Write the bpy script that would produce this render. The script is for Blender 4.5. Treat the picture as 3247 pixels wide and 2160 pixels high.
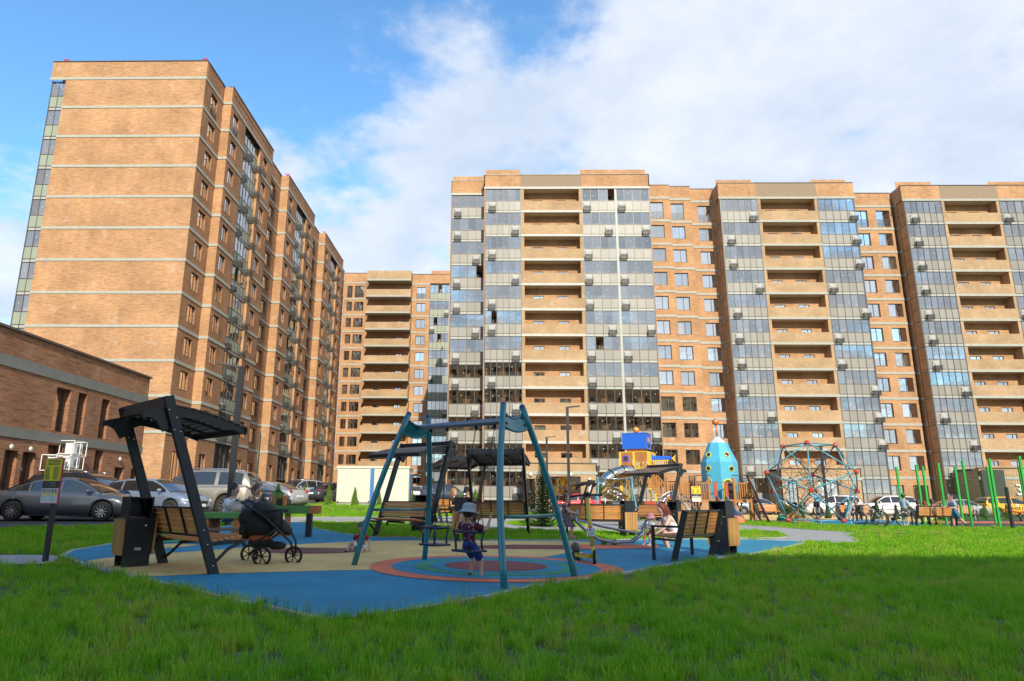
import bpy, bmesh, math, random
from mathutils import Vector, Matrix, Euler, noise
from mathutils.geometry import delaunay_2d_cdt
random.seed(7)
for o in list(bpy.data.objects): bpy.data.objects.remove(o)
S = bpy.context.scene
COL = S.collection
PI = math.pi
# ------------------------------------------------------------------ camera
FPX, CX, CY, ROLL, EYE = 2145.0, 1520.0, 1080.0, 0.008, 1.12
PITCH = math.atan(508 / FPX)
YAW = math.atan(52 / FPX * math.cos(PITCH))
fw = Vector((-math.sin(YAW) * math.cos(PITCH), math.cos(YAW) * math.cos(PITCH), math.sin(PITCH)))
rt0 = Vector((math.cos(YAW), math.sin(YAW), 0)); up0 = rt0.cross(fw)
RT = rt0 * math.cos(ROLL) + up0 * math.sin(ROLL); UP = up0 * math.cos(ROLL) - rt0 * math.sin(ROLL)
cd = bpy.data.cameras.new('camera'); cam = bpy.data.objects.new('camera', cd); COL.objects.link(cam)
cam.matrix_world = Matrix(((RT.x, UP.x, -fw.x, 0), (RT.y, UP.y, -fw.y, 0), (RT.z, UP.z, -fw.z, EYE), (0, 0, 0, 1)))
cd.sensor_width = 36; cd.lens = FPX / 3247 * 36; cd.shift_x = (1623.5 - CX) / 3247
cd.clip_start = 0.05; cd.clip_end = 5000
S.camera = cam
# ------------------------------------------------------------------ sky, sun, exposure
SUN_EL, SUN_AZ = math.radians(30), math.radians(11)     # the sun stands behind the camera, a little to the right
W = bpy.data.worlds.new('World'); S.world = W; W.use_nodes = True
nt = W.node_tree; nt.nodes.clear()
def N(t, **k):
    n = nt.nodes.new(t)
    for a, b in k.items(): setattr(n, a, b)
    return n
def LK(a, b): nt.links.new(a, b)
sky = N('ShaderNodeTexSky', sky_type='NISHITA'); sky.sun_disc = False
sky.sun_elevation = SUN_EL; sky.sun_rotation = PI - SUN_AZ; sky.air_density = 1.0; sky.dust_density = .25; sky.ozone_density = 3.0
tc = N('ShaderNodeTexCoord'); sx = N('ShaderNodeSeparateXYZ'); LK(tc.outputs['Generated'], sx.inputs[0])
def MA(op, a, b=None, c=None):
    n = N('ShaderNodeMath', operation=op)
    for i, v in enumerate((a, b, c)):
        if v is None: continue
        if isinstance(v, (int, float)): n.inputs[i].default_value = v
        else: LK(v, n.inputs[i])
    return n.outputs[0]
zz = MA('ADD', MA('MAXIMUM', sx.outputs[2], 0), .22)
cv = N('ShaderNodeCombineXYZ'); LK(MA('DIVIDE', sx.outputs[0], zz), cv.inputs[0]); LK(MA('DIVIDE', sx.outputs[1], zz), cv.inputs[1])
def NO(scale, det, rough, w=0.0, dist=0.0):
    n = N('ShaderNodeTexNoise', noise_dimensions='4D'); n.inputs['Scale'].default_value = scale; n.inputs['Detail'].default_value = det
    n.inputs['Roughness'].default_value = rough; n.inputs['W'].default_value = w; n.inputs['Distortion'].default_value = dist
    LK(cv.outputs[0], n.inputs['Vector']); return n.outputs[0]
bias = MA('ADD', MA('SUBTRACT', sx.outputs[0], MA('MULTIPLY', sx.outputs[2], 2.2)), 1.27)
bias = MA('SUBTRACT', bias, MA('MULTIPLY_ADD', sx.outputs[1], .30, -.30))
bias = MA('MINIMUM', MA('MAXIMUM', bias, -.35), .30)
n1 = NO(2.1, 12, .6, 3.1, .1); n2 = NO(5.5, 10, .62, 8.0, .1)
dens = MA('ADD', MA('ADD', MA('MULTIPLY', bias, 1.05), MA('MULTIPLY', MA('SUBTRACT', n1, .5), 1.7)), MA('MULTIPLY', MA('SUBTRACT', n2, .5), .85))
mr = N('ShaderNodeMapRange', interpolation_type='SMOOTHSTEP'); LK(dens, mr.inputs[0]); mr.inputs[1].default_value = -.10; mr.inputs[2].default_value = .27
mr.inputs[4].default_value = .93
n3 = NO(3.4, 10, .6, 21.0)
cr = N('ShaderNodeValToRGB'); LK(n3, cr.inputs[0]); cr.color_ramp.elements[0].position = .34; cr.color_ramp.elements[1].position = .66
cr.color_ramp.elements[0].color = (2.2, 2.55, 3.1, 1); cr.color_ramp.elements[1].color = (3.25, 3.38, 3.65, 1)
mx = N('ShaderNodeMixRGB'); LK(mr.outputs[0], mx.inputs[0]); LK(cr.outputs[0], mx.inputs[2])
tint = N('ShaderNodeMixRGB', blend_type='MULTIPLY'); tint.inputs[0].default_value = 1; LK(sky.outputs[0], tint.inputs[1]); tint.inputs[2].default_value = (.68, .96, 1.04, 1)
LK(tint.outputs[0], mx.inputs[1])
bg = N('ShaderNodeBackground'); LK(mx.outputs[0], bg.inputs[0]); bg.inputs[1].default_value = .15
wo = N('ShaderNodeOutputWorld'); LK(bg.outputs[0], wo.inputs[0])
sl = bpy.data.lights.new('sun', 'SUN'); sl.energy = 2.75; sl.angle = math.radians(.5); sl.color = (1, .92, .76)
so = bpy.data.objects.new('sun', sl); COL.objects.link(so)
sd = Vector((math.sin(SUN_AZ) * math.cos(SUN_EL), -math.cos(SUN_AZ) * math.cos(SUN_EL), math.sin(SUN_EL)))
so.rotation_euler = sd.to_track_quat('Z', 'Y').to_euler(); so.location = (0, 0, 60)
vs_ = S.view_settings; vs_.view_transform = 'Standard'; vs_.look = 'None'; vs_.exposure = 1.0; vs_.gamma = 1; vs_.use_curve_mapping = False
S.render.engine = 'CYCLES'
# ------------------------------------------------------------------ helpers
def tag(o, label=None, cat=None, group=None, kind=None):
    for k, v in (('label', label), ('category', cat), ('group', group), ('kind', kind)):
        if v: o[k] = v
    return o
RM = {}
def thing(name, label, cat, loc=(0, 0, 0), rz=0, group=None, sc=1):
    o = bpy.data.objects.new(name, None); COL.objects.link(o); o.location = loc; o.rotation_euler = (0, 0, rz); o.scale = (sc, sc, sc)
    o.empty_display_size = .2
    RM[o.name] = Matrix.Translation(loc) @ Matrix.Rotation(rz, 4, 'Z') @ Matrix.Scale(sc, 4)
    return tag(o, label, cat, group)
class MB:
    def __init__(s, M=None):
        s.v = []; s.f = []; s.mi = []; s.sm = []; s.M = M or Matrix.Identity(4); s.m = 0; s.s = False
    def add(s, vs, fs):
        b = len(s.v); M = s.M
        s.v += [tuple(M @ Vector(v)) for v in vs]
        for f in fs: s.f.append(tuple(b + i for i in f)); s.mi.append(s.m); s.sm.append(s.s)
        return s
    def box(s, x0, x1, y0, y1, z0, z1):
        return s.add([(x, y, z) for x in (x0, x1) for y in (y0, y1) for z in (z0, z1)],
            [(0, 1, 3, 2), (4, 6, 7, 5), (0, 4, 5, 1), (2, 3, 7, 6), (0, 2, 6, 4), (1, 5, 7, 3)])
    def cbox(s, c, d, R=None):
        h = [q / 2 for q in d]; R = R or Matrix.Identity(3); c = Vector(c)
        return s.add([tuple(c + R @ Vector((x * h[0], y * h[1], z * h[2]))) for x in (-1, 1) for y in (-1, 1) for z in (-1, 1)],
            [(0, 1, 3, 2), (4, 6, 7, 5), (0, 4, 5, 1), (2, 3, 7, 6), (0, 2, 6, 4), (1, 5, 7, 3)])
    def bar(s, a, b, w, h, upv=(0, 0, 1)):
        a = Vector(a); b = Vector(b); d = (b - a); L = d.length; d.normalize(); u = Vector(upv)
        x = d.cross(u)
        if x.length < 1e-4: x = d.cross(Vector((0, 1, 0)))
        x.normalize(); z = x.cross(d)
        R = Matrix((x, d, z)).transposed()
        return s.cbox((a + b) / 2, (w, L, h), R)
    def loft(s, rings, closed=True, cap=True):
        n = len(rings[0]); vs = [p for r in rings for p in r]; fs = []
        for i in range(len(rings) - 1):
            for j in range(n if closed else n - 1):
                k = (j + 1) % n; fs.append((i * n + j, i * n + k, (i + 1) * n + k, (i + 1) * n + j))
        if cap and closed: fs.append(tuple(reversed(range(n)))); fs.append(tuple((len(rings) - 1) * n + j for j in range(n)))
        return s.add(vs, fs)
    def tube(s, pts, r, n=8, loop=False, flat=1.0):
        P = [Vector(p) for p in pts]; m = len(P); rs = r if isinstance(r, (list, tuple)) else [r] * m
        T = []
        for i in range(m):
            a = P[(i - 1) % m] if (loop or i > 0) else P[0]; b = P[(i + 1) % m] if (loop or i < m - 1) else P[-1]
            T.append((b - a).normalized())
        u = T[0].orthogonal().normalized(); rings = []
        for i in range(m):
            u = (u - T[i] * u.dot(T[i]))
            u = u.normalized() if u.length > 1e-6 else T[i].orthogonal().normalized()
            w = T[i].cross(u)
            rings.append([tuple(P[i] + (u * math.cos(2 * PI * k / n) + w * math.sin(2 * PI * k / n) * flat) * rs[i]) for k in range(n)])
        o = s.s; s.s = True
        if loop: rings.append(rings[0]); s.loft(rings, cap=False)
        else: s.loft(rings)
        s.s = o; return s
    def ell(s, c, r, nu=10, nv=7, R=None, v0=0, v1=1):
        c = Vector(c); R = R or Matrix.Identity(3); o = s.s; s.s = True; rings = []
        if isinstance(r, (int, float)): r = (r, r, r)
        for i in range(nv + 1):
            t = PI * (v0 + (v1 - v0) * i / nv); t = max(.02, min(PI - .02, t))
            rings.append([tuple(c + R @ Vector((r[0] * math.sin(t) * math.cos(2 * PI * j / nu), r[1] * math.sin(t) * math.sin(2 * PI * j / nu), -r[2] * math.cos(t)))) for j in range(nu)])
        s.loft(rings); s.s = o; return s
    def lathe(s, prof, n=16, c=(0, 0, 0), cap=True):
        o = s.s; s.loft([[(c[0] + r * math.cos(2 * PI * k / n), c[1] + r * math.sin(2 * PI * k / n), c[2] + z) for k in range(n)] for r, z in prof], cap=cap); s.s = o; return s
    def prism(s, poly, a, b, ax='y'):
        n = len(poly)
        def q(p, t): return {'y': (p[0], t, p[1]), 'x': (t, p[0], p[1]), 'z': (p[0], p[1], t)}[ax]
        return s.add([q(p, a) for p in poly] + [q(p, b) for p in poly],
            [tuple(range(n)), tuple(reversed(range(n, 2 * n)))] + [(i, n + i, n + (i + 1) % n, (i + 1) % n) for i in range(n)])
    def mesh(s, name, mats):
        me = bpy.data.meshes.new(name); me.from_pydata(s.v, [], s.f)
        for m in (mats if isinstance(mats, (list, tuple)) else [mats]): me.materials.append(m)
        me.polygons.foreach_set('material_index', s.mi); me.polygons.foreach_set('use_smooth', s.sm)
        bm = bmesh.new(); bm.from_mesh(me); bmesh.ops.recalc_face_normals(bm, faces=bm.faces); bm.to_mesh(me); bm.free()
        me.update(); return me
    def put(s, name, mats, parent=None, M=None, world=False): return put(name, s.mesh(name, mats), parent, M, world)
def put(name, me, parent=None, M=None, world=False):
    o = bpy.data.objects.new(name, me); COL.objects.link(o)
    if parent: o.parent = parent
    if world and parent: o.matrix_parent_inverse = RM[parent.name].inverted(); RM[o.name] = M or Matrix.Identity(4)
    if M is not None: o.matrix_basis = M
    return o
def bev(o, w=.01, seg=1):
    m = o.modifiers.new('bevel', 'BEVEL'); m.width = w; m.segments = seg; m.limit_method = 'ANGLE'; m.angle_limit = .7; return o
def kids(o, cache={}):
    return list(o.children)
def copy_tree(o, parent=None):
    c = o.copy(); COL.objects.link(c)
    if parent: c.parent = parent
    for ch in [x for x in ALLCH(o)]: copy_tree(ch, c)
    return c
def ALLCH(o): return list(o.children)
# ------------------------------------------------------------------ materials
MATS = {}
def mat(name, col=(.5, .5, .5), rough=.6, metal=0, var=0, vscale=8, bump=0, bscale=60, coat=0, spec=.5, col2=None, trans=0, rnd=0, wax=None):
    if name in MATS: return MATS[name]
    m = bpy.data.materials.new(name); m.use_nodes = True; t = m.node_tree; b = t.nodes['Principled BSDF']
    b.inputs['Base Color'].default_value = (*col, 1); b.inputs['Roughness'].default_value = rough; b.inputs['Metallic'].default_value = metal
    b.inputs['Coat Weight'].default_value = coat; b.inputs['Coat Roughness'].default_value = .06; b.inputs['Specular IOR Level'].default_value = spec
    if trans: b.inputs['Transmission Weight'].default_value = trans
    L = t.links.new; ng = t.nodes.new
    if var or bump or rnd:
        tc = ng('ShaderNodeTexCoord'); src = tc.outputs['Object']
        if wax:
            mp = ng('ShaderNodeMapping'); mp.inputs['Scale'].default_value = wax; L(src, mp.inputs[0]); src = mp.outputs[0]
    if var:
        n = ng('ShaderNodeTexNoise'); n.inputs['Scale'].default_value = vscale; n.inputs['Detail'].default_value = 6; n.inputs['Roughness'].default_value = .6; L(src, n.inputs[0])
        r = ng('ShaderNodeValToRGB'); r.color_ramp.elements[0].position = .3; r.color_ramp.elements[1].position = .72
        c2 = col2 or tuple(c * (1 - var) for c in col); r.color_ramp.elements[0].color = (*c2, 1)
        r.color_ramp.elements[1].color = (*[min(1, c * (1 + var * .5)) for c in col], 1); L(n.outputs[0], r.inputs[0]); out = r.outputs[0]
        L(out, b.inputs['Base Color'])
    if rnd:
        oi = ng('ShaderNodeObjectInfo'); hs = ng('ShaderNodeHueSaturation'); mr = ng('ShaderNodeMapRange'); L(oi.outputs['Random'], mr.inputs[0])
        mr.inputs[3].default_value = 1 - rnd; mr.inputs[4].default_value = 1 + rnd; L(mr.outputs[0], hs.inputs['Value'])
        if var: L(out, hs.inputs['Color'])
        else: hs.inputs['Color'].default_value = (*col, 1)
        L(hs.outputs[0], b.inputs['Base Color'])
    if bump:
        n = ng('ShaderNodeTexNoise'); n.inputs['Scale'].default_value = bscale; n.inputs['Detail'].default_value = 5; L(src, n.inputs[0])
        bp = ng('ShaderNodeBump'); bp.inputs['Strength'].default_value = bump; bp.inputs['Distance'].default_value = .02; L(n.outputs[0], bp.inputs['Height']); L(bp.outputs[0], b.inputs['Normal'])
    MATS[name] = m; return m
def brickmat(name, c1, c2, mortar, dark, streak=.5, alongx=1, pale=0.0, bumpd=.012):
    m = bpy.data.materials.new(name); m.use_nodes = True; t = m.node_tree; b = t.nodes['Principled BSDF']; L = t.links.new; ng = t.nodes.new
    ge = ng('ShaderNodeNewGeometry'); sp = ng('ShaderNodeSeparateXYZ'); L(ge.outputs['Position'], sp.inputs[0])
    ad = ng('ShaderNodeMath'); ad.operation = 'ADD'; L(sp.outputs[0], ad.inputs[0]); L(sp.outputs[1], ad.inputs[1])
    cb = ng('ShaderNodeCombineXYZ'); L(ad.outputs[0], cb.inputs[0]); L(sp.outputs[2], cb.inputs[1])
    br = ng('ShaderNodeTexBrick'); L(cb.outputs[0], br.inputs[0]); br.offset = .5
    br.inputs['Scale'].default_value = 1; br.inputs['Brick Width'].default_value = .26; br.inputs['Row Height'].default_value = .078
    br.inputs['Mortar Size'].default_value = .006; br.inputs['Mortar Smooth'].default_value = .3; br.inputs['Bias'].default_value = -.1
    br.inputs['Color1'].default_value = (*c1, 1); br.inputs['Color2'].default_value = (*c2, 1); br.inputs['Mortar'].default_value = (*mortar, 1)
    mp = ng('ShaderNodeMapping'); mp.inputs['Scale'].default_value = (1.1, 12.8, 1); L(cb.outputs[0], mp.inputs[0])
    ns = ng('ShaderNodeTexNoise'); ns.inputs['Scale'].default_value = 1; ns.inputs['Detail'].default_value = 3; L(mp.outputs[0], ns.inputs[0])
    r1 = ng('ShaderNodeMapRange'); L(ns.outputs[0], r1.inputs[0]); r1.inputs[1].default_value = .5; r1.inputs[2].default_value = .72; r1.inputs[4].default_value = streak
    m1 = ng('ShaderNodeMixRGB'); L(r1.outputs[0], m1.inputs[0]); L(br.outputs[0], m1.inputs[1]); m1.inputs[2].default_value = (*dark, 1)
    nb = ng('ShaderNodeTexNoise'); nb.inputs['Scale'].default_value = .35; nb.inputs['Detail'].default_value = 5; L(cb.outputs[0], nb.inputs[0])
    r2 = ng('ShaderNodeMapRange'); L(nb.outputs[0], r2.inputs[0]); r2.inputs[1].default_value = .35; r2.inputs[2].default_value = .7; r2.inputs[3].default_value = .86; r2.inputs[4].default_value = 1.18
    mv = ng('ShaderNodeMapping'); mv.inputs['Scale'].default_value = (1.6, .10, 1); L(cb.outputs[0], mv.inputs[0]); nv_ = ng('ShaderNodeTexNoise'); nv_.inputs['Scale'].default_value = 1; nv_.inputs['Detail'].default_value = 6; L(mv.outputs[0], nv_.inputs[0])
    r3 = ng('ShaderNodeMapRange'); L(nv_.outputs[0], r3.inputs[0]); r3.inputs[1].default_value = .35; r3.inputs[2].default_value = .65; r3.inputs[3].default_value = .95; r3.inputs[4].default_value = 1.03
    vm = ng('ShaderNodeMath'); vm.operation = 'MULTIPLY'; L(r2.outputs[0], vm.inputs[0]); L(r3.outputs[0], vm.inputs[1])
    hs = ng('ShaderNodeHueSaturation'); L(m1.outputs[0], hs.inputs['Color']); L(vm.outputs[0], hs.inputs['Value'])
    outc = hs.outputs[0]
    if pale:
        npn = ng('ShaderNodeTexNoise'); npn.inputs['Scale'].default_value = .9; npn.inputs['Detail'].default_value = 8; L(cb.outputs[0], npn.inputs[0])
        rp = ng('ShaderNodeMapRange'); L(npn.outputs[0], rp.inputs[0]); rp.inputs[1].default_value = .6; rp.inputs[2].default_value = .78; rp.inputs[4].default_value = pale
        mpx = ng('ShaderNodeMixRGB'); L(rp.outputs[0], mpx.inputs[0]); L(outc, mpx.inputs[1]); mpx.inputs[2].default_value = (.62, .55, .46, 1); outc = mpx.outputs[0]
    L(outc, b.inputs['Base Color']); b.inputs['Roughness'].default_value = .85; b.inputs['Specular IOR Level'].default_value = .25
    nf = ng('ShaderNodeTexNoise'); nf.inputs['Scale'].default_value = 9; nf.inputs['Detail'].default_value = 4; L(cb.outputs[0], nf.inputs[0])
    a2 = ng('ShaderNodeMath'); a2.operation = 'MULTIPLY_ADD'; L(br.outputs['Fac'], a2.inputs[0]); a2.inputs[1].default_value = -.7; L(nf.outputs[0], a2.inputs[2])
    bp = ng('ShaderNodeBump'); bp.inputs['Strength'].default_value = .7; bp.inputs['Distance'].default_value = bumpd; L(a2.outputs[0], bp.inputs['Height']); L(bp.outputs[0], b.inputs['Normal'])
    MATS[name] = m; return m
def glassmat(name, tint, fac, rough=.015, wav=.02):
    m = bpy.data.materials.new(name); m.use_nodes = True; t = m.node_tree; t.nodes.clear(); L = t.links.new; ng = t.nodes.new
    tr = ng('ShaderNodeBsdfTransparent'); tr.inputs[0].default_value = (*tint, 1); gl = ng('ShaderNodeBsdfGlossy'); gl.inputs['Roughness'].default_value = rough
    gl.inputs[0].default_value = (1, .98, .93, 1)
    oi = ng('ShaderNodeObjectInfo'); mr = ng('ShaderNodeMapRange'); L(oi.outputs['Random'], mr.inputs[0]); mr.inputs[3].default_value = fac * .8; mr.inputs[4].default_value = fac * 1.25
    fr = ng('ShaderNodeFresnel'); fr.inputs[0].default_value = 1.5; ad = ng('ShaderNodeMath'); ad.operation = 'ADD'; ad.use_clamp = True; L(mr.outputs[0], ad.inputs[0]); L(fr.outputs[0], ad.inputs[1])
    tc = ng('ShaderNodeTexCoord'); n = ng('ShaderNodeTexNoise'); n.inputs['Scale'].default_value = 1.3; n.inputs['Detail'].default_value = 1; L(tc.outputs['Object'], n.inputs[0])
    bp = ng('ShaderNodeBump'); bp.inputs['Strength'].default_value = .25; bp.inputs['Distance'].default_value = wav; L(n.outputs[0], bp.inputs['Height']); L(bp.outputs[0], gl.inputs['Normal'])
    mx = ng('ShaderNodeMixShader'); L(ad.outputs[0], mx.inputs[0]); L(tr.outputs[0], mx.inputs[1]); L(gl.outputs[0], mx.inputs[2])
    o = ng('ShaderNodeOutputMaterial'); L(mx.outputs[0], o.inputs[0]); MATS[name] = m; return m
def checkmat(name, c, sx_, sy_, fill=.5):
    m = bpy.data.materials.new(name); m.use_nodes = True; t = m.node_tree; t.nodes.clear(); L = t.links.new; ng = t.nodes.new
    d = ng('ShaderNodeBsdfPrincipled'); d.inputs[0].default_value = (*c, 1); d.inputs['Roughness'].default_value = .5; tr = ng('ShaderNodeBsdfTransparent')
    tc = ng('ShaderNodeTexCoord'); sp = ng('ShaderNodeSeparateXYZ'); L(tc.outputs['Object'], sp.inputs[0])
    def fr_(s, k):
        a = ng('ShaderNodeMath'); a.operation = 'MULTIPLY'; L(s, a.inputs[0]); a.inputs[1].default_value = k
        b = ng('ShaderNodeMath'); b.operation = 'FRACT'; L(a.outputs[0], b.inputs[0]); c_ = ng('ShaderNodeMath'); c_.operation = 'GREATER_THAN'; L(b.outputs[0], c_.inputs[0]); c_.inputs[1].default_value = fill; return c_.outputs[0]
    ad = ng('ShaderNodeMath'); ad.operation = 'ADD'; L(sp.outputs[0], ad.inputs[0]); L(sp.outputs[1], ad.inputs[1])
    e = ng('ShaderNodeMath'); e.operation = 'MULTIPLY'; L(fr_(ad.outputs[0], sx_), e.inputs[0]); L(fr_(sp.outputs[2], sy_), e.inputs[1])
    mx = ng('ShaderNodeMixShader'); L(e.outputs[0], mx.inputs[0]); L(d.outputs[0], mx.inputs[1]); L(tr.outputs[0], mx.inputs[2])
    o = ng('ShaderNodeOutputMaterial'); L(mx.outputs[0], o.inputs[0]); MATS[name] = m; return m
BR_O = brickmat('brick_orange', (.54, .295, .14), (.42, .21, .10), (.44, .33, .22), (.22, .135, .075), .7, pale=.4)
BR_T = brickmat('brick_tan', (.47, .30, .155), (.37, .235, .125), (.55, .46, .34), (.27, .18, .10), .35, pale=.45)
BR_R = brickmat('brick_rust', (.38, .17, .085), (.27, .12, .06), (.30, .22, .16), (.085, .05, .04), .7, pale=.2)
PLAST = mat('band_plaster', (.40, .40, .34), .8, var=.15, vscale=3)
WHBAND = mat('pale_flashing', (.50, .49, .44), .7, var=.12, vscale=3)
CAPM = mat('roof_cap', (.10, .075, .065), .45)
FRM = mat('window_frame_dark', (.055, .052, .05), .4)
FRMG = mat('glazing_frame', (.085, .08, .072), .4)
PANEL = mat('glazing_panel', (.27, .25, .215), .42, rnd=.10, spec=.4)
PANELG = mat('glazing_panel_green', (.29, .32, .24), .42, rnd=.08, spec=.4)
STRIP = mat('glazing_strip', (.38, .38, .34), .5)
GLASS = glassmat('window_glass', (.72, .74, .72), .62)
GLASSB = glassmat('balcony_glass', (.82, .83, .80), .38, wav=.012)
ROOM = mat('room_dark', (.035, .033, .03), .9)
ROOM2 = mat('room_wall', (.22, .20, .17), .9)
CURT = mat('curtain_white', (.75, .74, .70), .9)
CURTY = mat('curtain_cream', (.70, .62, .42), .9)
CURTT = mat('curtain_teal', (.05, .25, .25), .9)
STICK = mat('sticker_white', (.62, .62, .60), .6)
SOFFIT = mat('soffit', (.62, .54, .42), .8)
CONC = mat('concrete', (.42, .41, .38), .85, var=.2, vscale=2, bump=.3, bscale=40)
WHITE = mat('white_paint', (.78, .78, .76), .45)
BLK = mat('black_powder_coat', (.012, .015, .019), .36, bump=.15, bscale=300)
CHR = mat('bolt_steel', (.6, .6, .6), .25, 1)
WOOD = mat('wood_slats', (.62, .27, .075), .55, var=.35, vscale=5, rnd=.14, wax=(1.5, 14, 14), bump=.15, bscale=20)
WOODG = mat('wood_oiled', (.46, .25, .075), .5, var=.3, vscale=5, rnd=.12, wax=(14, 14, 1.5))
CAGEP = checkmat('cage_plate', (.5, .5, .48), 16, 16, .45)
CAGEB = checkmat('cage_mesh', (.035, .035, .035), 14, 14, .35)
# ------------------------------------------------------------------ ground
def sst(t): t = max(0., min(1., t)); return t * t * (3 - 2 * t)
def g(x, y):
    s = sst((8 - x) / 16)
    return s * .9 * max(0, min(1, (y - 8) / 45)) + (1 - s) * .1 * max(0, min(1, (y - 14) / 20))
def ray(px, py): return fw * FPX + RT * (px - CX) + UP * (CY - py)
def gp(px, py, up=0.0):
    r = ray(px, py); z = 0.0; p = None
    for i in range(60):
        t = (z + up - EYE) / r.z; p = Vector((0, 0, EYE)) + r * t; z = .5 * z + .5 * g(p.x, p.y)
    return Vector((p.x, p.y, g(p.x, p.y)))
def aty(px, py, Y):
    r = ray(px, py); return Vector((0, 0, EYE)) + r * (Y / r.y)
def atx(px, py, X):
    r = ray(px, py); return Vector((0, 0, EYE)) + r * (X / r.x)
def onG(px, Y):      # ground point at depth Y below the pixel column px
    p = aty(px, 1580, Y); return Vector((p.x, Y, g(p.x, Y)))
def sheet(name, poly, off, m, step=.8, kind='structure'):
    pts = [Vector((p[0], p[1])) for p in poly]; bd = []
    for i in range(len(pts)):
        a, b = pts[i], pts[(i + 1) % len(pts)]; n = max(1, int((b - a).length / step))
        for k in range(n): bd.append(a + (b - a) * k / n)
    nb = len(bd); xs = [p.x for p in bd]; ys = [p.y for p in bd]
    def inside(q):
        c = False; j = nb - 1
        for i in range(nb):
            if (bd[i].y > q[1]) != (bd[j].y > q[1]) and q[0] < (bd[j].x - bd[i].x) * (q[1] - bd[i].y) / (bd[j].y - bd[i].y) + bd[i].x: c = not c
            j = i
        return c
    vs = list(bd); y = min(ys) + step / 2
    while y < max(ys):
        x = min(xs) + step / 2
        while x < max(xs):
            if inside((x, y)): vs.append(Vector((x, y)))
            x += step
        y += step
    v2, e2, f2, *_ = delaunay_2d_cdt(vs, [], [list(range(nb))], 1, 1e-5)
    me = bpy.data.meshes.new(name); me.from_pydata([(p.x, p.y, g(p.x, p.y) + off) for p in v2], [], [tuple(f) for f in f2]); me.materials.append(m)
    bm = bmesh.new(); bm.from_mesh(me)
    for f in bm.faces:
        f.normal_update()
        if f.normal.z < 0: f.normal_flip()
    bm.to_mesh(me); bm.free()
    o = put(name, me); tag(o, kind=kind); return o
def smooth_poly(P, it=1, closed=True):
    for _ in range(it):
        Q = []; n = len(P)
        for i in range(n if closed else n - 1):
            a, b = Vector(P[i][:2]), Vector(P[(i + 1) % n][:2]); Q += [a * .75 + b * .25, a * .25 + b * .75]
        P = Q if closed else [Vector(P[0][:2])] + Q + [Vector(P[-1][:2])]
    return P
def inpoly(q, P):
    c = False; j = len(P) - 1
    for i in range(len(P)):
        if (P[i][1] > q[1]) != (P[j][1] > q[1]) and q[0] < (P[j][0] - P[i][0]) * (q[1] - P[i][1]) / (P[j][1] - P[i][1]) + P[i][0]: c = not c
        j = i
    return c
def kerb(name, path, w=.08, h=.05, closed=True, m=None):
    mb = MB(); n = len(path); rings = []
    for i in range(n):
        a = Vector(path[(i - 1) % n][:2]) if closed or i else Vector(path[0][:2]); b = Vector(path[(i + 1) % n][:2]) if closed or i < n - 1 else Vector(path[-1][:2])
        d = (b - a).normalized(); q = Vector((-d.y, d.x)); p = Vector(path[i][:2]); z = g(p.x, p.y)
        rings.append([(p.x - q.x * w / 2, p.y - q.y * w / 2, z - .05), (p.x - q.x * w / 2, p.y - q.y * w / 2, z + h), (p.x + q.x * w / 2, p.y + q.y * w / 2, z + h), (p.x + q.x * w / 2, p.y + q.y * w / 2, z - .05)])
    if closed: rings.append(rings[0])
    mb.loft(rings, cap=not closed); o = mb.put(name, m or CONC); tag(o, kind='structure'); return o
SOIL = mat('lawn_soil', (.055, .12, .008), .95, var=.5, vscale=3, col2=(.06, .06, .015))
def rubber(name, c, sp=.25):
    m = mat(name, c, .85, var=sp, vscale=70, bump=.5, bscale=160); t = m.node_tree; b = t.nodes['Principled BSDF']; L = t.links.new; ng = t.nodes.new
    src = b.inputs['Base Color'].links[0].from_socket; ge = ng('ShaderNodeNewGeometry')
    for sc, lo, hi, a, z in ((.9, .35, .7, .80, 1.10), (7, .3, .7, .88, 1.08), (.35, .62, .7, 1.0, .84)):
        n = ng('ShaderNodeTexNoise'); n.inputs['Scale'].default_value = sc; n.inputs['Detail'].default_value = 6; n.inputs['Roughness'].default_value = .65; L(ge.outputs['Position'], n.inputs[0])
        r = ng('ShaderNodeMapRange'); L(n.outputs[0], r.inputs[0]); r.inputs[1].default_value = lo; r.inputs[2].default_value = hi; r.inputs[3].default_value = a; r.inputs[4].default_value = z
        h = ng('ShaderNodeHueSaturation'); L(src, h.inputs['Color']); L(r.outputs[0], h.inputs['Value']); src = h.outputs[0]
    L(src, b.inputs['Base Color']); return m
RUB_B = rubber('rubber_blue', (.018, .26, .40)); RUB_Y = rubber('rubber_ochre', (.85, .56, .20)); RUB_S = rubber('rubber_salmon', (.85, .20, .10))
RUB_G = rubber('rubber_green', (.035, .32, .16)); RUB_M = rubber('rubber_burgundy', (.27, .065, .055))
PATHM = mat('path_paving', (.34, .33, .31), .85, var=.18, vscale=3, bump=.4, bscale=60)
ASPH = mat('asphalt', (.085, .083, .08), .9, var=.3, vscale=4, bump=.4, bscale=80)
gm = MB(); NX = 90
xs = sorted(set([-400, -250, -150, -100, -70] + [-50 + 2 * i for i in range(56)] + [80, 110, 160, 250, 400])); ys = sorted(set([-250, -150, -90, -60, -40, -25, -12] + [-6 + 1.5 * i for i in range(80)] + [130, 160, 220, 400, 800, 1500]))
vv = [(x, y, g(x, y)) for y in ys for x in xs]; nx = len(xs)
gm.add(vv, [(j * nx + i, j * nx + i + 1, (j + 1) * nx + i + 1, (j + 1) * nx + i) for j in range(len(ys) - 1) for i in range(nx - 1)])
tag(gm.put('ground', SOIL), kind='structure')
def P2(L): return [gp(a, b) for a, b in L]
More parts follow.
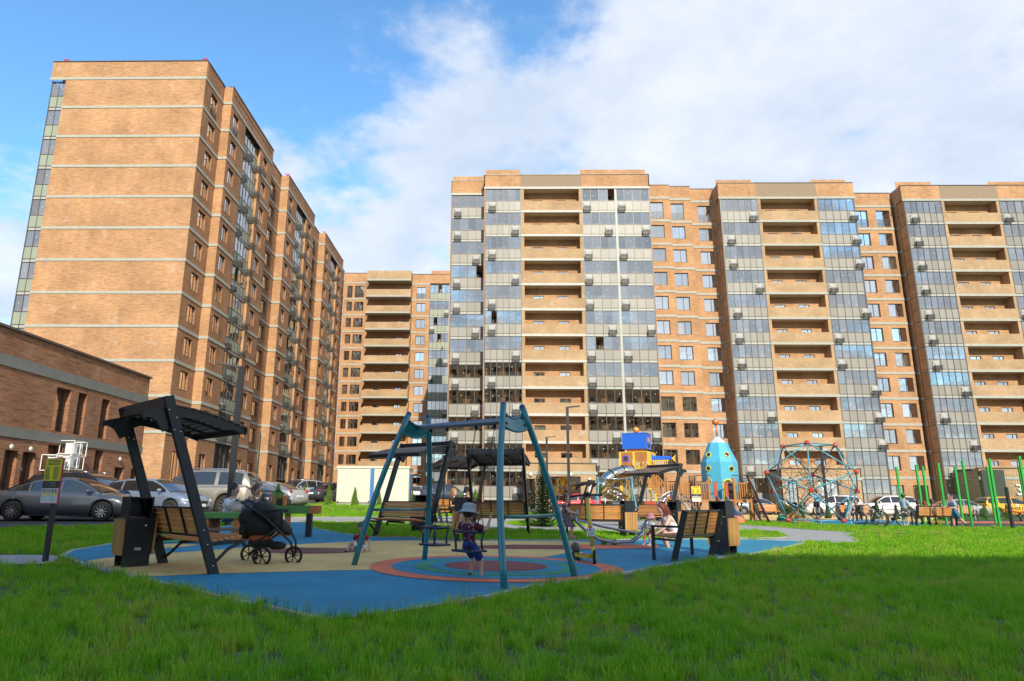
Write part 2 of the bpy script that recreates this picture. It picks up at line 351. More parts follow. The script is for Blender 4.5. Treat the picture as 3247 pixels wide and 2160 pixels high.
RUBB = smooth_poly([p for p in P2([(178, 1758), (357, 1727), (470, 1712), (600, 1690), (700, 1672), (800, 1664), (900, 1658), (975, 1657), (987, 1676), (1096, 1696), (1177, 1708),
    (1290, 1704), (1350, 1713), (1560, 1715), (1780, 1716), (1900, 1716), (2080, 1712), (2330, 1712), (2480, 1716), (2570, 1719), (2480, 1742), (2383, 1760), (2264, 1773), (2159, 1789),
    (1956, 1826), (1831, 1846), (1700, 1862), (1610, 1884), (1460, 1913), (1329, 1937), (1180, 1958), (1060, 1972), (990, 1966), (882, 1938), (716, 1903), (560, 1865), (413, 1834), (262, 1793)])], 1)
sheet('rubber_paving', RUBB, .022, RUB_B, .6)
kerb('kerb', RUBB, .08, .035)
YEL = smooth_poly(P2([(255, 1786), (361, 1771), (560, 1757), (800, 1738), (1000, 1727), (1177, 1719), (1350, 1717), (1560, 1718), (1893, 1719), (1850, 1745), (1780, 1762), (1700, 1774), (1650, 1800), (1300, 1812), (1199, 1811), (850, 1820), (640, 1826), (435, 1836), (330, 1812)]), 1)
sheet('ochre_paving', YEL, .026, RUB_Y, .6)
RC = Vector((.03, 11.72)); RR = 2.07
for i, (k, m) in enumerate(((1, RUB_S), (.825, RUB_B), (.652, RUB_G), (.534, RUB_B), (.407, RUB_M))):
    sheet(('salmon_ring', 'blue_ring', 'green_ring', 'inner_blue_ring', 'burgundy_disc')[i], [(RC.x + RR * k * math.cos(a * PI / 32), RC.y + RR * k * math.sin(a * PI / 32) * .98) for a in range(64)], .030 + .004 * i, m, .3)
sheet('burgundy_lens', smooth_poly(P2([(800, 1751), (900, 1741), (1060, 1741), (1190, 1748), (1080, 1760), (900, 1762)]), 2), .030, RUB_M, .4)
for k in range(3): sheet('dark_stripe', P2([(930 + 20 * k, 1743 + 5 * k), (1130 + 10 * k, 1743 + 5 * k), (1130 + 10 * k, 1745 + 5 * k), (930 + 20 * k, 1745 + 5 * k)]), .034, BLK, .4)
sheet('burgundy_band', P2([(1485, 1735), (1640, 1731), (1800, 1733), (1800, 1746), (1640, 1746), (1500, 1744)]), .030, RUB_M, .4)
sheet('salmon_band', P2([(1800, 1733), (1960, 1730), (2090, 1734), (2080, 1742), (1960, 1745), (1800, 1746)]), .034, RUB_S, .4)
sheet('ochre_patch', P2([(380, 1738), (560, 1728), (640, 1732), (560, 1741), (420, 1746)]), .030, RUB_Y, .4)
sheet('green_patch', P2([(492, 1720), (560, 1715), (640, 1718), (600, 1725), (520, 1726)]), .034, RUB_G, .4)
PATHS = [
 P2([(640, 1640), (760, 1642), (900, 1643), (1060, 1643), (1200, 1642), (1420, 1640), (1600, 1640), (1800, 1641), (2000, 1650), (2200, 1660), (2326, 1667), (2422, 1670), (2573, 1683), (2710, 1690), (2690, 1697), (2724, 1716),
   (2700, 1723), (2600, 1720), (2460, 1711), (2330, 1706), (2200, 1700), (2326, 1709), (2480, 1709), (2500, 1700), (2460, 1684), (2326, 1679), (2100, 1682), (1900, 1684), (1760, 1682), (1500, 1672), (1400, 1660), (1180, 1656), (900, 1656), (640, 1652)]),
 P2([(-300, 1762), (0, 1764), (160, 1763), (190, 1770), (160, 1793), (0, 1794), (-300, 1794)])]
PATHS[0] = P2([(600, 1639), (900, 1643), (1200, 1642), (1420, 1640), (1600, 1640), (1800, 1642), (2000, 1651), (2200, 1660), (2422, 1670), (2573, 1683), (2710, 1691), (2680, 1698), (2728, 1716), (2700, 1724), (2590, 1720), (2400, 1712), (2250, 1708),
   (2250, 1704), (2480, 1709), (2500, 1700), (2460, 1685), (2326, 1679), (2100, 1683), (1900, 1684), (1700, 1680), (1500, 1676), (1400, 1662), (1180, 1656), (900, 1656), (600, 1651)])
PATHS = [smooth_poly(p, 1) for p in PATHS]
sheet('path', PATHS[0], .020, PATHM, .8); sheet('side_path', PATHS[1], .020, PATHM, .6)
kerb('path_kerb', PATHS[0], .08, .032)
ISL = smooth_poly(P2([(1602, 1656), (1700, 1652), (1838, 1656), (1860, 1668), (1838, 1673), (1700, 1671), (1620, 1668)]), 2)
sheet('lawn_island', ISL, .028, SOIL, .5)
PLAYB = P2([(1850, 1632), (2100, 1630), (2400, 1631), (2760, 1634), (3000, 1640), (2900, 1668), (2600, 1660), (2400, 1652), (2100, 1650), (1900, 1646)])
sheet('ochre_play_paving', PLAYB, .022, RUB_Y, 1.0)
PLB2 = P2([(2560, 1652), (2700, 1647), (2900, 1655), (2960, 1668), (2800, 1668), (2600, 1664)])
sheet('blue_play_paving', PLB2, .026, RUB_B, 1.0)
COURT = [tuple(gp(2990, 1672)[:2]), tuple(gp(3400, 1672)[:2]), (70, 40), (60, 56), (34, 54)]
sheet('sports_court', COURT, .022, mat('court_dark', (.05, .055, .06), .9), 2.0)
TRK = P2([(2950, 1655), (3247, 1655), (3500, 1655), (3500, 1662), (3247, 1662), (2950, 1660)])
sheet('running_track', TRK, .030, RUB_S, 1.0)
ROADS = [[(-20, 14), (-11.5, 22.6), (-11.2, 28), (-13.0, 38), (-13.5, 48), (-12.5, 53.5), (6, 54), (10, 58.5), (90, 60), (90, 80), (-4, 80), (-12, 118), (-30, 118), (-30, 55), (-60, 55), (-60, 14)]]
sheet('parking_road', ROADS[0], .018, ASPH, 2.5)
HARD = [RUBB, PATHS[0], PATHS[1], PLAYB, PLB2, COURT, TRK, ROADS[0]]
# ------------------------------------------------------------------ buildings
def FN(Y): return Matrix.Translation((0, Y, 0))                                    # faces the camera (-Y): u = x, v = inward, w = up
def FE(X): return Matrix(((0, -1, 0, X), (1, 0, 0, 0), (0, 0, 1, 0), (0, 0, 0, 1)))  # faces +X: u = y
def FW(X): return Matrix(((0, 1, 0, X), (-1, 0, 0, 0), (0, 0, 1, 0), (0, 0, 0, 1)))  # faces -X: u = -y
MCACHE = {}
def wall(M, u0, u1, z0, z1, ops, dep=.22):
    mb = MB(M); us = sorted({u0, u1} | {o[0] for o in ops} | {o[1] for o in ops}); zs = sorted({z0, z1} | {o[2] for o in ops} | {o[3] for o in ops})
    for i in range(len(us) - 1):
        run = None
        for j in range(len(zs) - 1):
            uc, zc = (us[i] + us[i + 1]) / 2, (zs[j] + zs[j + 1]) / 2
            hole = any(o[0] < uc < o[1] and o[2] < zc < o[3] for o in ops)
            if hole:
                if run is not None: mb.add([(us[i], 0, run), (us[i + 1], 0, run), (us[i + 1], 0, zs[j]), (us[i], 0, zs[j])], [(0, 1, 2, 3)]); run = None
            elif run is None: run = zs[j]
        if run is not None: mb.add([(us[i], 0, run), (us[i + 1], 0, run), (us[i + 1], 0, z1), (us[i], 0, z1)], [(0, 1, 2, 3)])
    for a, b, c, d in ops:
        for q in (((a, c), (a, d)), ((a, d), (b, d)), ((b, d), (b, c)), ((b, c), (a, c))):
            mb.add([(q[0][0], 0, q[0][1]), (q[1][0], 0, q[1][1]), (q[1][0], dep, q[1][1]), (q[0][0], dep, q[0][1])], [(0, 1, 2, 3)])
    return mb
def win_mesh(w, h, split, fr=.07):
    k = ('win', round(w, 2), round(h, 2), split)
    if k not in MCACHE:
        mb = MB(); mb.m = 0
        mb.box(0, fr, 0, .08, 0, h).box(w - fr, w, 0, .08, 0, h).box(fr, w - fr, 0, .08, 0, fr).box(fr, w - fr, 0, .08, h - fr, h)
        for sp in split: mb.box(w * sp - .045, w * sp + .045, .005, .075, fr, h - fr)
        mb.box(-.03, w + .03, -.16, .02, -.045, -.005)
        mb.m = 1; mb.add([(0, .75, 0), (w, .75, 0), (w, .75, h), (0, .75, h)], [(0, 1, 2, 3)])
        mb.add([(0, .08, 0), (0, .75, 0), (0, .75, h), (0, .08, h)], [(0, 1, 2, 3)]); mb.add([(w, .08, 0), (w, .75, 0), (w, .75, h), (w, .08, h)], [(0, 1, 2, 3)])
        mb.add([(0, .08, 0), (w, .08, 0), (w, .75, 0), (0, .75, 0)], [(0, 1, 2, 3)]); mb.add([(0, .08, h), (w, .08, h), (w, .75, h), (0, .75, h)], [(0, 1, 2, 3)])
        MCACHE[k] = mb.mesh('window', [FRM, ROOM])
    return MCACHE[k]
def pane_mesh(w, h, st=0, gm_=None):
    gm_ = gm_ or GLASS; k = ('pane', round(w, 2), round(h, 2), st, gm_.name)
    if k not in MCACHE:
        mb = MB(); mb.add([(0, 0, 0), (w, 0, 0), (w, 0, h), (0, 0, h)], [(0, 1, 2, 3)]); mb.m = 1
        R = random.Random(st * 31 + int(w * 100))
        for q in range((0, 1, 1, 0)[st % 4]):
            a, c = R.uniform(.25, .75) * w, R.uniform(.25, .8) * h
            if w > 1: c = h * .86; a = w * (.12 if q == 0 else .85)
            mb.box(a - .032, a + .032, -.012, -.004, c - .045, c + .045)
        MCACHE[k] = mb.mesh('pane', [gm_, STICK])
    return MCACHE[k]
def curtain_mesh(w, h, seed, m):
    k = ('cur', round(w, 2), round(h, 2), seed % 4, m.name)
    if k not in MCACHE:
        R = random.Random(seed % 4); mb = MB(); n = 14; vs = []
        a0, a1 = ((0, 1), (0, .45), (.5, 1), (.0, .7))[seed % 4]
        for i in range(n + 1):
            u = w * (a0 + (a1 - a0) * i / n); v = .03 * math.sin(i * 2.1) + R.uniform(-.01, .01)
            vs += [(u, v, .02), (u, v, h - .02)]
        mb.s = True; mb.add(vs, [(2 * i, 2 * i + 2, 2 * i + 3, 2 * i + 1) for i in range(n)]); MCACHE[k] = mb.mesh('curtain', [m])
    return MCACHE[k]
WR = random.Random(3)
def window(b, M, u, z, w, h, split=(.56,), rec=.16, curt=None, rail=False):
    f = put('window', win_mesh(w, h, split), b, M @ Matrix.Translation((u, rec, z)), True)
    e = [0] + list(split) + [1]
    fp = put('pane', pane_mesh(w - .1, h - .1, WR.randrange(4)), f, Matrix.Translation((.05, .03, .05)))
    r = WR.random() if curt is None else curt
    if r > .55: put('curtain', curtain_mesh(w, h, WR.randrange(8), CURT if r < .88 else (CURTY if r < .96 else CURTT)), f, Matrix.Translation((0, .18, 0)))
    if rail:
        k = ('rail', w)
        if k not in MCACHE:
            mb = MB()
            for i in range(6): mb.box(-.03, w + .03, -.05, -.02, .08 + .17 * i, .12 + .17 * i)
            for i in range(5): mb.box(w * i / 4 - .015, w * i / 4 + .015, -.045, -.025, 0, 1.0)
            MCACHE[k] = mb.mesh('railing', [FRM])
        put('railing', MCACHE[k], f, Matrix.Translation((0, -.1, 0)))
    return f
def cage_mesh(v=0):
    k = ('cage', v)
    if k not in MCACHE:
        mb = MB(); mb.m = 1; mb.box(0, .78, -.40, -.38, 0, .48).box(0, .02, -.38, -.03, 0, .48).box(.76, .78, -.38, -.03, 0, .48); mb.m = 0; mb.add([(0.02, -.05, .5), (.76, -.05, .5), (.76, -.05, 1.1), (.02, -.05, 1.1)], [(0, 1, 2, 3)])
        mb.m = 2
        for a in (0, .78):
            mb.bar((a, -.5, 0), (a, 0, 0), .03, .03); mb.bar((a, -.5, .5), (a, 0, .5), .03, .03); mb.bar((a, -.5, 0), (a, -.5, .5), .03, .03); mb.bar((a, -.48, .5), (a, -.05, 1.05), .02, .02)
        mb.bar((0, -.5, .5), (.78, -.5, .5), .03, .03); mb.bar((0, -.5, 0), (.78, -.5, 0), .03, .03)
        if v: mb.m = 3; mb.box(.08, .7, -.4, -.08, .06, .56)
        MCACHE[k] = mb.mesh('air_conditioner_cage', [CAGEP, CAGEB, FRM, WHITE])
    return MCACHE[k]
def glaze(b, M, u0, u1, n, zb, ns=12, panel=None, depth=1.25, mid=None, cages=(), zbase=0, inner=None, s0=0, skipint=False):
    panel = panel or PANEL; w = u1 - u0; pw = w / n
    k = ('gf', round(w, 2), n, mid)
    if k not in MCACHE:
        mb = MB()
        for i in range(n + 1):
            t = .045 if i % 2 else .07
            if i in (0, n): t = .08
            if mid and i == mid: mb.m = 1; mb.box(i * pw - .13, i * pw + .13, -.03, .06, 0, 3.0); mb.m = 0; continue
            mb.box(i * pw - t / 2, i * pw + t / 2, -.02, .06, 0, 3.0)
        for z in (.0, .32, 1.48, 2.98): mb.box(0, w, -.015, .055, z - .025, z + .03)
        MCACHE[k] = mb.mesh('glazed_balcony', [FRMG, STRIP])
    back = inner or BR_O
    for s in range(s0, ns):
        z0 = zb + 3 * (s - 1) - .15
        if z0 < zbase: z0 = zb - 3 - .15
        f = put('glazed_balcony', MCACHE[k], b, M @ Matrix.Translation((u0, 0, z0)), True)
        ks = ('strip', round(w, 2))
        if ks not in MCACHE: MCACHE[ks] = MB().add([(0, 0, 0), (w, 0, 0), (w, 0, .3), (0, 0, .3)], [(0, 1, 2, 3)]).mesh('spandrel_strip', [STRIP])
        put('spandrel_strip', MCACHE[ks], f, Matrix.Translation((0, .02, 0.02)))
        kp = ('panel', round(pw, 2), panel.name)
        if kp not in MCACHE: MCACHE[kp] = MB().add([(0, 0, 0), (pw, 0, 0), (pw, 0, 1.13), (0, 0, 1.13)], [(0, 1, 2, 3)]).mesh('panel', [panel])
        for i in range(n):
            put('panel', MCACHE[kp], f, Matrix.Translation((i * pw, .015, .34)))
            sh = 0
            if WR.random() < .035 and i: sh = -pw * .9
            put('pane', pane_mesh(pw, 1.46, WR.randrange(4), GLASSB), f, Matrix.Translation((i * pw + sh, .02 + (.02 if sh else 0), 1.5)))
    if skipint: return
    mb = MB(M); mb.add([(u0, depth, zbase), (u1, depth, zbase), (u1, depth, zb + 3 * ns), (u0, depth, zb + 3 * ns)], [(0, 1, 2, 3)])
    mb.m = 3
    for s in range(s0, ns):
        zf = zb + 3 * (s - 1) - .15; mb.box(u0, u1, .09, depth + .3, zf, zf + .28)
    mb.m = 0; mb.box(u0 - .1, u0, .07, depth, zbase, zb + 3 * (ns - 1)); mb.box(u1, u1 + .1, .07, depth, zbase, zb + 3 * (ns - 1))
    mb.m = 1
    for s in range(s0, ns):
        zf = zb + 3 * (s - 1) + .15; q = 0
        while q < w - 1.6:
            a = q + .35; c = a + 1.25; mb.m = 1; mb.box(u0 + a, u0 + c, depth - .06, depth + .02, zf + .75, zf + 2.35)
            mb.m = 2; mb.box(u0 + a + .58, u0 + a + .64, depth - .09, depth - .05, zf + .75, zf + 2.35); mb.box(u0 + a, u0 + c, depth - .09, depth - .05, zf + .72, zf + .78)
            if WR.random() < .4: mb.m = 4; mb.box(u0 + a + .05, u0 + a + .55, depth - .08, depth - .07, zf + .8, zf + 1.5)
            q += 2.05
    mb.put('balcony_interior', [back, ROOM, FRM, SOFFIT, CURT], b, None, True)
    for s, u, v in cages: put('air_conditioner_cage', cage_mesh(v), b, M @ Matrix.Translation((u, -.02, zb + 3 * (s - 1) + .02)), True)
def band(b, M, u0, u1, z, m=None, t=.06, h=.28):
    MB(M).box(u0, u1, -t, .0, z - h / 2, z + h / 2).put('band', m or PLAST, b, None, True)
def loggia(b, M, u0, u1, zb, ns, zbase, bandm, s0=1, dep=1.25):
    a, c = u0 + .38, u1 - .38
    ops = [(a, c, zb + 3 * s - 1.66, zb + 3 * s - .14) for s in range(s0, ns)]
    wall(M, u0, u1, zbase, zb + 3 * ns - 3, ops, .2).put('brick_wall', BR_T, b, None, True)
    mb = MB(M)
    wo = [(u, u + 1.25, zb + 3 * s - 2.55, zb + 3 * s - 1.02) for s in range(s0, ns) for u in (a + 1.0, c - 2.6)]
    wm = wall(M @ Matrix.Translation((0, dep, 0)), a, c, zbase, zb + 3 * ns - 3, wo, .15)
    wm.m = 0
    for s in range(s0, ns):
        z = zb + 3 * s; wm.M = M; wm.m = 1; wm.box(a, c, .2, dep, z - .14, z + .12); wm.m = 0
    wm.M = M; wm.box(a - .12, a, .2, dep + .1, zbase, zb + 3 * ns - 3); wm.box(c, c + .12, .2, dep + .1, zbase, zb + 3 * ns - 3)
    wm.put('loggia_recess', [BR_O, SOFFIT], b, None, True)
    for q in wo: window(b, M, q[0], q[2], q[1] - q[0], q[3] - q[2], (.62,), dep + .06, WR.uniform(0, .75))
    for s in range(s0 - 1, ns): band(b, M, u0, u1, zb + 3 * s, bandm)
    lm = MB(M)
    for s in range(s0, ns): lm.ell(((a + c) / 2, .6, zb + 3 * s - .19), (.1, .1, .06), 8, 4)
    lm.put('ceiling_lamps', STICK, b, None, True)['kind'] = 'stuff'
def parapet(b, M, u0, u1, z0, z1, m, cap=CAPM):
    MB(M).box(u0, u1, 0, .35, z0, z1).put('parapet', m, b, None, True)
    MB(M).box(u0 - .04, u1 + .04, -.07, .4, z1, z1 + .07).put('roof_cap', cap, b, None, True)
def body(b, x0, x1, y0, y1, z0, z1, m=None):
    mb = MB(); mb.box(x0, x1, y0, y1, z0, z1); mb.put('block', m or BR_O, b, None, True)
def wincol(b, M, u0, u1, zb, ns, zbase, wins, m, bandm, top_french=True, bands=True, s0=0, gf_h=1.6, gf_z=None):
    ops = []
    for s in range(s0, ns):
        for (u, w) in wins:
            t = zb + 3 * s - .55
            if s == ns - 1 and top_french: ops.append((u, u + w, t - 2.15, t))
            elif s == 0 and gf_z: ops.append((u, u + w, gf_z[0], gf_z[1]))
            else: ops.append((u, u + w, t - 1.62, t))
    wall(M, u0, u1, zbase, zb + 3 * ns - 3, ops, .18).put('brick_wall', m, b, None, True)
    for (i, o) in enumerate(ops):
        window(b, M, o[0], o[2], o[1] - o[0], o[3] - o[2], (.56,) if (o[1] - o[0]) > .9 else (), .16, None, top_french and (o[3] - o[2]) > 2.1 and o[3] > zb + 3 * ns - 5)
    if bands:
        for s in range(ns): band(b, M, u0, u1, zb + 3 * s, bandm)
def X(px, Y, py=600): return aty(px, py, Y).x
AB = 'apartment building'
# --- first tower with its stepped brick wall
ZB = 4.35; Y1 = 74.2; zt = 39.05
b = thing('apartment_building', 'brick and glass tower with white edged balconies, behind the teal swing frame', AB, (3, Y1, 0), 0, 'brick towers in a row')
ua, ub = X(1435, 76.1), X(1536, 76.1); MA_ = FN(76.1)
cg = [(s, ua + (.35 if s % 3 else 2.6), 0) for s in range(0, 12)]
glaze(b, MA_, ua, ub, 4, ZB + .1, 12, cages=cg, zbase=.2)
parapet(b, MA_, ua - .1, ub + .3, ZB + 33.2, zt + .2, BR_O, WHBAND); band(b, MA_, ua - .1, ub + .3, ZB + 33.1, WHBAND, .12, .25)
u1, u2, u3, u4 = X(1538, Y1), X(1651, Y1), X(1845, Y1), X(2058, Y1); M1 = FN(Y1)
cg = [(s, u1 + (.5 if (s * 7 % 5) > 1 else 3.2), 0) for s in range(0, 12)]
glaze(b, M1, u1 + .06, u2, 6, ZB, 12, cages=cg, zbase=.2)
loggia(b, M1, u2, u3, ZB, 12, .2, WHBAND)
cg = [(s, u3 + (.15 if s % 4 != 2 else 2.6), 0) for s in range(0, 12)] + [(s, u3 + (4.2 if s % 4 != 2 else 6.9), 0) for s in range(0, 12)]
glaze(b, M1, u3, u4 - .06, 8, ZB, 12, mid=4, cages=cg, zbase=.2)
parapet(b, M1, u1 - .1, u2, ZB + 33.12, zt, BR_O, WHBAND); parapet(b, M1, u2, u3, ZB + 33.12, zt, mat('brick_greyed', (.30, .22, .15), .85, var=.3, vscale=6, wax=(1, 1, 6)), WHBAND); parapet(b, M1, u3, u4 + .05, ZB + 33.12, zt, BR_O, CAPM)
band(b, M1, u1 - .1, u2, ZB + 33, WHBAND, .12); band(b, M1, u3, u4 + .05, ZB + 33, WHBAND, .12)
body(b, u1 - .1, u1, Y1, Y1 + 12, 0, zt - .01); body(b, u4 - .06, u4 + .05, Y1, Y1 + 12, 0, zt - .01); body(b, ua - .15, ua - .05, 76.1, 96, 0, zt + .19)
body(b, ua, u4, Y1 + 2.4 + 1.3, Y1 + 12, 0, 38.2)
CW = [(77.2, 2058, 2123, 2062, 2104), (77.6, 2123, 2189, 2127, 2171), (78.3, 2189, 2262, 2212, 2254)]
for i, (Yc, a, c, wa, wc) in enumerate(CW):
    M = FN(Yc); xa, xc = X(a, Yc, 640), X(c, Yc, 640); w0, w1 = X(wa, Yc, 670), X(wc, Yc, 670)
    wincol(b, M, xa, xc, ZB + .1, 12, 0, [(w0, 1.6)], BR_O, PLAST, gf_z=(1.2, 3.4)); parapet(b, M, xa, xc, ZB + 33.15, zt + .1, BR_O)
    body(b, xa + .01, xc, Yc + .9, Yc + 9, 0, 38)
    body(b, xc - .08, xc, Yc + .02, Yc + 2, 0, zt + .09)
an0, an1, AY = X(1664, 70.6, 1500), X(1893, 70.6, 1500), 70.6; MN = FN(AY)
zc_ = aty(1780, 1470, AY).z
wn = (X(1742, AY, 1550), X(1842, AY, 1550), aty(1790, 1604, AY).z + .1, aty(1790, 1511, AY).z); dn = (X(1667, AY, 1550), X(1697, AY, 1550), .1, aty(1680, 1518, AY).z)
wall(MN, an0, an1, 0, zc_, [wn, dn], .2).put('porch_wall', BR_T, b, None, True)
for q in (wn, dn): window(b, MN, q[0], q[2], q[1] - q[0], q[3] - q[2], (.3, .6) if q is wn else (), .16, 0)
band(b, MN, an0 - .05, an1 + .05, zc_ - .95, PLAST, .06, .3); MB(MN).box(an0 - .1, an1 + .1, -.1, .3, zc_, zc_ + .08).put('roof_cap', FRMG, b, None, True)
body(b, an0, an1, AY + 1, Y1 + .0, 0, zc_ - .02, BR_T); body(b, an0, an0 + .1, AY, AY + 1, 0, zc_ - .02, BR_T); body(b, an1 - .1, an1, AY, AY + 1, 0, zc_ - .02, BR_T)
def text(name, s, size, m, parent, M, ext=.03):
    c = bpy.data.curves.new(name, 'FONT'); c.body = s; c.size = size; c.extrude = ext; c.align_x = 'CENTER'; c.align_y = 'CENTER'; c.materials.append(m)
    t = bpy.data.objects.new('tmp', c); COL.objects.link(t); me = bpy.data.meshes.new_from_object(t); bpy.data.objects.remove(t)
    return put(name, me, parent, M)
def textW(name, s, size, m, b, M, ext=.03):
    o = text(name, s, size, m, b, M, ext); o.matrix_parent_inverse = RM[b.name].inverted(); return o
RX = Matrix.Rotation(PI / 2, 4, 'X')
p = aty(1870, 1541, AY - .06); textW('house_number', '1', 2.1, WHITE, b, Matrix.Translation(p) @ RX, .06)
for px in (1810, 1683):
    p = aty(px, 1505, AY - .12); MB().ell(p, .2, 10, 8).put('wall_lamp', STICK, b, None, True)
# --- second and third tower
def tower(lbl, Y, pa, pb, pc, pd, n1, n2, zbb, wincols, num=None, gate=None, annex=None):
    b = thing('apartment_building', lbl, AB, (X(pb, Y), Y, 0), 0, 'brick towers in a row'); M = FN(Y); a, b1, c, d = (X(q, Y, 640) for q in (pa, pb, pc, pd))
    W0 = random.Random(pa)
    glaze(b, M, a + .1, b1, n1, zbb, 12, cages=[(s, a + W0.choice((.6, 3.4, .6)), 0) for s in range(12)], zbase=.2)
    loggia(b, M, b1, c, zbb, 12, .2, PLAST)
    glaze(b, M, c, d - .1, n2, zbb, 12, cages=[(s, c + W0.choice((.2, 3.6, 3.6)), 0) for s in range(12)], zbase=.2)
    parapet(b, M, a - .1, b1, zbb + 33.12, 38.85, BR_O); parapet(b, M, b1, c, zbb + 33.12, 38.85, MATS['brick_greyed']); parapet(b, M, c, d + .1, zbb + 33.12, 38.85, BR_O)
    band(b, M, a - .15, b1, zbb + 33, PLAST, .1); band(b, M, c, d + .15, zbb + 33, PLAST, .1)
    body(b, a + .2, d - .2, Y + 2.6, Y + 13, 0, 38)
    # left flank: glazed return, then brick
    ML = FW(a); glaze(b, ML, -(Y + 1.3), -Y, 1, zbb, 12, zbase=.2, skipint=True)
    MB().box(a, a + .1, Y + 1.3, Y + 3, 0, 38.84).put('brick_wall', BR_O, b, None, True); MB().box(a - .1, a + .1, Y + .36, Y + 3.2, zbb + 33.1, 38.85).put('parapet', BR_O, b, None, True)
    for s in range(12): MB().box(a - .06, a, Y + 1.35, Y + 2.95, zbb + 3 * s - .14, zbb + 3 * s + .14).put('band', PLAST, b, None, True)
    ME = FE(d); glaze(b, ME, Y, Y + 1.3, 1, zbb, 12, zbase=.2, skipint=True); MB().box(d - .1, d, Y + 1.3, Y + 3, 0, 38.84).put('brick_wall', BR_O, b, None, True)
    for (Yc, xa, xc, wl) in wincols:
        Mw = FN(Yc); ua_, uc_ = X(xa, Yc, 660), X(xc, Yc, 660)
        wincol(b, Mw, ua_, uc_, zbb + .1, 12, 0, [(X(q, Yc, 690), 1.65) for q in wl], BR_O, PLAST, gf_z=(1.4, 3.2)); parapet(b, Mw, ua_, uc_, zbb + 33.25, 38.75, BR_O); body(b, ua_, uc_, Yc + .9, Yc + 9, 0, 37.9)
        MB(Mw).box((ua_ + uc_) / 2 - .02, (ua_ + uc_) / 2 + .02, -.012, 0, .5, 38.7).put('expansion_joint', PLAST, b, None, True)
    if annex:
        x0, x1, ay, yt, ops = annex; Mn = FN(ay); zt_ = aty((x0 + x1) / 2, yt, ay).z; e0, e1 = X(x0, ay, 1540), X(x1, ay, 1540)
        oo = [(X(o[0], ay, 1550), X(o[1], ay, 1550), o[2], o[3]) for o in ops]
        wall(Mn, e0, e1, 0, zt_, oo, .2).put('porch_wall', BR_T, b, None, True)
        for q in oo: window(b, Mn, q[0], q[2], q[1] - q[0], q[3] - q[2], (.33, .66), .16, 0)
        band(b, Mn, e0 - .05, e1 + .05, zt_ - 1.0, PLAST, .06, .3); MB(Mn).box(e0 - .1, e1 + .1, -.1, .3, zt_, zt_ + .08).put('roof_cap', FRMG, b, None, True)
        MB().box(e0, e0 + .1, ay, Y, 0, zt_ - .02).box(e1 - .1, e1, ay, Y, 0, zt_ - .02).box(e0, e1, ay + 1, Y, zt_ - .2, zt_ - .02).put('porch_side', BR_T, b, None, True)
    return b
b2 = tower('second brick and glass tower, behind the blue rocket and the climbing dome', 76.1, 2282, 2401, 2592, 2708, 6, 5, 3.9, [(78.8, 2709, 2826, [2709, 2779])],
           annex=(2478, 2735, 72.5, 1487, [(2492, 2530, .1, 3.4), (2596, 2660, .4, 3.4)]))
b3 = tower('tower at the right edge of the picture, behind the green mesh fence', 76.9, 2864, 2983, 3168, 3290, 6, 5, 3.95, [(79.6, 3292, 3420, [3300, 3360])],
           annex=(3108, 3360, 73, 1486, [(3260, 3320, .4, 3.4)]))
p = aty(3232, 1555, 72.9); textW('house_number', '3', 1.6, WHITE, b3, Matrix.Translation(p) @ RX, .06)
MB(FN(72.8)).box(X(3118, 72.8, 1550), X(3190, 72.8, 1550), -.1, 0, .1, aty(3150, 1490, 72.8).z).put('mesh_screen', mat('dark_screen', (.05, .055, .045), .8, bump=.5, bscale=30), b3, None, True)
# --- left wing, seen along its flank
b = thing('apartment_building', 'tall brick apartment building at the left with a blank brick gable and three bays', AB, (-34, 55.4, .9))
ZL = 6.45; GY = 55.4; zt = 41.25; XG = -27.1; gx0 = aty(211, 245, GY).x; gx1 = aty(174, 187, GY).x
MB(FN(GY)).add([(gx0, 0, 0), (XG, 0, 0), (XG, 0, ZL + 33), (gx0, 0, ZL + 33)], [(0, 1, 2, 3)]).put('gable_wall', BR_O, b, None, True)
for s in range(12): band(b, FN(GY), gx0, XG + .06, ZL + 3 * s, None, .05, .24)
band(b, FN(GY), gx1 - .1, gx0, ZL + 33)
glaze(b, FN(GY + .25), gx1, gx0, 2, ZL, 12, PANELG, zbase=.2, s0=2)
parapet(b, FN(GY), gx1 - .05, XG, ZL + 33.14, zt, BR_O)
body(b, gx1, XG - .4, GY + 1.9, GY + 56, 0, zt - .6)
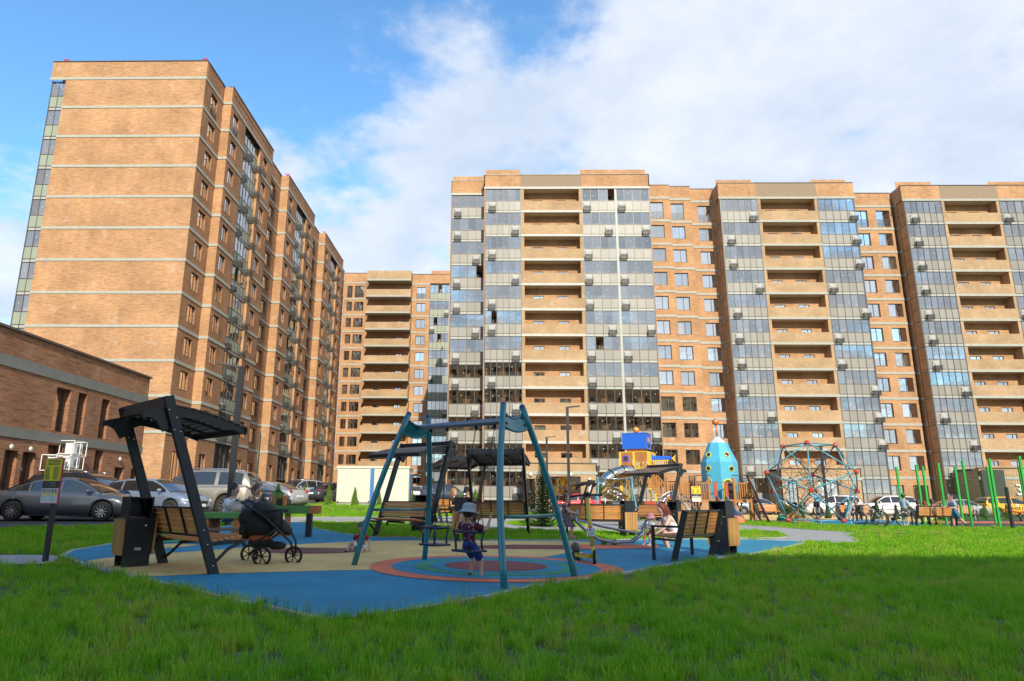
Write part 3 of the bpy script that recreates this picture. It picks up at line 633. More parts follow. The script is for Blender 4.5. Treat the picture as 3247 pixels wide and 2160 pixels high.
def flank(b, Xw, y0, y1, wins, gl=None):
    M = FE(Xw)
    if gl:
        wincol(b, M, y0, gl[0], ZL, 12, 0, wins[:1], BR_SHADED, PLAST, gf_z=(2.0, 5.0)); wincol(b, M, gl[1], y1, ZL, 12, 0, wins[1:], BR_SHADED, PLAST, gf_z=(2.0, 5.0))
        glaze(b, FE(Xw - .3), gl[0], gl[1], 6, ZL, 12, PANELG, zbase=.9, s0=1, cages=[(s, gl[0] + (.5 + 1.1 * (s % 2)), 1 if s in (2, 6) else 0) for s in range(1, 12)] + [(s, gl[1] - .3, 0) for s in range(1, 12)])
        MB().box(Xw - .3, Xw, gl[1], gl[1] + .02, .9, ZL + 33).put('jamb', BR_O, b, None, True)
        MB(M).box(gl[0], gl[1], .5, .6, .9, ZL - .2).put('entrance_glazing', ROOM, b, None, True)
        em = MB(M)
        for i in range(5): em.box(gl[0] + (gl[1] - gl[0]) * i / 4 - .04, gl[0] + (gl[1] - gl[0]) * i / 4 + .04, .4, .5, .9, ZL - .3)
        em.box(gl[0], gl[1], .3, .5, 3.4, 3.6); em.put('entrance_frame', FRMG, b, None, True)
        band(b, FE(Xw), gl[0], gl[1], ZL + 33)
    else: wincol(b, M, y0, y1, ZL, 12, 0, wins, BR_SHADED, PLAST, gf_z=(1.9, 5.0))
    parapet(b, M, y0 + (.36 if y0 == GY else .02), y1, ZL + 33.14, zt, BR_SHADED)
BR_SHADED = brickmat('brick_flank_shaded', (.47, .225, .10), (.34, .155, .07), (.38, .28, .2), (.15, .08, .05), .75, pale=.25, bumpd=.05)  # the gable's brick, coloured darker where the sun only grazes the flank
flank(b, XG, GY, 59.55, [(56.85, 1.5)])
for k in range(3):
    y0 = 59.55 + 19.0 * k; Xb = -26.25
    MB(FN(y0)).add([(-27.6, 0, 0), (Xb, 0, 0), (Xb, 0, zt - .01), (-27.6, 0, zt - .01)], [(0, 1, 2, 3)]).put('bay_end', BR_O, b, None, True)
    for s in range(12): band(b, FN(y0), -27.35, Xb + .06, ZL + 3 * s)
    MB().box(-27.6, Xb, y0 + 12.6, y0 + 12.65, 0, zt).box(-28, Xb, y0 + .4, y0 + 12.2, zt - .7, zt - .6).put('bay_far_end', BR_O, b, None, True)
    flank(b, Xb, y0, y0 + 12.65, [(y0 + .75, 1.35), (y0 + 9.7, 1.35)], (y0 + 4.0, y0 + 8.7))
    if k < 2: flank(b, -27.25, y0 + 12.65, y0 + 19.0, [(y0 + 15.6, 1.7)])
    mbp = MB(); mbp.tube([(-27.15, y0 + 18.4, .9), (-27.15, y0 + 18.4, 8.8)], .12, 8); mbp.put('drain_pipe', FRMG, b, None, True)
flank(b, -27.25, 59.55 + 38 + 12.65, 115.8, [])
for (x, y) in ((gx1 + 1.0, GY + .2), (XG - .4, GY + .2), (-26.6, 78.9), (-26.6, 97.9)):
    MB().tube([(x, y, zt), (x, y, zt + .35)], .03, 6).cbox((x, y, zt + .33), (.4, .06, .06)).ell((x - .17, y, zt + .42), .075, 8, 6).ell((x + .17, y, zt + .42), .075, 8, 6).put('warning_light', mat('signal_red', (.6, .03, .03), .4), b, None, True)
# --- back block
b = thing('apartment_building', 'brick block closing the yard at the back, with stacked tan balconies above the white cabin', AB, (-15, 115.8, .9))
YB = 115.8; ZBk = 6.15; zt = 41.0; M = FN(YB)
wincol(b, M, -27.2, X(1163, YB, 900), ZBk, 12, 0, [(X(1101, YB, 930), .95), (X(1125, YB, 930), 1.65)], BR_O, PLAST); parapet(b, M, -27.2, X(1163, YB, 900), ZBk + 33.14, zt, BR_O)
xb0, xb1 = X(1163, 113.9, 900), X(1303, 113.9, 900)
wo = [(u, u + 1.15, ZBk + 3 * s - 2.5, ZBk + 3 * s - 1.05) for s in range(1, 12) for u in (xb0 + 1.6, xb1 - 2.6)]
wall(M, xb0, X(1308, YB, 900), 0, zt, wo, .18).put('brick_wall', BR_O, b, None, True)
for q in wo: window(b, M, q[0], q[2], q[1] - q[0], q[3] - q[2], (.6,), .16, .3)
for s in range(0, 12):
    z = ZBk + 3 * s; mbb = MB(); mbb.m = 1; mbb.box(xb0, xb1, 113.86, YB, z - .16, z + .14); mbb.m = 0
    hgt = 1.25 if s < 11 else 1.7
    mbb.box(xb0, xb1, 113.9, 114.1, z + .14, z + hgt); mbb.box(xb0, xb0 + .15, 114.1, YB, z + .14, z + hgt); mbb.box(xb1 - .15, xb1, 114.1, YB, z + .14, z + hgt)
    mbb.put('balcony', [BR_T, PLAST], b, None, True)
wincol(b, M, X(1306, YB, 900), X(1364, YB, 900), ZBk - .2, 12, 0, [(X(1321, YB, 930), 1.65)], BR_O, PLAST); glaze(b, M, X(1365, YB, 900), X(1365, YB, 900) + 5.6, 8, ZBk - .2, 12, PANELG, mid=5, zbase=.9, cages=[(s, X(1365, YB, 900) + (.1, 2.6, 3.9)[s % 3], 0) for s in range(1, 12)])
parapet(b, M, X(1306, YB, 900), 6, ZBk + 32.94, zt - .2, BR_O); body(b, -27, 6, YB + 2, YB + 14, 0, zt - 1)
# --- low brick building on the left
LX = -20.0; M = FE(LX)
b = thing('brick_annex', 'low rust brick building with tall slit windows behind the parked cars', 'building', (LX, 30, .4))
def LY(px, py): return atx(px, py, LX).y
def LZ(px, py): return atx(px, py, LX).z
yE = LY(476, 1201); zr = LZ(476, 1201)
o3 = [(LY(171, 1300), LY(218, 1300), 4.0, LZ(195, 1248)), (LY(243, 1300), LY(271, 1300), 4.0, LZ(258, 1262)), (LY(321, 1300), LY(346, 1300), 4.0, LZ(333, 1282))]
o3 = [(a, c, 4.05, 6.05) for a, c, _, _ in o3]
low = [(o3[0][0], o3[0][1], .6, 3.45), (o3[1][0], o3[1][1], .6, 3.45), (o3[2][0], o3[2][1], .6, 3.45)]
drs = [(LY(8, 1480), LY(50, 1480), .45, 3.0), (LY(66, 1480), LY(108, 1480), .45, 3.0), (LY(364, 1490), LY(392, 1490), .5, 2.7), (LY(416, 1490), LY(438, 1490), .5, 2.7)]
wall(M, 8, yE, 0, zr, o3 + low + drs, .4).put('brick_wall', BR_R, b, None, True)
for q in o3 + low + drs: window(b, M, q[0], q[2], q[1] - q[0], q[3] - q[2], (.5,) if q[1] - q[0] > 1.2 else (), .34, 0)
zb1, zb2 = LZ(467, 1272), LZ(422, 1426)
MET = mat('metal_flashing', (.22, .23, .215), .45, .3, var=.15, vscale=1.5)
MB(M).box(8, yE + .02, -.05, 0, zb1 - .22, zb1 + .24).put('band', MET, b, None, True); MB(M).box(8, yE + .02, -.05, 0, zb2 - .2, zb2 + .22).put('band', MET, b, None, True)
MB(M).box(8, yE + .08, -.1, .4, zr, zr + .1).put('roof_cap', CAPM, b, None, True); body(b, LX - 14, LX - 1.1, 8, yE, 0, zr - .05, BR_R); MB().box(LX - 14, LX, yE - .05, yE, 0, zr - .02).box(LX - 14, LX - .5, 8, yE - .06, zr - .3, zr - .1).put('end_wall', BR_R, b, None, True)
for px, py in ((37, 1417), (98, 1424), (381, 1456), (436, 1463)):
    p = atx(px, py, LX + .1); MB().ell(p, (.06, .11, .11), 12, 8).put('wall_lamp', STICK, b, None, True)
for i, (px, py) in enumerate(((232, 1425), (222, 1466), (176, 1470))):
    p = atx(px, py, LX + .35); a = thing('air_conditioner', ('upper white caged air conditioner on the low brick wall', 'lower white caged air conditioner, right of its pair', 'lower white caged air conditioner behind the yellow sign')[i], 'air conditioner', p, 0, 'caged air conditioners')
    mb = MB(); mb.box(-.12, .2, -.4, .4, -.24, .26); mb.put('unit', WHITE, a); mb = MB()
    for z in (-.32, .36):
        for q in (-.5, .5): mb.bar((-.33, q, z), (.33, q, z), .03, .03)
        for q in (-.33, .33): mb.bar((q, -.5, z), (q, .5, z), .03, .03)
    for q in (-.5, 0, .5): mb.bar((.33, q, -.32), (.33, q, .36), .03, .03); mb.bar((-.33, q, -.32), (-.33, q, .36), .03, .03)
    mb.put('cage', WHITE, a); mb = MB(); mb.ell((.205, .12, 0), (.01, .2, .2), 14, 6); mb.put('fan', mat('fan_grey', (.3, .3, .3), .5), a)
# --- the block behind the camera that shades the playground and shows in the lower windows
for (x0, x1, ht, lb) in ((-15, 16, 41.5, 'taller brick block on the near side of the yard, behind the viewer'), (16.2, 25, 35.8, 'unseen middle brick block, height stepped to break up the shade edge'), (25.2, 62, 33.6, 'unseen lower brick block, kept low to let sun onto the right lawn')):
    b = thing('apartment_building', lb, AB, ((x0 + x1) / 2, -46, 0)); nst = int((ht - 2) / 3)  # widths and stepped heights of these unseen blocks shape the sun on the lawn
    ops = [(-x - 1.7, -x, 1.5 + 3 * s, 3.2 + 3 * s) for s in range(nst) for x in range(int(x0) + 2, int(x1) - 2, 4)]
    Mb = Matrix.Translation((0, -45.5, 0)) @ Matrix.Rotation(PI, 4, 'Z')
    wall(Mb, -x1, -x0, 0, ht, ops, .2).put('brick_wall', BR_O, b, None, True); MB().box(x0, x1, -46.2, -46.1, .5, ht - .5).put('window_glass', ROOM, b, None, True); MB().box(x0, x1, -60, -46.3, 0, ht - .2).put('block', BR_O, b, None, True)
    for s in range(nst): MB().box(x0, x1, -45.5, -45.44, 3.8 + 3 * s, 4.1 + 3 * s).put('band', PLAST, b, None, True)
# --- white site cabin
c0 = aty(1068, 1540, 47.0); c1 = aty(1296, 1540, 47.0); cz = g(c0.x, 47); ch = aty(1180, 1478, 47.0).z - cz; cwid = c1.x - c0.x
b = thing('site_cabin', 'cream white metal site cabin with a blue stripe behind the lawn', 'cabin', (c0.x, 47, cz)); CAB = mat('cabin_cream', (.60, .58, .47), .5, var=.06, vscale=2)
mb = MB(); mb.box(0, cwid, 0, 2.4, .15, ch - .16); bev(mb.put('walls', CAB, b), .02); MB().box(-.06, cwid + .06, -.06, 2.46, ch - .15, ch).put('roof', CAB, b)
BLU = mat('cabin_blue', (.05, .17, .42), .45)
MB().box(cwid * .49 - .13, cwid * .49 + .13, -.04, .0, .05, ch - .16).put('stripe', BLU, b); MB().box(cwid * .49 - .1, cwid * .49 + .1, -.05, -.03, -.15, .06).put('leg', BLK, b)
MB().box(cwid, cwid + .03, .35, 1.2, .2, ch - .5).put('door', BLU, b); MB().box(cwid, cwid + .03, 1.5, 2.2, 1.0, ch - .5).put('window', FRM, b); MB().box(0, cwid, .1, 2.3, 0, .15).put('base', CONC, b)
for q in (.12, cwid * .45, cwid * .53, cwid - .12): MB().ell((q, -.01, .22), .05, 8, 6).put('corner_hole', BLK, b)
# ------------------------------------------------------------------ street furniture
def Rz(a): return Matrix.Rotation(a, 4, 'Z')
def head(fx, fy): return math.atan2(-fx, fy)       # rotation that turns local +Y to the direction (fx, fy)
def obx(name, mesh, parent, loc=(0, 0, 0)): return put(name, mesh, parent, Matrix.Translation(loc))
PLANK = {}
def plank(name, L, w, t, m=None):
    k = (name, round(L, 3), w, t, (m or WOOD).name)
    if k not in PLANK:
        PLANK[k] = MB().box(-L / 2, L / 2, -w / 2, w / 2, -t / 2, t / 2).mesh(name, [m or WOOD])
    return PLANK[k]
SLATD = mat('roof_planks', (.17, .105, .07), .5, var=.3, vscale=6, rnd=.15, wax=(1.5, 14, 14))
def backrest(root, wd, y0, z0, y1, z1, n, front=True):
    d = Vector((0, y1 - y0, z1 - z0)); a = math.atan2(d.z, d.y); L = d.length; w = L / n * .8
    for i in range(n):
        t = (i + .5) / n
        o = put('slat', plank('slat', wd, w, .03), root, Matrix.Translation((0, y0 + d.y * t, z0 + d.z * t)) @ Matrix.Rotation(a, 4, 'X'))
    mb = MB(); nn = d.normalized(); off = Vector((0, -nn.z, nn.y)) * .028
    for x in (-wd / 2 + .03, -wd / 6, wd / 6, wd / 2 - .03):
        p = Vector((x, y0, z0)) + off - d * .04; q = Vector((x, y1, z1)) + off + d * .04
        mb.bar(p, q, .025, .05 if abs(x) > wd / 4 else .035, (0, -nn.z, nn.y))
    mb.bar((-wd / 2, y1 + off.y, z1 + .012), (wd / 2, y1 + off.y, z1 + .012), .035, .03); mb.bar((-wd / 2, y0 + off.y, z0 - .02), (wd / 2, y0 + off.y, z0 - .02), .035, .03)
    mb.put('backrest_frame', BLK, root)
    mb = MB()
    for x in (-wd / 2 + .03, -wd / 6, wd / 6, wd / 2 - .03):
        for i in range(n):
            t = (i + .5) / n; mb.ell((x, y0 + d.y * t - off.y * .6, z0 + d.z * t - off.z * .6), .009, 6, 4)
    mb.put('bolts', CHR, root)['kind'] = 'stuff'
def make_canopy(lbl, c, f, wd=1.84, seat=True, full=True):
    r = thing('canopy_bench', lbl, 'covered bench', (c[0], c[1], g(c[0], c[1])), head(*f), 'covered benches')
    h = wd / 2
    yp = -.90; L_ = lambda z: yp * z / 2.42
    def rz_(y): return 2.36 - .17 * max(0, y - yp) ** 1.75 if y > yp else 2.35 + (y - yp) * .3
    for sx in (-1, 1):
        mb = MB(); mb.bar((sx * h, 0, -.02), (sx * h, L_(2.5), 2.5), .07, .145, (0, 1, 0)); bev(mb.put('post', BLK, r), .006)
        if full:
            mb = MB()
            for (y, z) in ((0, .12), (0, .42), (0, .62), (.03, 2.0), (-.05, 2.02), (.03, 2.2), (-.05, 2.3)): mb.ell((sx * (h + .037), L_(z) + y, z), .014, 8, 5); mb.ell((sx * (h - .037), L_(z) + y, z), .014, 8, 5)
            mb.put('bolts', CHR, r)['kind'] = 'stuff'
        up_, lo = [], []
        for i in range(17):
            y = -1.22 + 1.54 * i / 16; z = rz_(y); th = .085 + .25 * math.exp(-((y - yp) / .13) ** 2) + (.03 if -1.0 < y < .05 else 0)
            up_.append((y, z)); lo.append((y, z - th))
        MB().prism(up_ + lo[::-1], sx * (h - .05) - .028, sx * (h - .05) + .028, 'x').put('rib', BLK, r)
    n = 10
    for i in range(n):
        y = yp + .14 + 1.04 * i / (n - 1); sl = -.17 * 1.75 * (y - yp) ** .75
        put('roof_plank', plank('roof_plank', wd + .02, .09, .02, SLATD), r, Matrix.Translation((0, y, rz_(y) + .02)) @ Matrix.Rotation(math.atan(sl), 4, 'X'))
    mb = MB(); mb.bar((-h, L_(2.42) - .02, 2.42), (h, L_(2.42) - .02, 2.42), .05, .17); mb.bar((-h, .31, rz_(.31) - .03), (h, .31, rz_(.31) - .03), .03, .08)
    for x in (-h * .33, h * .33): mb.tube([(x, y, rz_(y) - .04) for y in (-.85, -.5, -.15, .22)], .028, 6)
    mb.put('roof_beam', BLK, r)
    if seat:
        backrest(r, wd - .1, -.17, .56, -.30, .92, 5)
        for i in range(6): put('slat', plank('slat', wd - .1, .078, .03), r, Matrix.Translation((0, -.10 + .092 * i, .46 + .012 * i)))
        mb = MB()
        for x in (-h + .06, 0, h - .06):
            mb.bar((x, -.17, .41), (x, .42, .45), .04, .05); mb.bar((x, .42, .45), (x, .46, .38), .04, .05)
        for x in (-h + .06, h - .06): mb.tube([(x, -.05, .12), (x, .06, .2), (x, .2, .34), (x, .38, .42)], .024, 6)
        mb.put('seat_frame', BLK, r)
    return r
def mid2(a, b, f, wd=None):
    a = Vector(a[:2]); b = Vector(b[:2]); return (a + b) / 2
A_ = Vector((-5.41, 11.51)); B_ = Vector((-4.05, 10.22)); d_ = (B_ - A_).normalized(); f_ = Vector((-d_.y, d_.x))
make_canopy('nearest black covered bench, between the litter bin and the pushchair', (A_ + B_) / 2, f_, 1.86)
make_canopy('covered bench with brown planks facing the lawn, seen through the left swing leg', (-2.42, 17.85), (-.6, -.8), 1.82)
make_canopy('covered bench seen from behind through the right swing frame, left of the spruce', onG(1590, 21.5)[:2], (.22, .97), 1.7)
make_canopy('far covered bench over the couple dressed in black', onG(1440, 27)[:2], (-.5, .86), 1.8)
make_canopy('covered bench in front of the climbing net and robot tower', onG(2056, 27)[:2], (-.86, -.5), 1.8)
make_canopy('small distant covered bench behind the girl in the dress', onG(1838, 50)[:2], (-.93, .35), 1.8)
def make_bench(lbl, c, f, wd=1.8, z=None):
    r = thing('park_bench', lbl, 'bench', (c[0], c[1], g(c[0], c[1])), head(*f), 'park benches'); h = wd / 2
    for sx in (-1, 1):
        x = sx * h; mb = MB(); mb.bar((x, .27, 0), (x, .27, .64), .07, .05, (0, 1, 0)); mb.bar((x, .3, .65), (x, -.28, .65), .07, .04); mb.bar((x, -.12, 0), (x, -.40, .95), .05, .11, (0, 1, 0)); mb.bar((x, .27, .42), (x, -.2, .4), .06, .04)
        bev(mb.put('side_frame', BLK, r), .005)
    backrest(r, wd - .08, -.25, .5, -.36, .93, 6)
    for i in range(6): put('slat', plank('slat', wd - .08, .075, .03), r, Matrix.Translation((0, -.19 + .09 * i, .44 + .008 * i)))
    return r
make_bench('black framed wooden bench at the right edge of the blue paving, seen from behind', (3.82, 14.12), (-.78, .62))
make_bench('wooden bench seen from behind, right of the spruce and the girl', onG(1884, 22)[:2], (.12, 1), 1.75)
make_bench('wooden bench with three children seen from behind', onG(2953, 34)[:2], (.12, 1), 1.75)
make_bench('small bench with the person in black beside the dome', onG(2708, 43)[:2], (-.35, -.9), 1.7)
make_bench('far small bench left of the litter bin by the dome', onG(2440, 49)[:2], (.3, -.9), 1.6)
make_bench('bench turned sideways where the woman in black sits', onG(1405, 26.5)[:2], (.9, .2), 1.5)
make_bench('distant brown bench behind the green fence posts', onG(3040, 46)[:2], (-.3, -.9), 1.6)
def make_bin(lbl, c, rz, sc=1):
    r = thing('litter_bin', lbl, 'litter bin', (c[0], c[1], g(c[0], c[1])), rz, 'litter bins', sc)
    mb = MB(); mb.loft([[(-.21, -.2, .2), (.21, -.2, .2), (.21, .2, .2), (-.21, .2, .2)], [(-.225, -.22, .76), (.225, -.22, .76), (.225, .22, .76), (-.225, .22, .76)]])
    bev(mb.put('body', BLK, r), .008)
    mb = MB(); mb.box(-.2, .2, -.19, -.16, -.02, .2).box(-.2, .2, .12, .15, -.02, .2); mb.put('foot', BLK, r)
    mb = MB(); mb.box(-.19, -.165, -.17, .17, .765, 1.08).box(.165, .19, -.17, .17, .765, 1.08).box(-.19, .19, -.17, .17, 1.055, 1.08).box(-.165, .165, .14, .165, .765, 1.055); bev(mb.put('hood', BLK, r), .006)
    for sx in (-1, 1):
        for i in range(5):
            y = -.17 + .085 * i; mb = MB(); k = ('bs', sx)
            if k not in PLANK: PLANK[k] = MB().loft([[(sx * .215, -.038, .2), (sx * .245, -.038, .2), (sx * .245, .038, .2), (sx * .215, .038, .2)], [(sx * .23, -.038, .74), (sx * .26, -.038, .74), (sx * .26, .038, .74), (sx * .23, .038, .74)]]).mesh('slat', [WOODG])
            put('slat', PLANK[k], r, Matrix.Translation((0, y, 0)))
    mb = MB(); mb.ell((.08, -.222, .64), .022, 10, 6); mb.box(-.06, .04, -.225, -.214, .27, .31); mb.put('lock_plate', CHR, r)
    return r
make_bin('large black litter bin with slatted sides left of the nearest covered bench', (-5.72, 11.05), math.radians(47))
make_bin('litter bin with wooden slats just behind the child on the swing', onG(1467, 17.6)[:2], math.radians(80))
make_bin('litter bin with slats between the two benches, right of the scooter', onG(1988, 21.8)[:2], math.radians(-75))
make_bin('black litter bin behind the woman, in front of the net dome', onG(2136, 25)[:2], math.radians(-40))
make_bin('litter bin at the right end of the front bench', onG(2285, 15.3)[:2], math.radians(-46), 1.05)
make_bin('small litter bin left of the climbing dome', onG(2512, 46)[:2], math.radians(30))
make_bin('small litter bin left of the seated pair by the dome', onG(2662, 44)[:2], math.radians(30))
make_bin('black litter bin hood rising behind the brown covered bench', onG(1332, 21)[:2], math.radians(20))
# --- street lamps
def make_lamp(lbl, c, h, arms, w=.12, base=None):
    r = thing('street_lamp', lbl, 'street lamp', (c[0], c[1], g(c[0], c[1])), 0, 'street lamps')
    MB().box(-w / 2, w / 2, -w / 2, w / 2, -.05, h).put('post', BLK if w > .1 else FRMG, r)
    for a, L in arms:
        d = Vector((math.cos(a), math.sin(a), .12)); MB().bar((0, 0, h - .03), tuple(Vector((0, 0, h - .03)) + d * L * .4), .08, .06).put('arm', BLK, r)
        MB().bar(tuple(Vector((0, 0, h - .03)) + d * L * .35), tuple(Vector((0, 0, h - .03)) + d * L), .14, .05).put('lamp_head', BLK, r)
    return r
c = onG(729, 22); make_lamp('tall black street lamp rising over the beige off-road car', c, aty(750, 1162, 22).z - c.z, [(math.radians(200), .75)], .16)
c = onG(1805, 32); make_lamp('black street lamp with one arm right of the swing frame', c, aty(1796, 1290, 32).z - c.z, [(.1, .6)], .12)
c = onG(1736, 58); make_lamp('distant thin grey street lamp in front of the tan porch', c, aty(1728, 1386, 58).z - c.z, [(.1, .8)], .16)
c = onG(2620, 58); make_lamp('black street lamp with two arms behind the climbing dome', c, aty(2610, 1415, 58).z - c.z, [(0, 1.1), (PI, 1.1)], .17)
# --- notice boards
YELS = mat('sign_yellow', (.72, .60, .02), .5); INK = mat('sign_ink', (.03, .03, .03), .6); REDS = mat('sign_red', (.45, .02, .05), .5); GREYS = mat('sign_grey', (.62, .63, .66), .5)
def notice(lbl, c, rz, h, bw, bh, zb0):
    r = thing('notice_board', lbl, 'sign', (c[0], c[1], g(c[0], c[1])), rz, 'playground notice boards')
    MB().box(.02, .095, 0, .06, -.03, h).put('post', BLK, r); MB().box(-bw / 2, bw / 2, -.025, 0, zb0, zb0 + bh).put('board', REDS, r)
    mb = MB(); e = .012; z1 = zb0 + bh
    def R(x0, x1, a, b, m): mb.m = m; mb.box(-bw / 2 + bw * x0, -bw / 2 + bw * x1, -.028 - .002 * (m > 0), -.026, z1 - bh * b, z1 - bh * a)
    R(.03, .97, .02, .5, 0); R(.03, .97, .5, .66, 1); R(.03, .97, .66, .77, 3); R(.03, .97, .77, .81, 0); R(.03, .97, .81, .98, 3)
    for i in range(4): R(.15, .85, .045 + .03 * i, .058 + .03 * i, 1)
    for i in range(16): R(.08, .08 + .38 * (.6 + .4 * math.sin(i * 3.1) ** 2), .19 + .018 * i, .198 + .018 * i, 1); R(.54, .54 + .38 * (.6 + .4 * math.sin(i * 1.7) ** 2), .19 + .018 * i, .198 + .018 * i, 1)
    for i in range(5): R(.07 + .175 * i, .2 + .175 * i, .675, .755, 2); R(.085 + .175 * i, .185 + .175 * i, .685, .745, 3); R(.11 + .175 * i, .155 + .175 * i, .69, .74, 1)
    for i in range(4): R(.1, .8 - .1 * (i % 2), .53 + .03 * i, .538 + .03 * i, 3); R(.08, .4, .83 + .035 * i, .836 + .035 * i, 1); R(.5, .85, .83 + .035 * i, .836 + .035 * i, 1)
    mb.put('print', [YELS, INK, REDS, GREYS], r); return r
notice('yellow and grey playground rules board on a black post at the left', onG(160, 11.55)[:2], math.radians(-22), 1.64, .44, .76, .94)
notice('small yellow notice board in front of the rocket deck', onG(2208, 36)[:2], math.radians(5), 1.5, .5, .8, 1.05)
# ------------------------------------------------------------------ swing
TEAL = mat('teal_paint', (.022, .20, .24), .28, var=.12, vscale=6, coat=.3); STEEL = mat('painted_steel', (.20, .22, .27), .3, .4); CHAIN = mat('chain', (.03, .03, .035), .35, .6)
r = thing('playground_swing', 'tall teal swing frame with grey beam over the ringed paving', 'swing', (-.58, 11.05, 0), 0, None); L0 = Vector((-.58, 11.05, 0))
def loc(v): return tuple(Vector(v) - L0)
fA, fB, fC, fD = (gp(1600, 1872), gp(1825, 1834), gp(1120, 1797), gp(1345, 1780)); fd = Vector((-2.46, 2.51, 0)).normalized(); ab = Vector((.605, .796, 0))
ZT = 2.43
mR = (fA + fB) / 2 + fd * .38; mL = (fC + fD) / 2 - fd * .38
tA, tB = mR - ab * .21, mR + ab * .24; tC, tD = mL - ab * .22, mL + ab * .24
tA = aty(1596, 1284, tA.y); tB = aty(1656, 1292, tB.y); tC = aty(1296, 1314, tC.y); tD = aty(1357, 1322, tD.y)
def bow(a, b, out, n=9, k=.13):
    return [tuple(a.lerp(b, i / (n - 1)) + out * k * math.sin(PI * i / (n - 1)) ** 1.0 * (1 if i else 0)) for i in range(n)]
for a, t, s in ((fA, tA, -1), (fB, tB, 1), (fC, tC, -1), (fD, tD, 1)):
    pts = [loc(p) for p in bow(a - Vector((0, 0, .03)), t, ab * s, k=.09)]; MB().tube(pts, .048, 12).put('leg', TEAL, r)
    MB().ell(pts[-1], .049, 12, 6).put('cap', mat('cap_blue', (.02, .05, .2), .4), r)
for a, b, fa, fb in ((tA, tB, fA, fB), (tC, tD, fC, fD)):
    mb = MB(); n = 9; tp = []; bt = []
    for i in range(n):
        t = i / (n - 1); p = a.lerp(b, t); sag = .085 * math.sin(PI * t)
        tp.append(loc(p - Vector((0, 0, .1 + sag)))); q = (a.lerp(fa, .125)).lerp(b.lerp(fb, .125), t); bt.append(loc(q - Vector((0, 0, .01 + .06 * math.sin(PI * t)))))
    mb.tube(tp, .02, 8); mb.tube(bt, .02, 8); k = len(mb.v)
    nrm = fd * .006
    vs = []
    for u, w in zip(tp, bt): vs += [tuple(Vector(u) - nrm), tuple(Vector(w) - nrm), tuple(Vector(u) + nrm), tuple(Vector(w) + nrm)]
    for i in range(n - 1):
        pass
    mb.add(vs, [(4 * i, 4 * i + 4, 4 * i + 5, 4 * i + 1) for i in range(n - 1)] + [(4 * i + 2, 4 * i + 6, 4 * i + 7, 4 * i + 3) for i in range(n - 1)])
    mb.put('gusset_plate', TEAL, r); mb = MB()
    for t in (.12, .88):
        for w in (.3, .8):
            p = Vector(tp[0]).lerp(Vector(tp[-1]), t).lerp(Vector(bt[0]).lerp(Vector(bt[-1]), t), w); mb.ell(p, .022, 8, 5)
    mb.put('bolts', BLK, r)['kind'] = 'stuff'
    MB().tube([loc(fa.lerp(a, .36)), loc(fb.lerp(b, .36))], .022, 8).put('crossbar', TEAL, r)
bL = (tC + tD) / 2 - Vector((0, 0, .21)) + fd * .0; bR = (tA + tB) / 2 - Vector((0, 0, .21)); bd = (bR - bL).normalized()
MB().tube([loc(bL), loc(bL + bd * .12), loc(bR - bd * .02)], [.03, .05, .05], 12).put('beam', STEEL, r)
# child seats
def swing_seat(lbl, tc, dsw, child=False):
    R = thing('cradle_swing', lbl, 'swing seat', tuple(tc), 0, 'cradle swing seats')
    SB = mat('seat_blue', (.012, .022, .06), .4); n = Vector((-ab.x, -ab.y, 0)); q = n * dsw
    hz = 1.62 if not child else 1.60; C = Vector((q.x, q.y, -hz)); hw = .18
    ring = [C + bd * (hw * sx) + n * (.17 * sy) for sx, sy in ((-1, -1), (1, -1), (1, 1), (-1, 1))]
    for sx in (-1, 1):
        t0 = bd * (sx * .22) - Vector((0, 0, .02)); MB().tube([tuple(t0 + Vector((0, 0, .09))), tuple(t0 - Vector((0, 0, .05)))], .028, 8).put('hanger', BLK, R)
        knot = C + bd * (sx * (hw + .02)) + Vector((0, 0, .42)) - q * .12
        mb = MB()
        def chain(a, b):
            a = Vector(a); b = Vector(b); m = max(2, int((b - a).length / .042)); dd = (b - a).normalized(); u = dd.orthogonal().normalized(); w = dd.cross(u)
            for i in range(m):
                c0 = a.lerp(b, (i + .5) / m); e = u if i % 2 else w; mb.tube([tuple(c0 + dd * .026 * x + e * .011 * y) for x, y in ((-1, 0), (-.6, 1), (.6, 1), (1, 0), (.6, -1), (-.6, -1))], .0042, 4, loop=True)
        chain(t0 - Vector((0, 0, .05)), knot)
        for sy in (-1, 1): chain(knot, C + bd * (hw * sx) + n * (.17 * sy))
        mb.put('chain', CHAIN, R)
    mb = MB(); mb.tube([tuple(p) for p in ring], .021, 8, loop=True); mb.put('guard_ring', SB, R)
    Cb = C - Vector((0, 0, .27)) - q * .05; mb = MB()
    mb.cbox(Cb, (.40, .36, .035), Matrix.Rotation(math.atan2(bd.y, bd.x), 3, 'Z')); bev(mb.put('seat_board', SB, R), .01)
    for sx, sy in ((-1, -1), (1, -1), (1, 1), (-1, 1)):
        MB().tube([tuple(C + bd * (hw * sx) + n * (.17 * sy)), tuple(C + bd * (hw * sx * .8) + n * (.15 * sy) - Vector((0, 0, .14))), tuple(Cb + bd * (hw * sx * .9) + n * (.14 * sy))], .016, 6).put('guard_post', SB, R)
    return R, Vector(tc) + C, Vector(tc) + Cb
swing_seat('empty cradle swing seat hanging from the left half of the beam', bL.lerp(bR, .25) - Vector((0, 0, .03)), .05)
_, SWC, SWB = swing_seat('cradle swing seat with the child in it, right half of the beam', bL.lerp(bR, .74) - Vector((0, 0, .03)), .38, True)
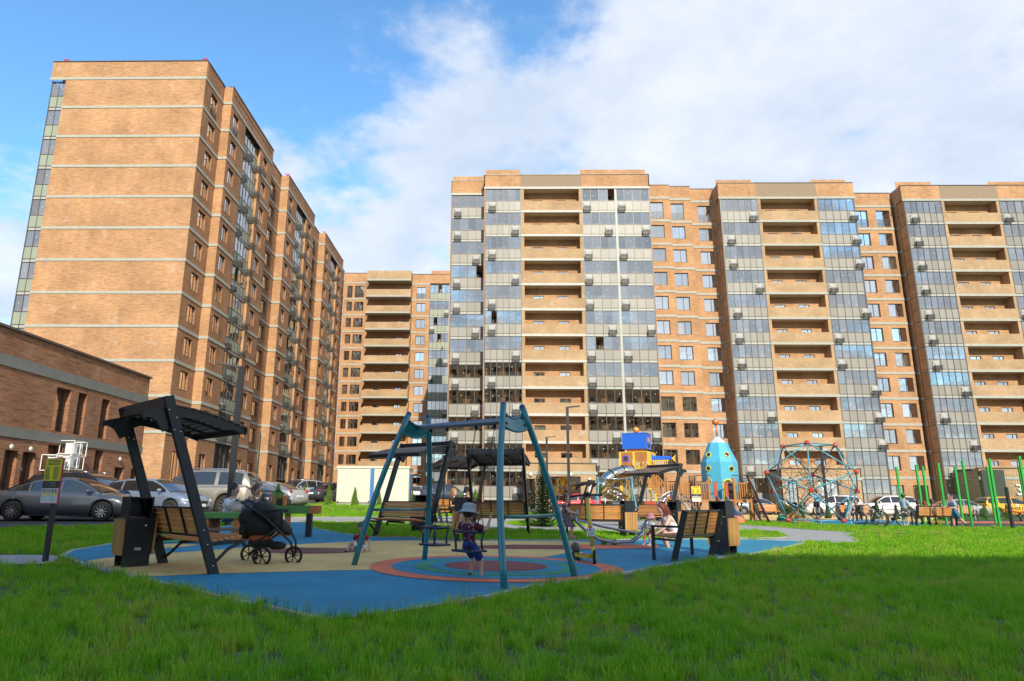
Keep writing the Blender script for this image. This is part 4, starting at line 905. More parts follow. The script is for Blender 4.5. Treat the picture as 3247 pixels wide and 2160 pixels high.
# ------------------------------------------------------------------ seesaw with bent pipes
PIPE = mat('galvanised_pipe', (.34, .35, .38), .25, .75)
cS = onG(1928, 17.4); eL = onG(1795, 17.2); eR = onG(2058, 17.6)
r = thing('pipe_seesaw', 'seesaw of bent grey pipes carrying the girl and the toddler', 'seesaw', tuple(cS)); L0 = cS
mb = MB()
hl = eL + Vector((.22, 0, .62)) - cS; hr = eR + Vector((-.1, 0, .42)) - cS
for s in (-1, 1):
    o = Vector((0, s * .13, 0))
    mb.tube([tuple(Vector((-.86, 0, .78)) + o * .3), tuple(Vector((-.8, 0, .58)) + o), tuple(Vector((-.62, 0, .40)) + o), tuple(Vector((-.3, 0, .17)) + o), tuple(Vector((.1, 0, .09)) + o), tuple(Vector((.55, 0, .12)) + o), tuple(Vector((.8, 0, .3)) + o), tuple(Vector((.88, 0, .55)) + o * .3)], .032, 10)
    mb.tube([tuple(Vector((-.78, 0, .62)) + o), tuple(Vector((-.2, 0, .47)) + o * .7), tuple(Vector((.4, 0, .36)) + o * .7), tuple(Vector((.84, 0, .3)) + o)], .03, 10)
mb.put('frame', PIPE, r)
for x, z in ((-.84, .68), (.9, .5)):
    MB().tube([(x + .07 * math.cos(a), .13 * math.sin(a), z + .13 * math.cos(a) + .03) for a in [k * PI / 8 for k in range(16)]], .022, 8, loop=True).put('handle', PIPE, r)
GRN = mat('spring_green', (.05, .30, .06), .45)
for x in (-.14, .12): MB().lathe([(.07, 0), (.07, .1), (.05, .16)], 14, (x, 0, 0)).put('foot', GRN, r)
MB().tube([(-1.02, 0, .56), (-1.2, 0, .5), (-1.08, 0, .0)], .03, 8).tube([(1.0, 0, .3), (1.12, 0, .26)], .03, 8).put('seat_bracket', BLK, r)
for x, z in ((-1.1, .56), (1.08, .28)): MB().lathe([(.02, 0), (.17, .01), (.18, .03), (.15, .05), (.02, .05)], 18, (x, 0, z)).put('seat', BLK, r)
SEE = cS
# ------------------------------------------------------------------ scooter
c = gp(1886, 1793); rear = gp(1798, 1772); hd = (c - rear); hd.z = 0; hd.normalize()
r = thing('kick_scooter', 'yellow rental electric scooter with a number plate, parked on the blue paving', 'scooter', tuple(c), math.atan2(hd.y, hd.x))
YP = mat('scooter_yellow', (.62, .50, .02), .35, coat=.4, var=.1); TY = mat('rubber_tyre', (.018, .018, .018), .8, bump=.3, bscale=80)
def wheel(name, x, rr, w, par, rim=YP, y=0, R=None):
    mb = MB(R); mb.tube([(x + rr * math.cos(a), y, rr + rr * math.sin(a)) for a in [k * PI / 12 for k in range(24)]], w, 8, loop=True); o = mb.put(name, TY, par); mb = MB(R)
    mb.tube([(x + rr * .72 * math.cos(a), y, rr + rr * .72 * math.sin(a)) for a in [k * PI / 12 for k in range(24)]], w * .5, 6, loop=True)
    for k in range(5): a = k * 2 * PI / 5; mb.bar((x, y, rr), (x + rr * .8 * math.cos(a), y, rr + rr * .8 * math.sin(a)), .03, .02, (0, 1, 0))
    mb.tube([(x, y - .03, rr), (x, y + .03, rr)], .03, 8); mb.put('rim', rim, o); return o
wheel('wheel', 0, .118, .028, r, YP, 0, Rz(math.radians(-28))); wheel('wheel', -.82, .11, .028, r, FRMG)
MB().loft([[(x, -w, z), (x, w, z), (x, w, z + .055), (x, -w, z + .055)] for x, w, z in ((-.72, .07, .11), (-.6, .085, .10), (-.2, .085, .10), (-.1, .05, .13))]).put('deck', YP, r)
MB().box(-.6, -.2, -.08, .08, .157, .163).put('deck_grip', BLK, r)
MB().ell((-.84, 0, .24), (.15, .07, .11), 14, 8, v0=.35).put('rear_mudguard', FRMG, r)
topS = Vector((-.26, 0, 1.16)); MB().tube([(-.12, 0, .14), (-.04, 0, .22), (-.08, 0, .34)], .035, 8).tube([(-.07, 0, .32), tuple(topS)], .036, 12).put('stem', YP, r)
MB().tube([(-.03, 0, .26), (.0, .045, .118)], .014, 6).tube([(-.03, 0, .26), (.0, -.045, .118)], .014, 6).put('fork', YP, r)
MB().tube([tuple(topS - Vector((0, 0, .16)).xyz), tuple(topS + Vector((-.015, 0, .05)))], .045, 10).put('head_tube', BLK, r)
hb = Vector((math.sin(.5), math.cos(.5), .03)) * .3
MB().tube([tuple(topS + hb * -1 + Vector((-.03, 0, .02))), tuple(topS + hb * -.3 + Vector((0, 0, .05))), tuple(topS + hb * .3 + Vector((0, 0, .05))), tuple(topS + hb + Vector((-.03, 0, .04)))], [.022, .016, .016, .022], 8).put('handlebar', BLK, r)
MB().ell(tuple(topS + Vector((0, 0, .07))), (.05, .05, .04), 10, 6).put('display', BLK, r)
MB().lathe([(.04, .55), (.04, .66)], 12, (-.142, 0, 0)).put('orange_sleeve', mat('sticker_orange', (.75, .16, .03), .5), r)
mb = MB(); mb.cbox((0, 0, 0), (.155, .012, .135)); pl = put('number_plate', mb.mesh('number_plate', [WHITE]), r, Matrix.Translation((-.15 + .085 * math.cos(-PI / 2 - math.atan2(hd.y, hd.x)), .085 * math.sin(-PI / 2 - math.atan2(hd.y, hd.x)), .56)) @ Rz(-math.atan2(hd.y, hd.x) + .12) @ Matrix.Rotation(math.radians(-6), 4, 'X'))
for i, s in enumerate(('НК2', '22Н')): text('plate_text', s, .075, INK, pl, Matrix.Translation((0, -.008, .032 - .064 * i)) @ RX, .001)
MB().cbox((-.19, -.037, .86), (.018, .01, .06)).put('green_light', mat('green_light', (.1, .8, .25), .4), r)
MB().tube([(-.42, -.05, .11), (-.4, -.16, .0)], .009, 6).put('kickstand', BLK, r)
# ------------------------------------------------------------------ pushchair
c = (gp(765, 1792) + gp(922, 1786)) / 2
r = thing('pushchair', 'black three-wheeled pushchair with an orange bag in its basket', 'pushchair', tuple(c), math.radians(-4)); FAB = mat('black_fabric', (.013, .015, .014), .75, bump=.4, bscale=25)
def sp_wheel(x, y, rr, w):
    mb = MB(); mb.tube([(x + rr * math.cos(a), y, rr + rr * math.sin(a)) for a in [k * PI / 14 for k in range(28)]], .022, 8, loop=True); o = mb.put('wheel', TY, r)
    mb = MB(); 
    for k in range(7): a = k * 2 * PI / 7; mb.bar((x, y, rr), (x + rr * .92 * math.cos(a), y, rr + rr * .92 * math.sin(a)), .014, .022, (0, 1, 0))
    mb.tube([(x, y - .03, rr), (x, y + .03, rr)], .022, 8); mb.put('rim', BLK, o)
sp_wheel(-.42, .26, .14, 1); sp_wheel(.02, -.27, .14, 1)
sp_wheel(.42, .1, .135, 1)
mb = MB()
for y in (-.24, .24):
    mb.tube([(-.5, y, 1.03), (-.42, y, 1.0), (.0, y, .78), (.3, y, .52), (.42, y * .5 + .05, .36), (.43, y * .2 + .1, .15)], .018, 8); mb.tube([(.22, y, .58), (-.1, y, .36), (-.38 if y > 0 else .0, y, .16)], .017, 8)
mb.tube([(-.5, -.24, 1.03), (-.54, -.2, 1.01), (-.54, .2, 1.01), (-.5, .24, 1.03)], .024, 8); mb.tube([(-.4, .26, .14), (.02, -.27, .14)], .012, 6); mb.put('frame', BLK, r)
mb = MB(); R_ = Matrix.Rotation(math.radians(22), 3, 'Y')
mb.ell((-.2, 0, .64), (.33, .22, .22), 18, 12, R_); mb.ell((-.34, 0, .74), (.19, .23, .17), 14, 10); mb.ell((-.4, 0, .55), (.10, .2, .16), 12, 8); mb.put('seat_hood', FAB, r)
MB().ell((-.05, 0, .82), (.3, .235, .16), 16, 8, Matrix.Rotation(math.radians(30), 3, 'Y'), v0=.4).put('hood_visor', FAB, r)
MB().ell((.2, 0, .62), (.24, .2, .1), 14, 8, Matrix.Rotation(math.radians(35), 3, 'Y')).put('footmuff', FAB, r)
MB().tube([(.0, -.22, .86), (.24, -.2, .88), (.3, 0, .86), (.24, .2, .88), (.0, .22, .86)], .02, 8).tube([(.27, -.2, .87), (.3, -.2, .62)], .018, 6).put('bumper_bar', FAB, r)
mb = MB(); mb.ell((-.12, 0, .34), (.22, .19, .1), 14, 8); mb.ell((.16, 0, .3), (.16, .15, .07), 12, 6); mb.put('basket', FAB, r)
mb = MB(); mb.ell((-.14, -.02, .42), (.19, .17, .085), 14, 8); o = mb.put('orange_bag', mat('bag_orange', (.45, .10, .02), .6, var=.5, vscale=9, bump=.8, bscale=14), r)
mb = MB(); R0 = random.Random(5); rings = []
for i in range(7):
    t = i / 6; rr = (.05, .12, .13, .12, .09, .06, .1)[i]; rings.append([(rr * (1 + R0.uniform(-.2, .2)) * math.cos(a), rr * .7 * (1 + R0.uniform(-.2, .2)) * math.sin(a), .24 * t) for a in [k * PI / 6 for k in range(12)]])
mb.s = True; mb.loft(rings); bag = put('plastic_bag', mb.mesh('plastic_bag', [mat('thin_plastic', (.62, .60, .62), .3, trans=.25, bump=.6, bscale=12)]), None, Matrix.Translation(c + Vector((-.50, -.24, .84))) @ Matrix.Scale(.75, 4)); tag(bag, 'crumpled whitish plastic bag hanging on the pushchair handle', 'bag')
# ------------------------------------------------------------------ play table with little house front
GP = mat('panel_green', (.085, .26, .05), .4, var=.1); OP = mat('panel_orange', (.52, .17, .04), .5, var=.2); 
c = onG(930, 17.6); r = thing('play_counter', 'green play counter with a little house front and orange end', 'play equipment', tuple(c))
w0, w1 = aty(866, 1600, 17.6).x - c.x, aty(986, 1600, 17.6).x - c.x; zt_ = aty(930, 1603, 17.6).z - c.z
bev(MB().box(w0, w1, -.03, .03, zt_ - .2, zt_).put('counter_front', GP, r), .004); MB().box(w1 - .02, w1 + .2, -.05, .3, zt_ - .2, zt_ - .004).put('counter_end', OP, r); MB().box(w0, w1 - .02, .03, .3, zt_ - .05, zt_ - .02).put('counter_top', OP, r)
MB().box(w1 - .12, w1 + .02, .06, .2, -.02, zt_ - .2).put('leg', BLK, r); MB().box(w0 + .05, w0 + .22, .06, .2, -.02, zt_ - .2).box(w0 + .3, w0 + .42, .06, .2, -.02, zt_ - .2).put('leg', WOOD, r)
hx = aty(878, 1600, 17.6).x - c.x; zz1 = aty(878, 1532, 17.6).z - c.z
MB().prism([(hx - .14, zt_ - .02), (hx + .14, zt_ - .02), (hx + .14, zt_ + .26), (hx + .17, zt_ + .30), (hx + .07, zt_ + .38), (hx + .03, zz1 - .05), (hx, zz1), (hx - .03, zz1 - .05), (hx - .07, zt_ + .38), (hx - .17, zt_ + .30), (hx - .14, zt_ + .26)], .0, .03, 'y').put('house_front', GP, r)
for q in (-.075, .075): MB().prism([(hx + q - .035, zt_ + .03), (hx + q + .035, zt_ + .03), (hx + q + .035, zt_ + .22), (hx + q + .018, zt_ + .255), (hx + q, zt_ + .265), (hx + q - .018, zt_ + .255), (hx + q - .035, zt_ + .22)], -.012, -.001, 'y').put('window', OP, r)
MB().box(hx + .0, hx + .13, -.03, -.014, zt_ + .01, zt_ + .17).put('chalk_board', BLK, r); MB().ell((hx - .02, -.01, zt_ + .36), (.02, .01, .03), 8, 6).ell((hx + .03, -.01, zt_ + .36), (.02, .01, .03), 8, 6).put('heart', BLK, r)
MB().box(hx + .15, hx + .2, -.04, .16, zt_, zt_ + .22).put('side_panel', OP, r)
c = onG(715, 16.2); r = thing('picnic_table', 'low green topped table with orange legs behind the pushchair', 'table', tuple(c), math.radians(-3))
z1 = aty(715, 1624, 16.2).z - c.z
bev(MB().box(-.45, .6, -.35, .35, z1 - .14, z1).put('tabletop', GP, r), .01)
for x in (-.3, .45): MB().box(x - .09, x + .09, -.3, .3, -.02, z1 - .14).put('leg', OP, r)
c2 = onG(700, 15.4); r = thing('low_bench', 'low brown plank bench in front of the green table', 'bench', tuple(c2)); z1 = .34
MB().box(-.42, .5, -.14, .14, z1 - .05, z1).put('seat', SLATD, r)
for x in (-.3, .4): MB().box(x - .05, x + .05, -.12, .12, -.02, z1 - .05).put('leg', OP, r)
c3 = onG(482, 16.5); r = thing('orange_play_block', 'small orange panel with round bolt beyond the nearest covered bench', 'play equipment', tuple(c3)); MB().box(-.25, .2, 0, .06, -.02, .42).put('panel', OP, r); MB().ell((.02, -.01, .2), .03, 8, 6).put('bolt', CHR, r); MB().box(-.25, .2, .06, .3, .36, .42).put('ledge', WHITE, r)
# low table under the couple in black
c = onG(1470, 25.5); r = thing('wooden_table', 'small wooden table between the couple dressed in black', 'table', tuple(c)); MB().box(-.45, .45, -.35, .35, .68, .73).put('tabletop', WOODG, r)
for x in (-.35, .35): MB().box(x - .05, x + .05, -.25, .25, -.02, .68).put('leg', BLK, r)
# ------------------------------------------------------------------ cars
CGL = mat('car_glass', (.012, .015, .018), .04, spec=.9, coat=.5); RIMM = mat('rim_alloy', (.42, .42, .43), .3, .85); BLKP = mat('black_plastic', (.02, .02, .021), .55)
HLM = mat('headlight', (.55, .58, .62), .1, .3, coat=1); TLM = mat('taillight', (.42, .01, .012), .15, coat=1); PLATE = mat('licence_plate', (.65, .65, .63), .4)
def lerp_tab(T, x):
    if x <= T[0][0]: return T[0][1]
    for (a, va), (b, vb) in zip(T, T[1:]):
        if x <= b: return va + (vb - va) * (x - a) / (b - a)
    return T[-1][1]
CARK = {
 'sedan': dict(L=4.6, W=1.78, H=1.46, r=.33, zt=[(-.5, .66), (-.49, .88), (-.45, .99), (-.30, 1.0), (0, .95), (.24, .93), (.38, .86), (.46, .74), (.49, .62), (.5, .5)], roof=[(-.40, .98), (-.30, 1.17), (-.20, 1.35), (-.10, 1.43), (.0, 1.46), (.08, 1.43), (.17, 1.28), (.30, .93)], wn=[(-.36, -.215), (-.20, .0), (.012, .25)]),
 'hatch': dict(L=4.1, W=1.74, H=1.48, r=.33, zt=[(-.5, .7), (-.49, .95), (-.45, 1.02), (0, .96), (.24, .95), (.38, .88), (.46, .76), (.49, .64), (.5, .5)], roof=[(-.49, 1.0), (-.45, 1.2), (-.39, 1.38), (-.25, 1.46), (-.05, 1.48), (.06, 1.44), (.16, 1.28), (.30, .94)], wn=[(-.43, -.28), (-.26, -.03), (-.015, .24)]),
 'suv': dict(L=4.65, W=1.86, H=1.70, r=.37, zt=[(-.5, .8), (-.49, 1.05), (-.46, 1.12), (0, 1.08), (.24, 1.07), (.38, 1.02), (.46, .92), (.49, .76), (.5, .55)], roof=[(-.49, 1.1), (-.465, 1.35), (-.42, 1.6), (-.3, 1.68), (-.05, 1.70), (.06, 1.66), (.15, 1.45), (.26, 1.07)], wn=[(-.44, -.27), (-.25, -.03), (-.015, .22)]),
 'bigsuv': dict(L=5.15, W=2.0, H=1.88, r=.41, zt=[(-.5, .9), (-.495, 1.15), (-.47, 1.22), (0, 1.2), (.22, 1.2), (.40, 1.17), (.47, 1.08), (.49, .9), (.5, .6)], roof=[(-.495, 1.2), (-.475, 1.5), (-.44, 1.78), (-.38, 1.86), (-.05, 1.88), (.06, 1.84), (.13, 1.6), (.22, 1.2)], wn=[(-.42, -.22), (-.19, .0), (.02, .18)]),
}
TYREM = {}
def car_wheel(r):
    if r in TYREM: return TYREM[r]
    mb = MB(Matrix.Rotation(PI / 2, 4, 'X')); w = .11
    mb.lathe([(r * .62, -w), (r * .9, -w), (r, -w * .7), (r, w * .7), (r * .9, w), (r * .62, w)], 28, cap=False); ty = mb.mesh('tyre', [TY])
    mb = MB(Matrix.Rotation(PI / 2, 4, 'X')); mb.lathe([(r * .64, .04), (r * .66, .1), (r * .6, .1), (r * .58, .03)], 28, cap=False); mb.lathe([(.05, .05), (.06, .095), (.001, .1)], 12)
    for k in range(10):
        a = k * PI / 5; mb.bar((0, 0, .075), (r * .6 * math.cos(a), r * .6 * math.sin(a), .085), .035, .03)
    mb.m = 1; mb.lathe([(r * .6, .02), (.001, .02)], 20); rim = mb.mesh('rim', [RIMM, BLKP]); TYREM[r] = (ty, rim); return TYREM[r]
def make_car(lbl, kind, col, pos, hx, hy, cat='car', group='parked cars', rails=False, metal=.35, L=None, rimc=None, trim=None, name='parked_car'):
    K = CARK[kind]; L = L or K['L']; W = K['W'] / 2; H = K['H']; r0 = K['r']
    R = thing(name, lbl, cat, (pos[0], pos[1], g(pos[0], pos[1]) + .015), math.atan2(hy, hx), group)
    pm = mat('car_paint_%d' % (int(sum(c * (i + 3) * 997 for i, c in enumerate(col)) * 100)), col, .3, metal, coat=.9)
    xw = (-.30 * L, .315 * L); ar = r0 + .05; xs = sorted(set([i / 40 * L - L / 2 for i in range(41)] + [c + ar * math.cos(a * PI / 14) for c in xw for a in range(15)]))
    def zb(x):
        z = .2 + (.1 if abs(x) > .47 * L else 0)
        for c in xw:
            d = abs(x - c)
            if d <= ar + 1e-6: z = max(z, r0 + math.sqrt(max(0, ar * ar - d * d)))
        return z
    wd = [(-.5, .78), (-.48, .88), (-.44, .95), (-.3, 1), (.3, 1), (.42, .95), (.47, .86), (.5, .72)]
    rings = []
    for x in xs:
        t = x / L; w = W * lerp_tab(wd, t); b = zb(x); zt = lerp_tab(K['zt'], t); zm = max(b + .05, .55)
        half = [(0, b), (.9 * w, b), (.985 * w, b + .02), (w, max(b + .03, zm)), (.99 * w, zt - .16 if zt - .16 > max(b + .03, zm) else max(b + .035, zm) + .005), (.95 * w, zt - .03), (.86 * w, zt), (.5 * w, zt + .02), (0, zt + .03)]
        rings.append([(x, -y, z) for y, z in half] + [(x, y, z) for y, z in reversed(half[1:-1])])
    mb = MB(); mb.s = True; mb.loft(rings)
    rf = K['roof']; base = [(t, z) for t, z in rf]; st = []
    n = 26
    for i in range(n + 1):
        t = rf[0][0] + (rf[-1][0] - rf[0][0]) * i / n; st.append(t)
    for t, _ in rf: st.append(t)
    st = sorted(set(st))
    def zr(t): return lerp_tab(rf, t)
    def zbelt(t): return lerp_tab(K['zt'], t) - .02
    wb, wt = .90 * W, .69 * W
    def side(t, s, off=0):
        zz_ = zbelt(t); top = max(zz_ + .01, zr(t) - .05); ht = (top - zz_) / (H - .05 - zz_); ww = wb + (wt - wb) * s * ht
        return (t * L, ww + off, zz_ + (top - zz_) * s)
    rings = []
    for t in st:
        a = side(t, 0); b = side(t, 1); z = max(zr(t), a[2] + .02)
        half = [(0, a[2] - .05), (a[1], a[2] - .05), (a[1], a[2]), (b[1], b[2]), (b[1] * .93, z - .012), (b[1] * .6, z + .004), (0, z + .012)]
        rings.append([(t * L, -y, q) for y, q in half] + [(t * L, y, q) for y, q in reversed(half[1:-1])])
    mb.loft(rings); mb.m = 1; mb.s = False; mb.box(-L * .44, L * .44, -W * .8, W * .8, .16, .6)
    for z in (.0,): mb.box(-L * .3 + ar, L * .315 - ar, -W * .99, W * .99, .17, .21)
    bo = mb.put('body', [pm, BLKP], R)
    # seams
    mb = MB(); 
    for s in (-1, 1):
        for i, (a, b) in enumerate(K['wn']):
            x = (b + .006) * L
            if i < 2 or True: mb.add([(x - .005, s * (W + .002), .3), (x + .005, s * (W + .002), .3), (x + .005, s * (.985 * W + .004), zbelt(b) - .12), (x - .005, s * (.985 * W + .004), zbelt(b) - .12)], [(0, 1, 2, 3)])
    mb.put('door_seams', BLKP, R)
    for s in (-1, 1):
        for a, b in K['wn']:
            mb = MB(); lo = []; hi = []; m = 8
            for i in range(m + 1):
                t = a + (b - a) * i / m; p = side(t, .08, .006); q = side(t, .94, .006)
                if q[2] - p[2] > .02: lo.append((p[0], s * p[1], p[2])); hi.append((q[0], s * q[1], q[2]))
            k = len(lo); mb.add(lo + hi, [(i, i + 1, k + i + 1, k + i) for i in range(k - 1)]); mb.put('side_window', CGL, R)
            mb = MB(); mb.cbox(((b - .035) * L if b > a else 0, s * (W * .99), zbelt(a) - .2), (.17, .03, .025)); mb.put('door_handle', pm if metal < .6 else CHR, R) if (b - a) > .13 else None
        MB().ell((K['wn'][-1][1] * L - .16, s * (W + .06), zbelt(.2) + .08), (.07, .11, .075), 12, 8).put('wing_mirror', pm, R)
    def screen(ta, tb, nm):
        mb = MB(); m = 6; vs = []
        for i in range(m + 1):
            t = ta + (tb - ta) * (.06 + .86 * i / m); z = zr(t) + .006; b = side(t, 1)[1] * .97; xo = .012 if nm == 'windscreen' else -.012
            vs += [(t * L + xo, -b, z), (t * L + xo, -b * .6, z + .012), (t * L + xo, 0, z + .02), (t * L + xo, b * .6, z + .012), (t * L + xo, b, z)]
        mb.s = True; mb.add(vs, [(5 * i + j, 5 * i + j + 1, 5 * i + j + 6, 5 * i + j + 5) for i in range(m) for j in range(4)]); mb.put(nm, CGL, R)
    screen(rf[-1][0], [t for t, z in rf if z > H - .06][-1], 'windscreen'); screen(rf[0][0], [t for t, z in rf if z > H - .13][0], 'rear_window')
    ty, rm = car_wheel(r0)
    for x in xw:
        for s in (-1, 1):
            Mx = Matrix.Translation((x, s * (W - .12), r0)) @ (Matrix.Rotation(PI, 4, 'Z') if s > 0 else Matrix.Identity(4))
            o = put('wheel', ty, R, Mx); put('rim', rm, o)
    zf = lerp_tab(K['zt'], .44)
    for s in (-1, 1):
        MB().ell((.455 * L, s * W * .72, zf - .16), (.13, .2, .075), 12, 8, Matrix.Rotation(s * -.5, 3, 'Z')).put('headlight', HLM, R)
        MB().ell((-.475 * L, s * W * .75, .93 * H / 1.46 if kind == 'sedan' else H * .62), (.09, .16, .08 if kind in ('sedan',) else .14), 12, 8, Matrix.Rotation(s * .5, 3, 'Z')).put('taillight', TLM, R)
    mb = MB(); mb.box(.478 * L, .503 * L, -W * .45, W * .45, .5, .62).box(.47 * L, .5 * L, -W * .6, W * .6, .26, .4); mb.put('grille', BLKP, R)
    MB().box(-.508 * L, -.49 * L, -.27, .27, .62, .74).put('licence_plate', PLATE, R); MB().box(.5 * L, .508 * L, -.27, .27, .4, .51).put('licence_plate', PLATE, R)
    MB().box(-.5 * L, -.47 * L, -W * .7, W * .7, .28, .42).put('rear_bumper', BLKP, R)
    if rails:
        for s in (-1, 1): MB().tube([(-.36 * L, s * W * .62, H - .06), (-.33 * L, s * W * .62, H + .03), (.0, s * W * .62, H + .05), (.06 * L, s * W * .62, H - .02)], .022, 8).put('roof_rail', CHR, R)
    return R
def CP(px, Y, dx=0): p = onG(px, Y); return (p.x + dx, p.y)
make_car('grey sedan parked nearest behind the notice board', 'sedan', (.075, .085, .105), CP(222, 24.2), 1, .10, L=4.75)
make_car('dark blue off-road car with silver roof rails behind the grey sedan', 'suv', (.015, .02, .035), CP(280, 27.6), 1, -.10, rails=True)
make_car('silver blue hatchback half hidden by the nearest covered bench', 'hatch', (.20, .25, .34), CP(500, 27.5), .97, -.25)
make_car('very large champagne off-road car seen side-on', 'bigsuv', (.34, .30, .24), CP(628, 30.2), -1, -.03, rails=True, metal=.6)
make_car('silver sedan with its tail beside the man in the blue shirt', 'sedan', (.42, .42, .42), CP(838, 37), -.94, .34)
make_car('black car nose behind the man in the blue shirt', 'hatch', (.015, .015, .018), CP(790, 32.5), .9, -.43)
make_car('light silver crossover facing the yard, left of the small green shrub', 'suv', (.42, .43, .45), CP(945, 54), -.45, -.89, rails=True)
make_car('dark grey sedan showing its red tail lights between two shrubs', 'sedan', (.05, .055, .07), CP(1015, 56), .1, 1)
make_car('dark car tucked against the left end of the white cabin', 'suv', (.04, .04, .05), CP(1052, 62), .1, 1)
make_car('pale grey car just right of the white cabin', 'hatch', (.35, .35, .36), CP(1338, 62), 1, .1)
make_car('dark blue estate car behind the couple dressed in black', 'suv', (.03, .045, .08), CP(1418, 60), 1, .0)
make_car('bright red crossover in front of the tan porch', 'suv', (.50, .012, .015), CP(1824, 63), -1, -.08, metal=.1, L=4.5)
make_car('pale blue sedan right of the rocket tower', 'sedan', (.34, .42, .52), CP(2395, 62), 1, .0)
make_car('white crossover behind the climbing dome', 'suv', (.72, .72, .72), CP(2632, 60), -1, .06, metal=.0)
make_car('white off-road car left of the boy in the cap', 'suv', (.74, .72, .73), CP(2806, 60), -1, .06, metal=.0)
make_car('silver sedan behind the running boy', 'sedan', (.45, .45, .45), CP(3035, 60), 1, .0)
tx = make_car('yellow taxi with black lettering at the right edge', 'suv', (.80, .42, .01), CP(3190, 61), 1, -.03, metal=.0, name='taxi')
text('door_lettering', 'TRADE TAXI', .3, INK, tx, Matrix.Translation((.35, -.945, .72)) @ RX, .003)
MB().ell((.2, -.93, .98), (.12, .01, .12), 12, 8).put('door_emblem', WHITE, tx)
# ------------------------------------------------------------------ people
SKIN = mat('skin', (.50, .27, .18), .5, var=.12, vscale=12); SKINL = mat('skin_light', (.58, .34, .25), .5, var=.1, vscale=12)
def cloth(name, c, c2=None, var=.3): return mat(name, c, .85, var=var, vscale=14, bump=.35, bscale=30, col2=c2)
def patt(name, base, spot, scale=26, th=.12):
    m = bpy.data.materials.new(name); m.use_nodes = True; t = m.node_tree; b = t.nodes['Principled BSDF']; L = t.links.new
    tc = t.nodes.new('ShaderNodeTexCoord'); v = t.nodes.new('ShaderNodeTexVoronoi'); v.inputs['Scale'].default_value = scale; L(tc.outputs['Object'], v.inputs[0])
    r = t.nodes.new('ShaderNodeMapRange'); L(v.outputs['Distance'], r.inputs[0]); r.inputs[1].default_value = th; r.inputs[2].default_value = th + .06
    mx = t.nodes.new('ShaderNodeMixRGB'); L(r.outputs[0], mx.inputs[0]); mx.inputs[1].default_value = (*spot, 1); mx.inputs[2].default_value = (*base, 1); L(mx.outputs[0], b.inputs['Base Color']); b.inputs['Roughness'].default_value = .85; return m
EYE_ = mat('eye_dark', (.02, .015, .012), .3); LIP = mat('lips', (.38, .12, .10), .5)
def nv(v): return Vector(v).normalized()
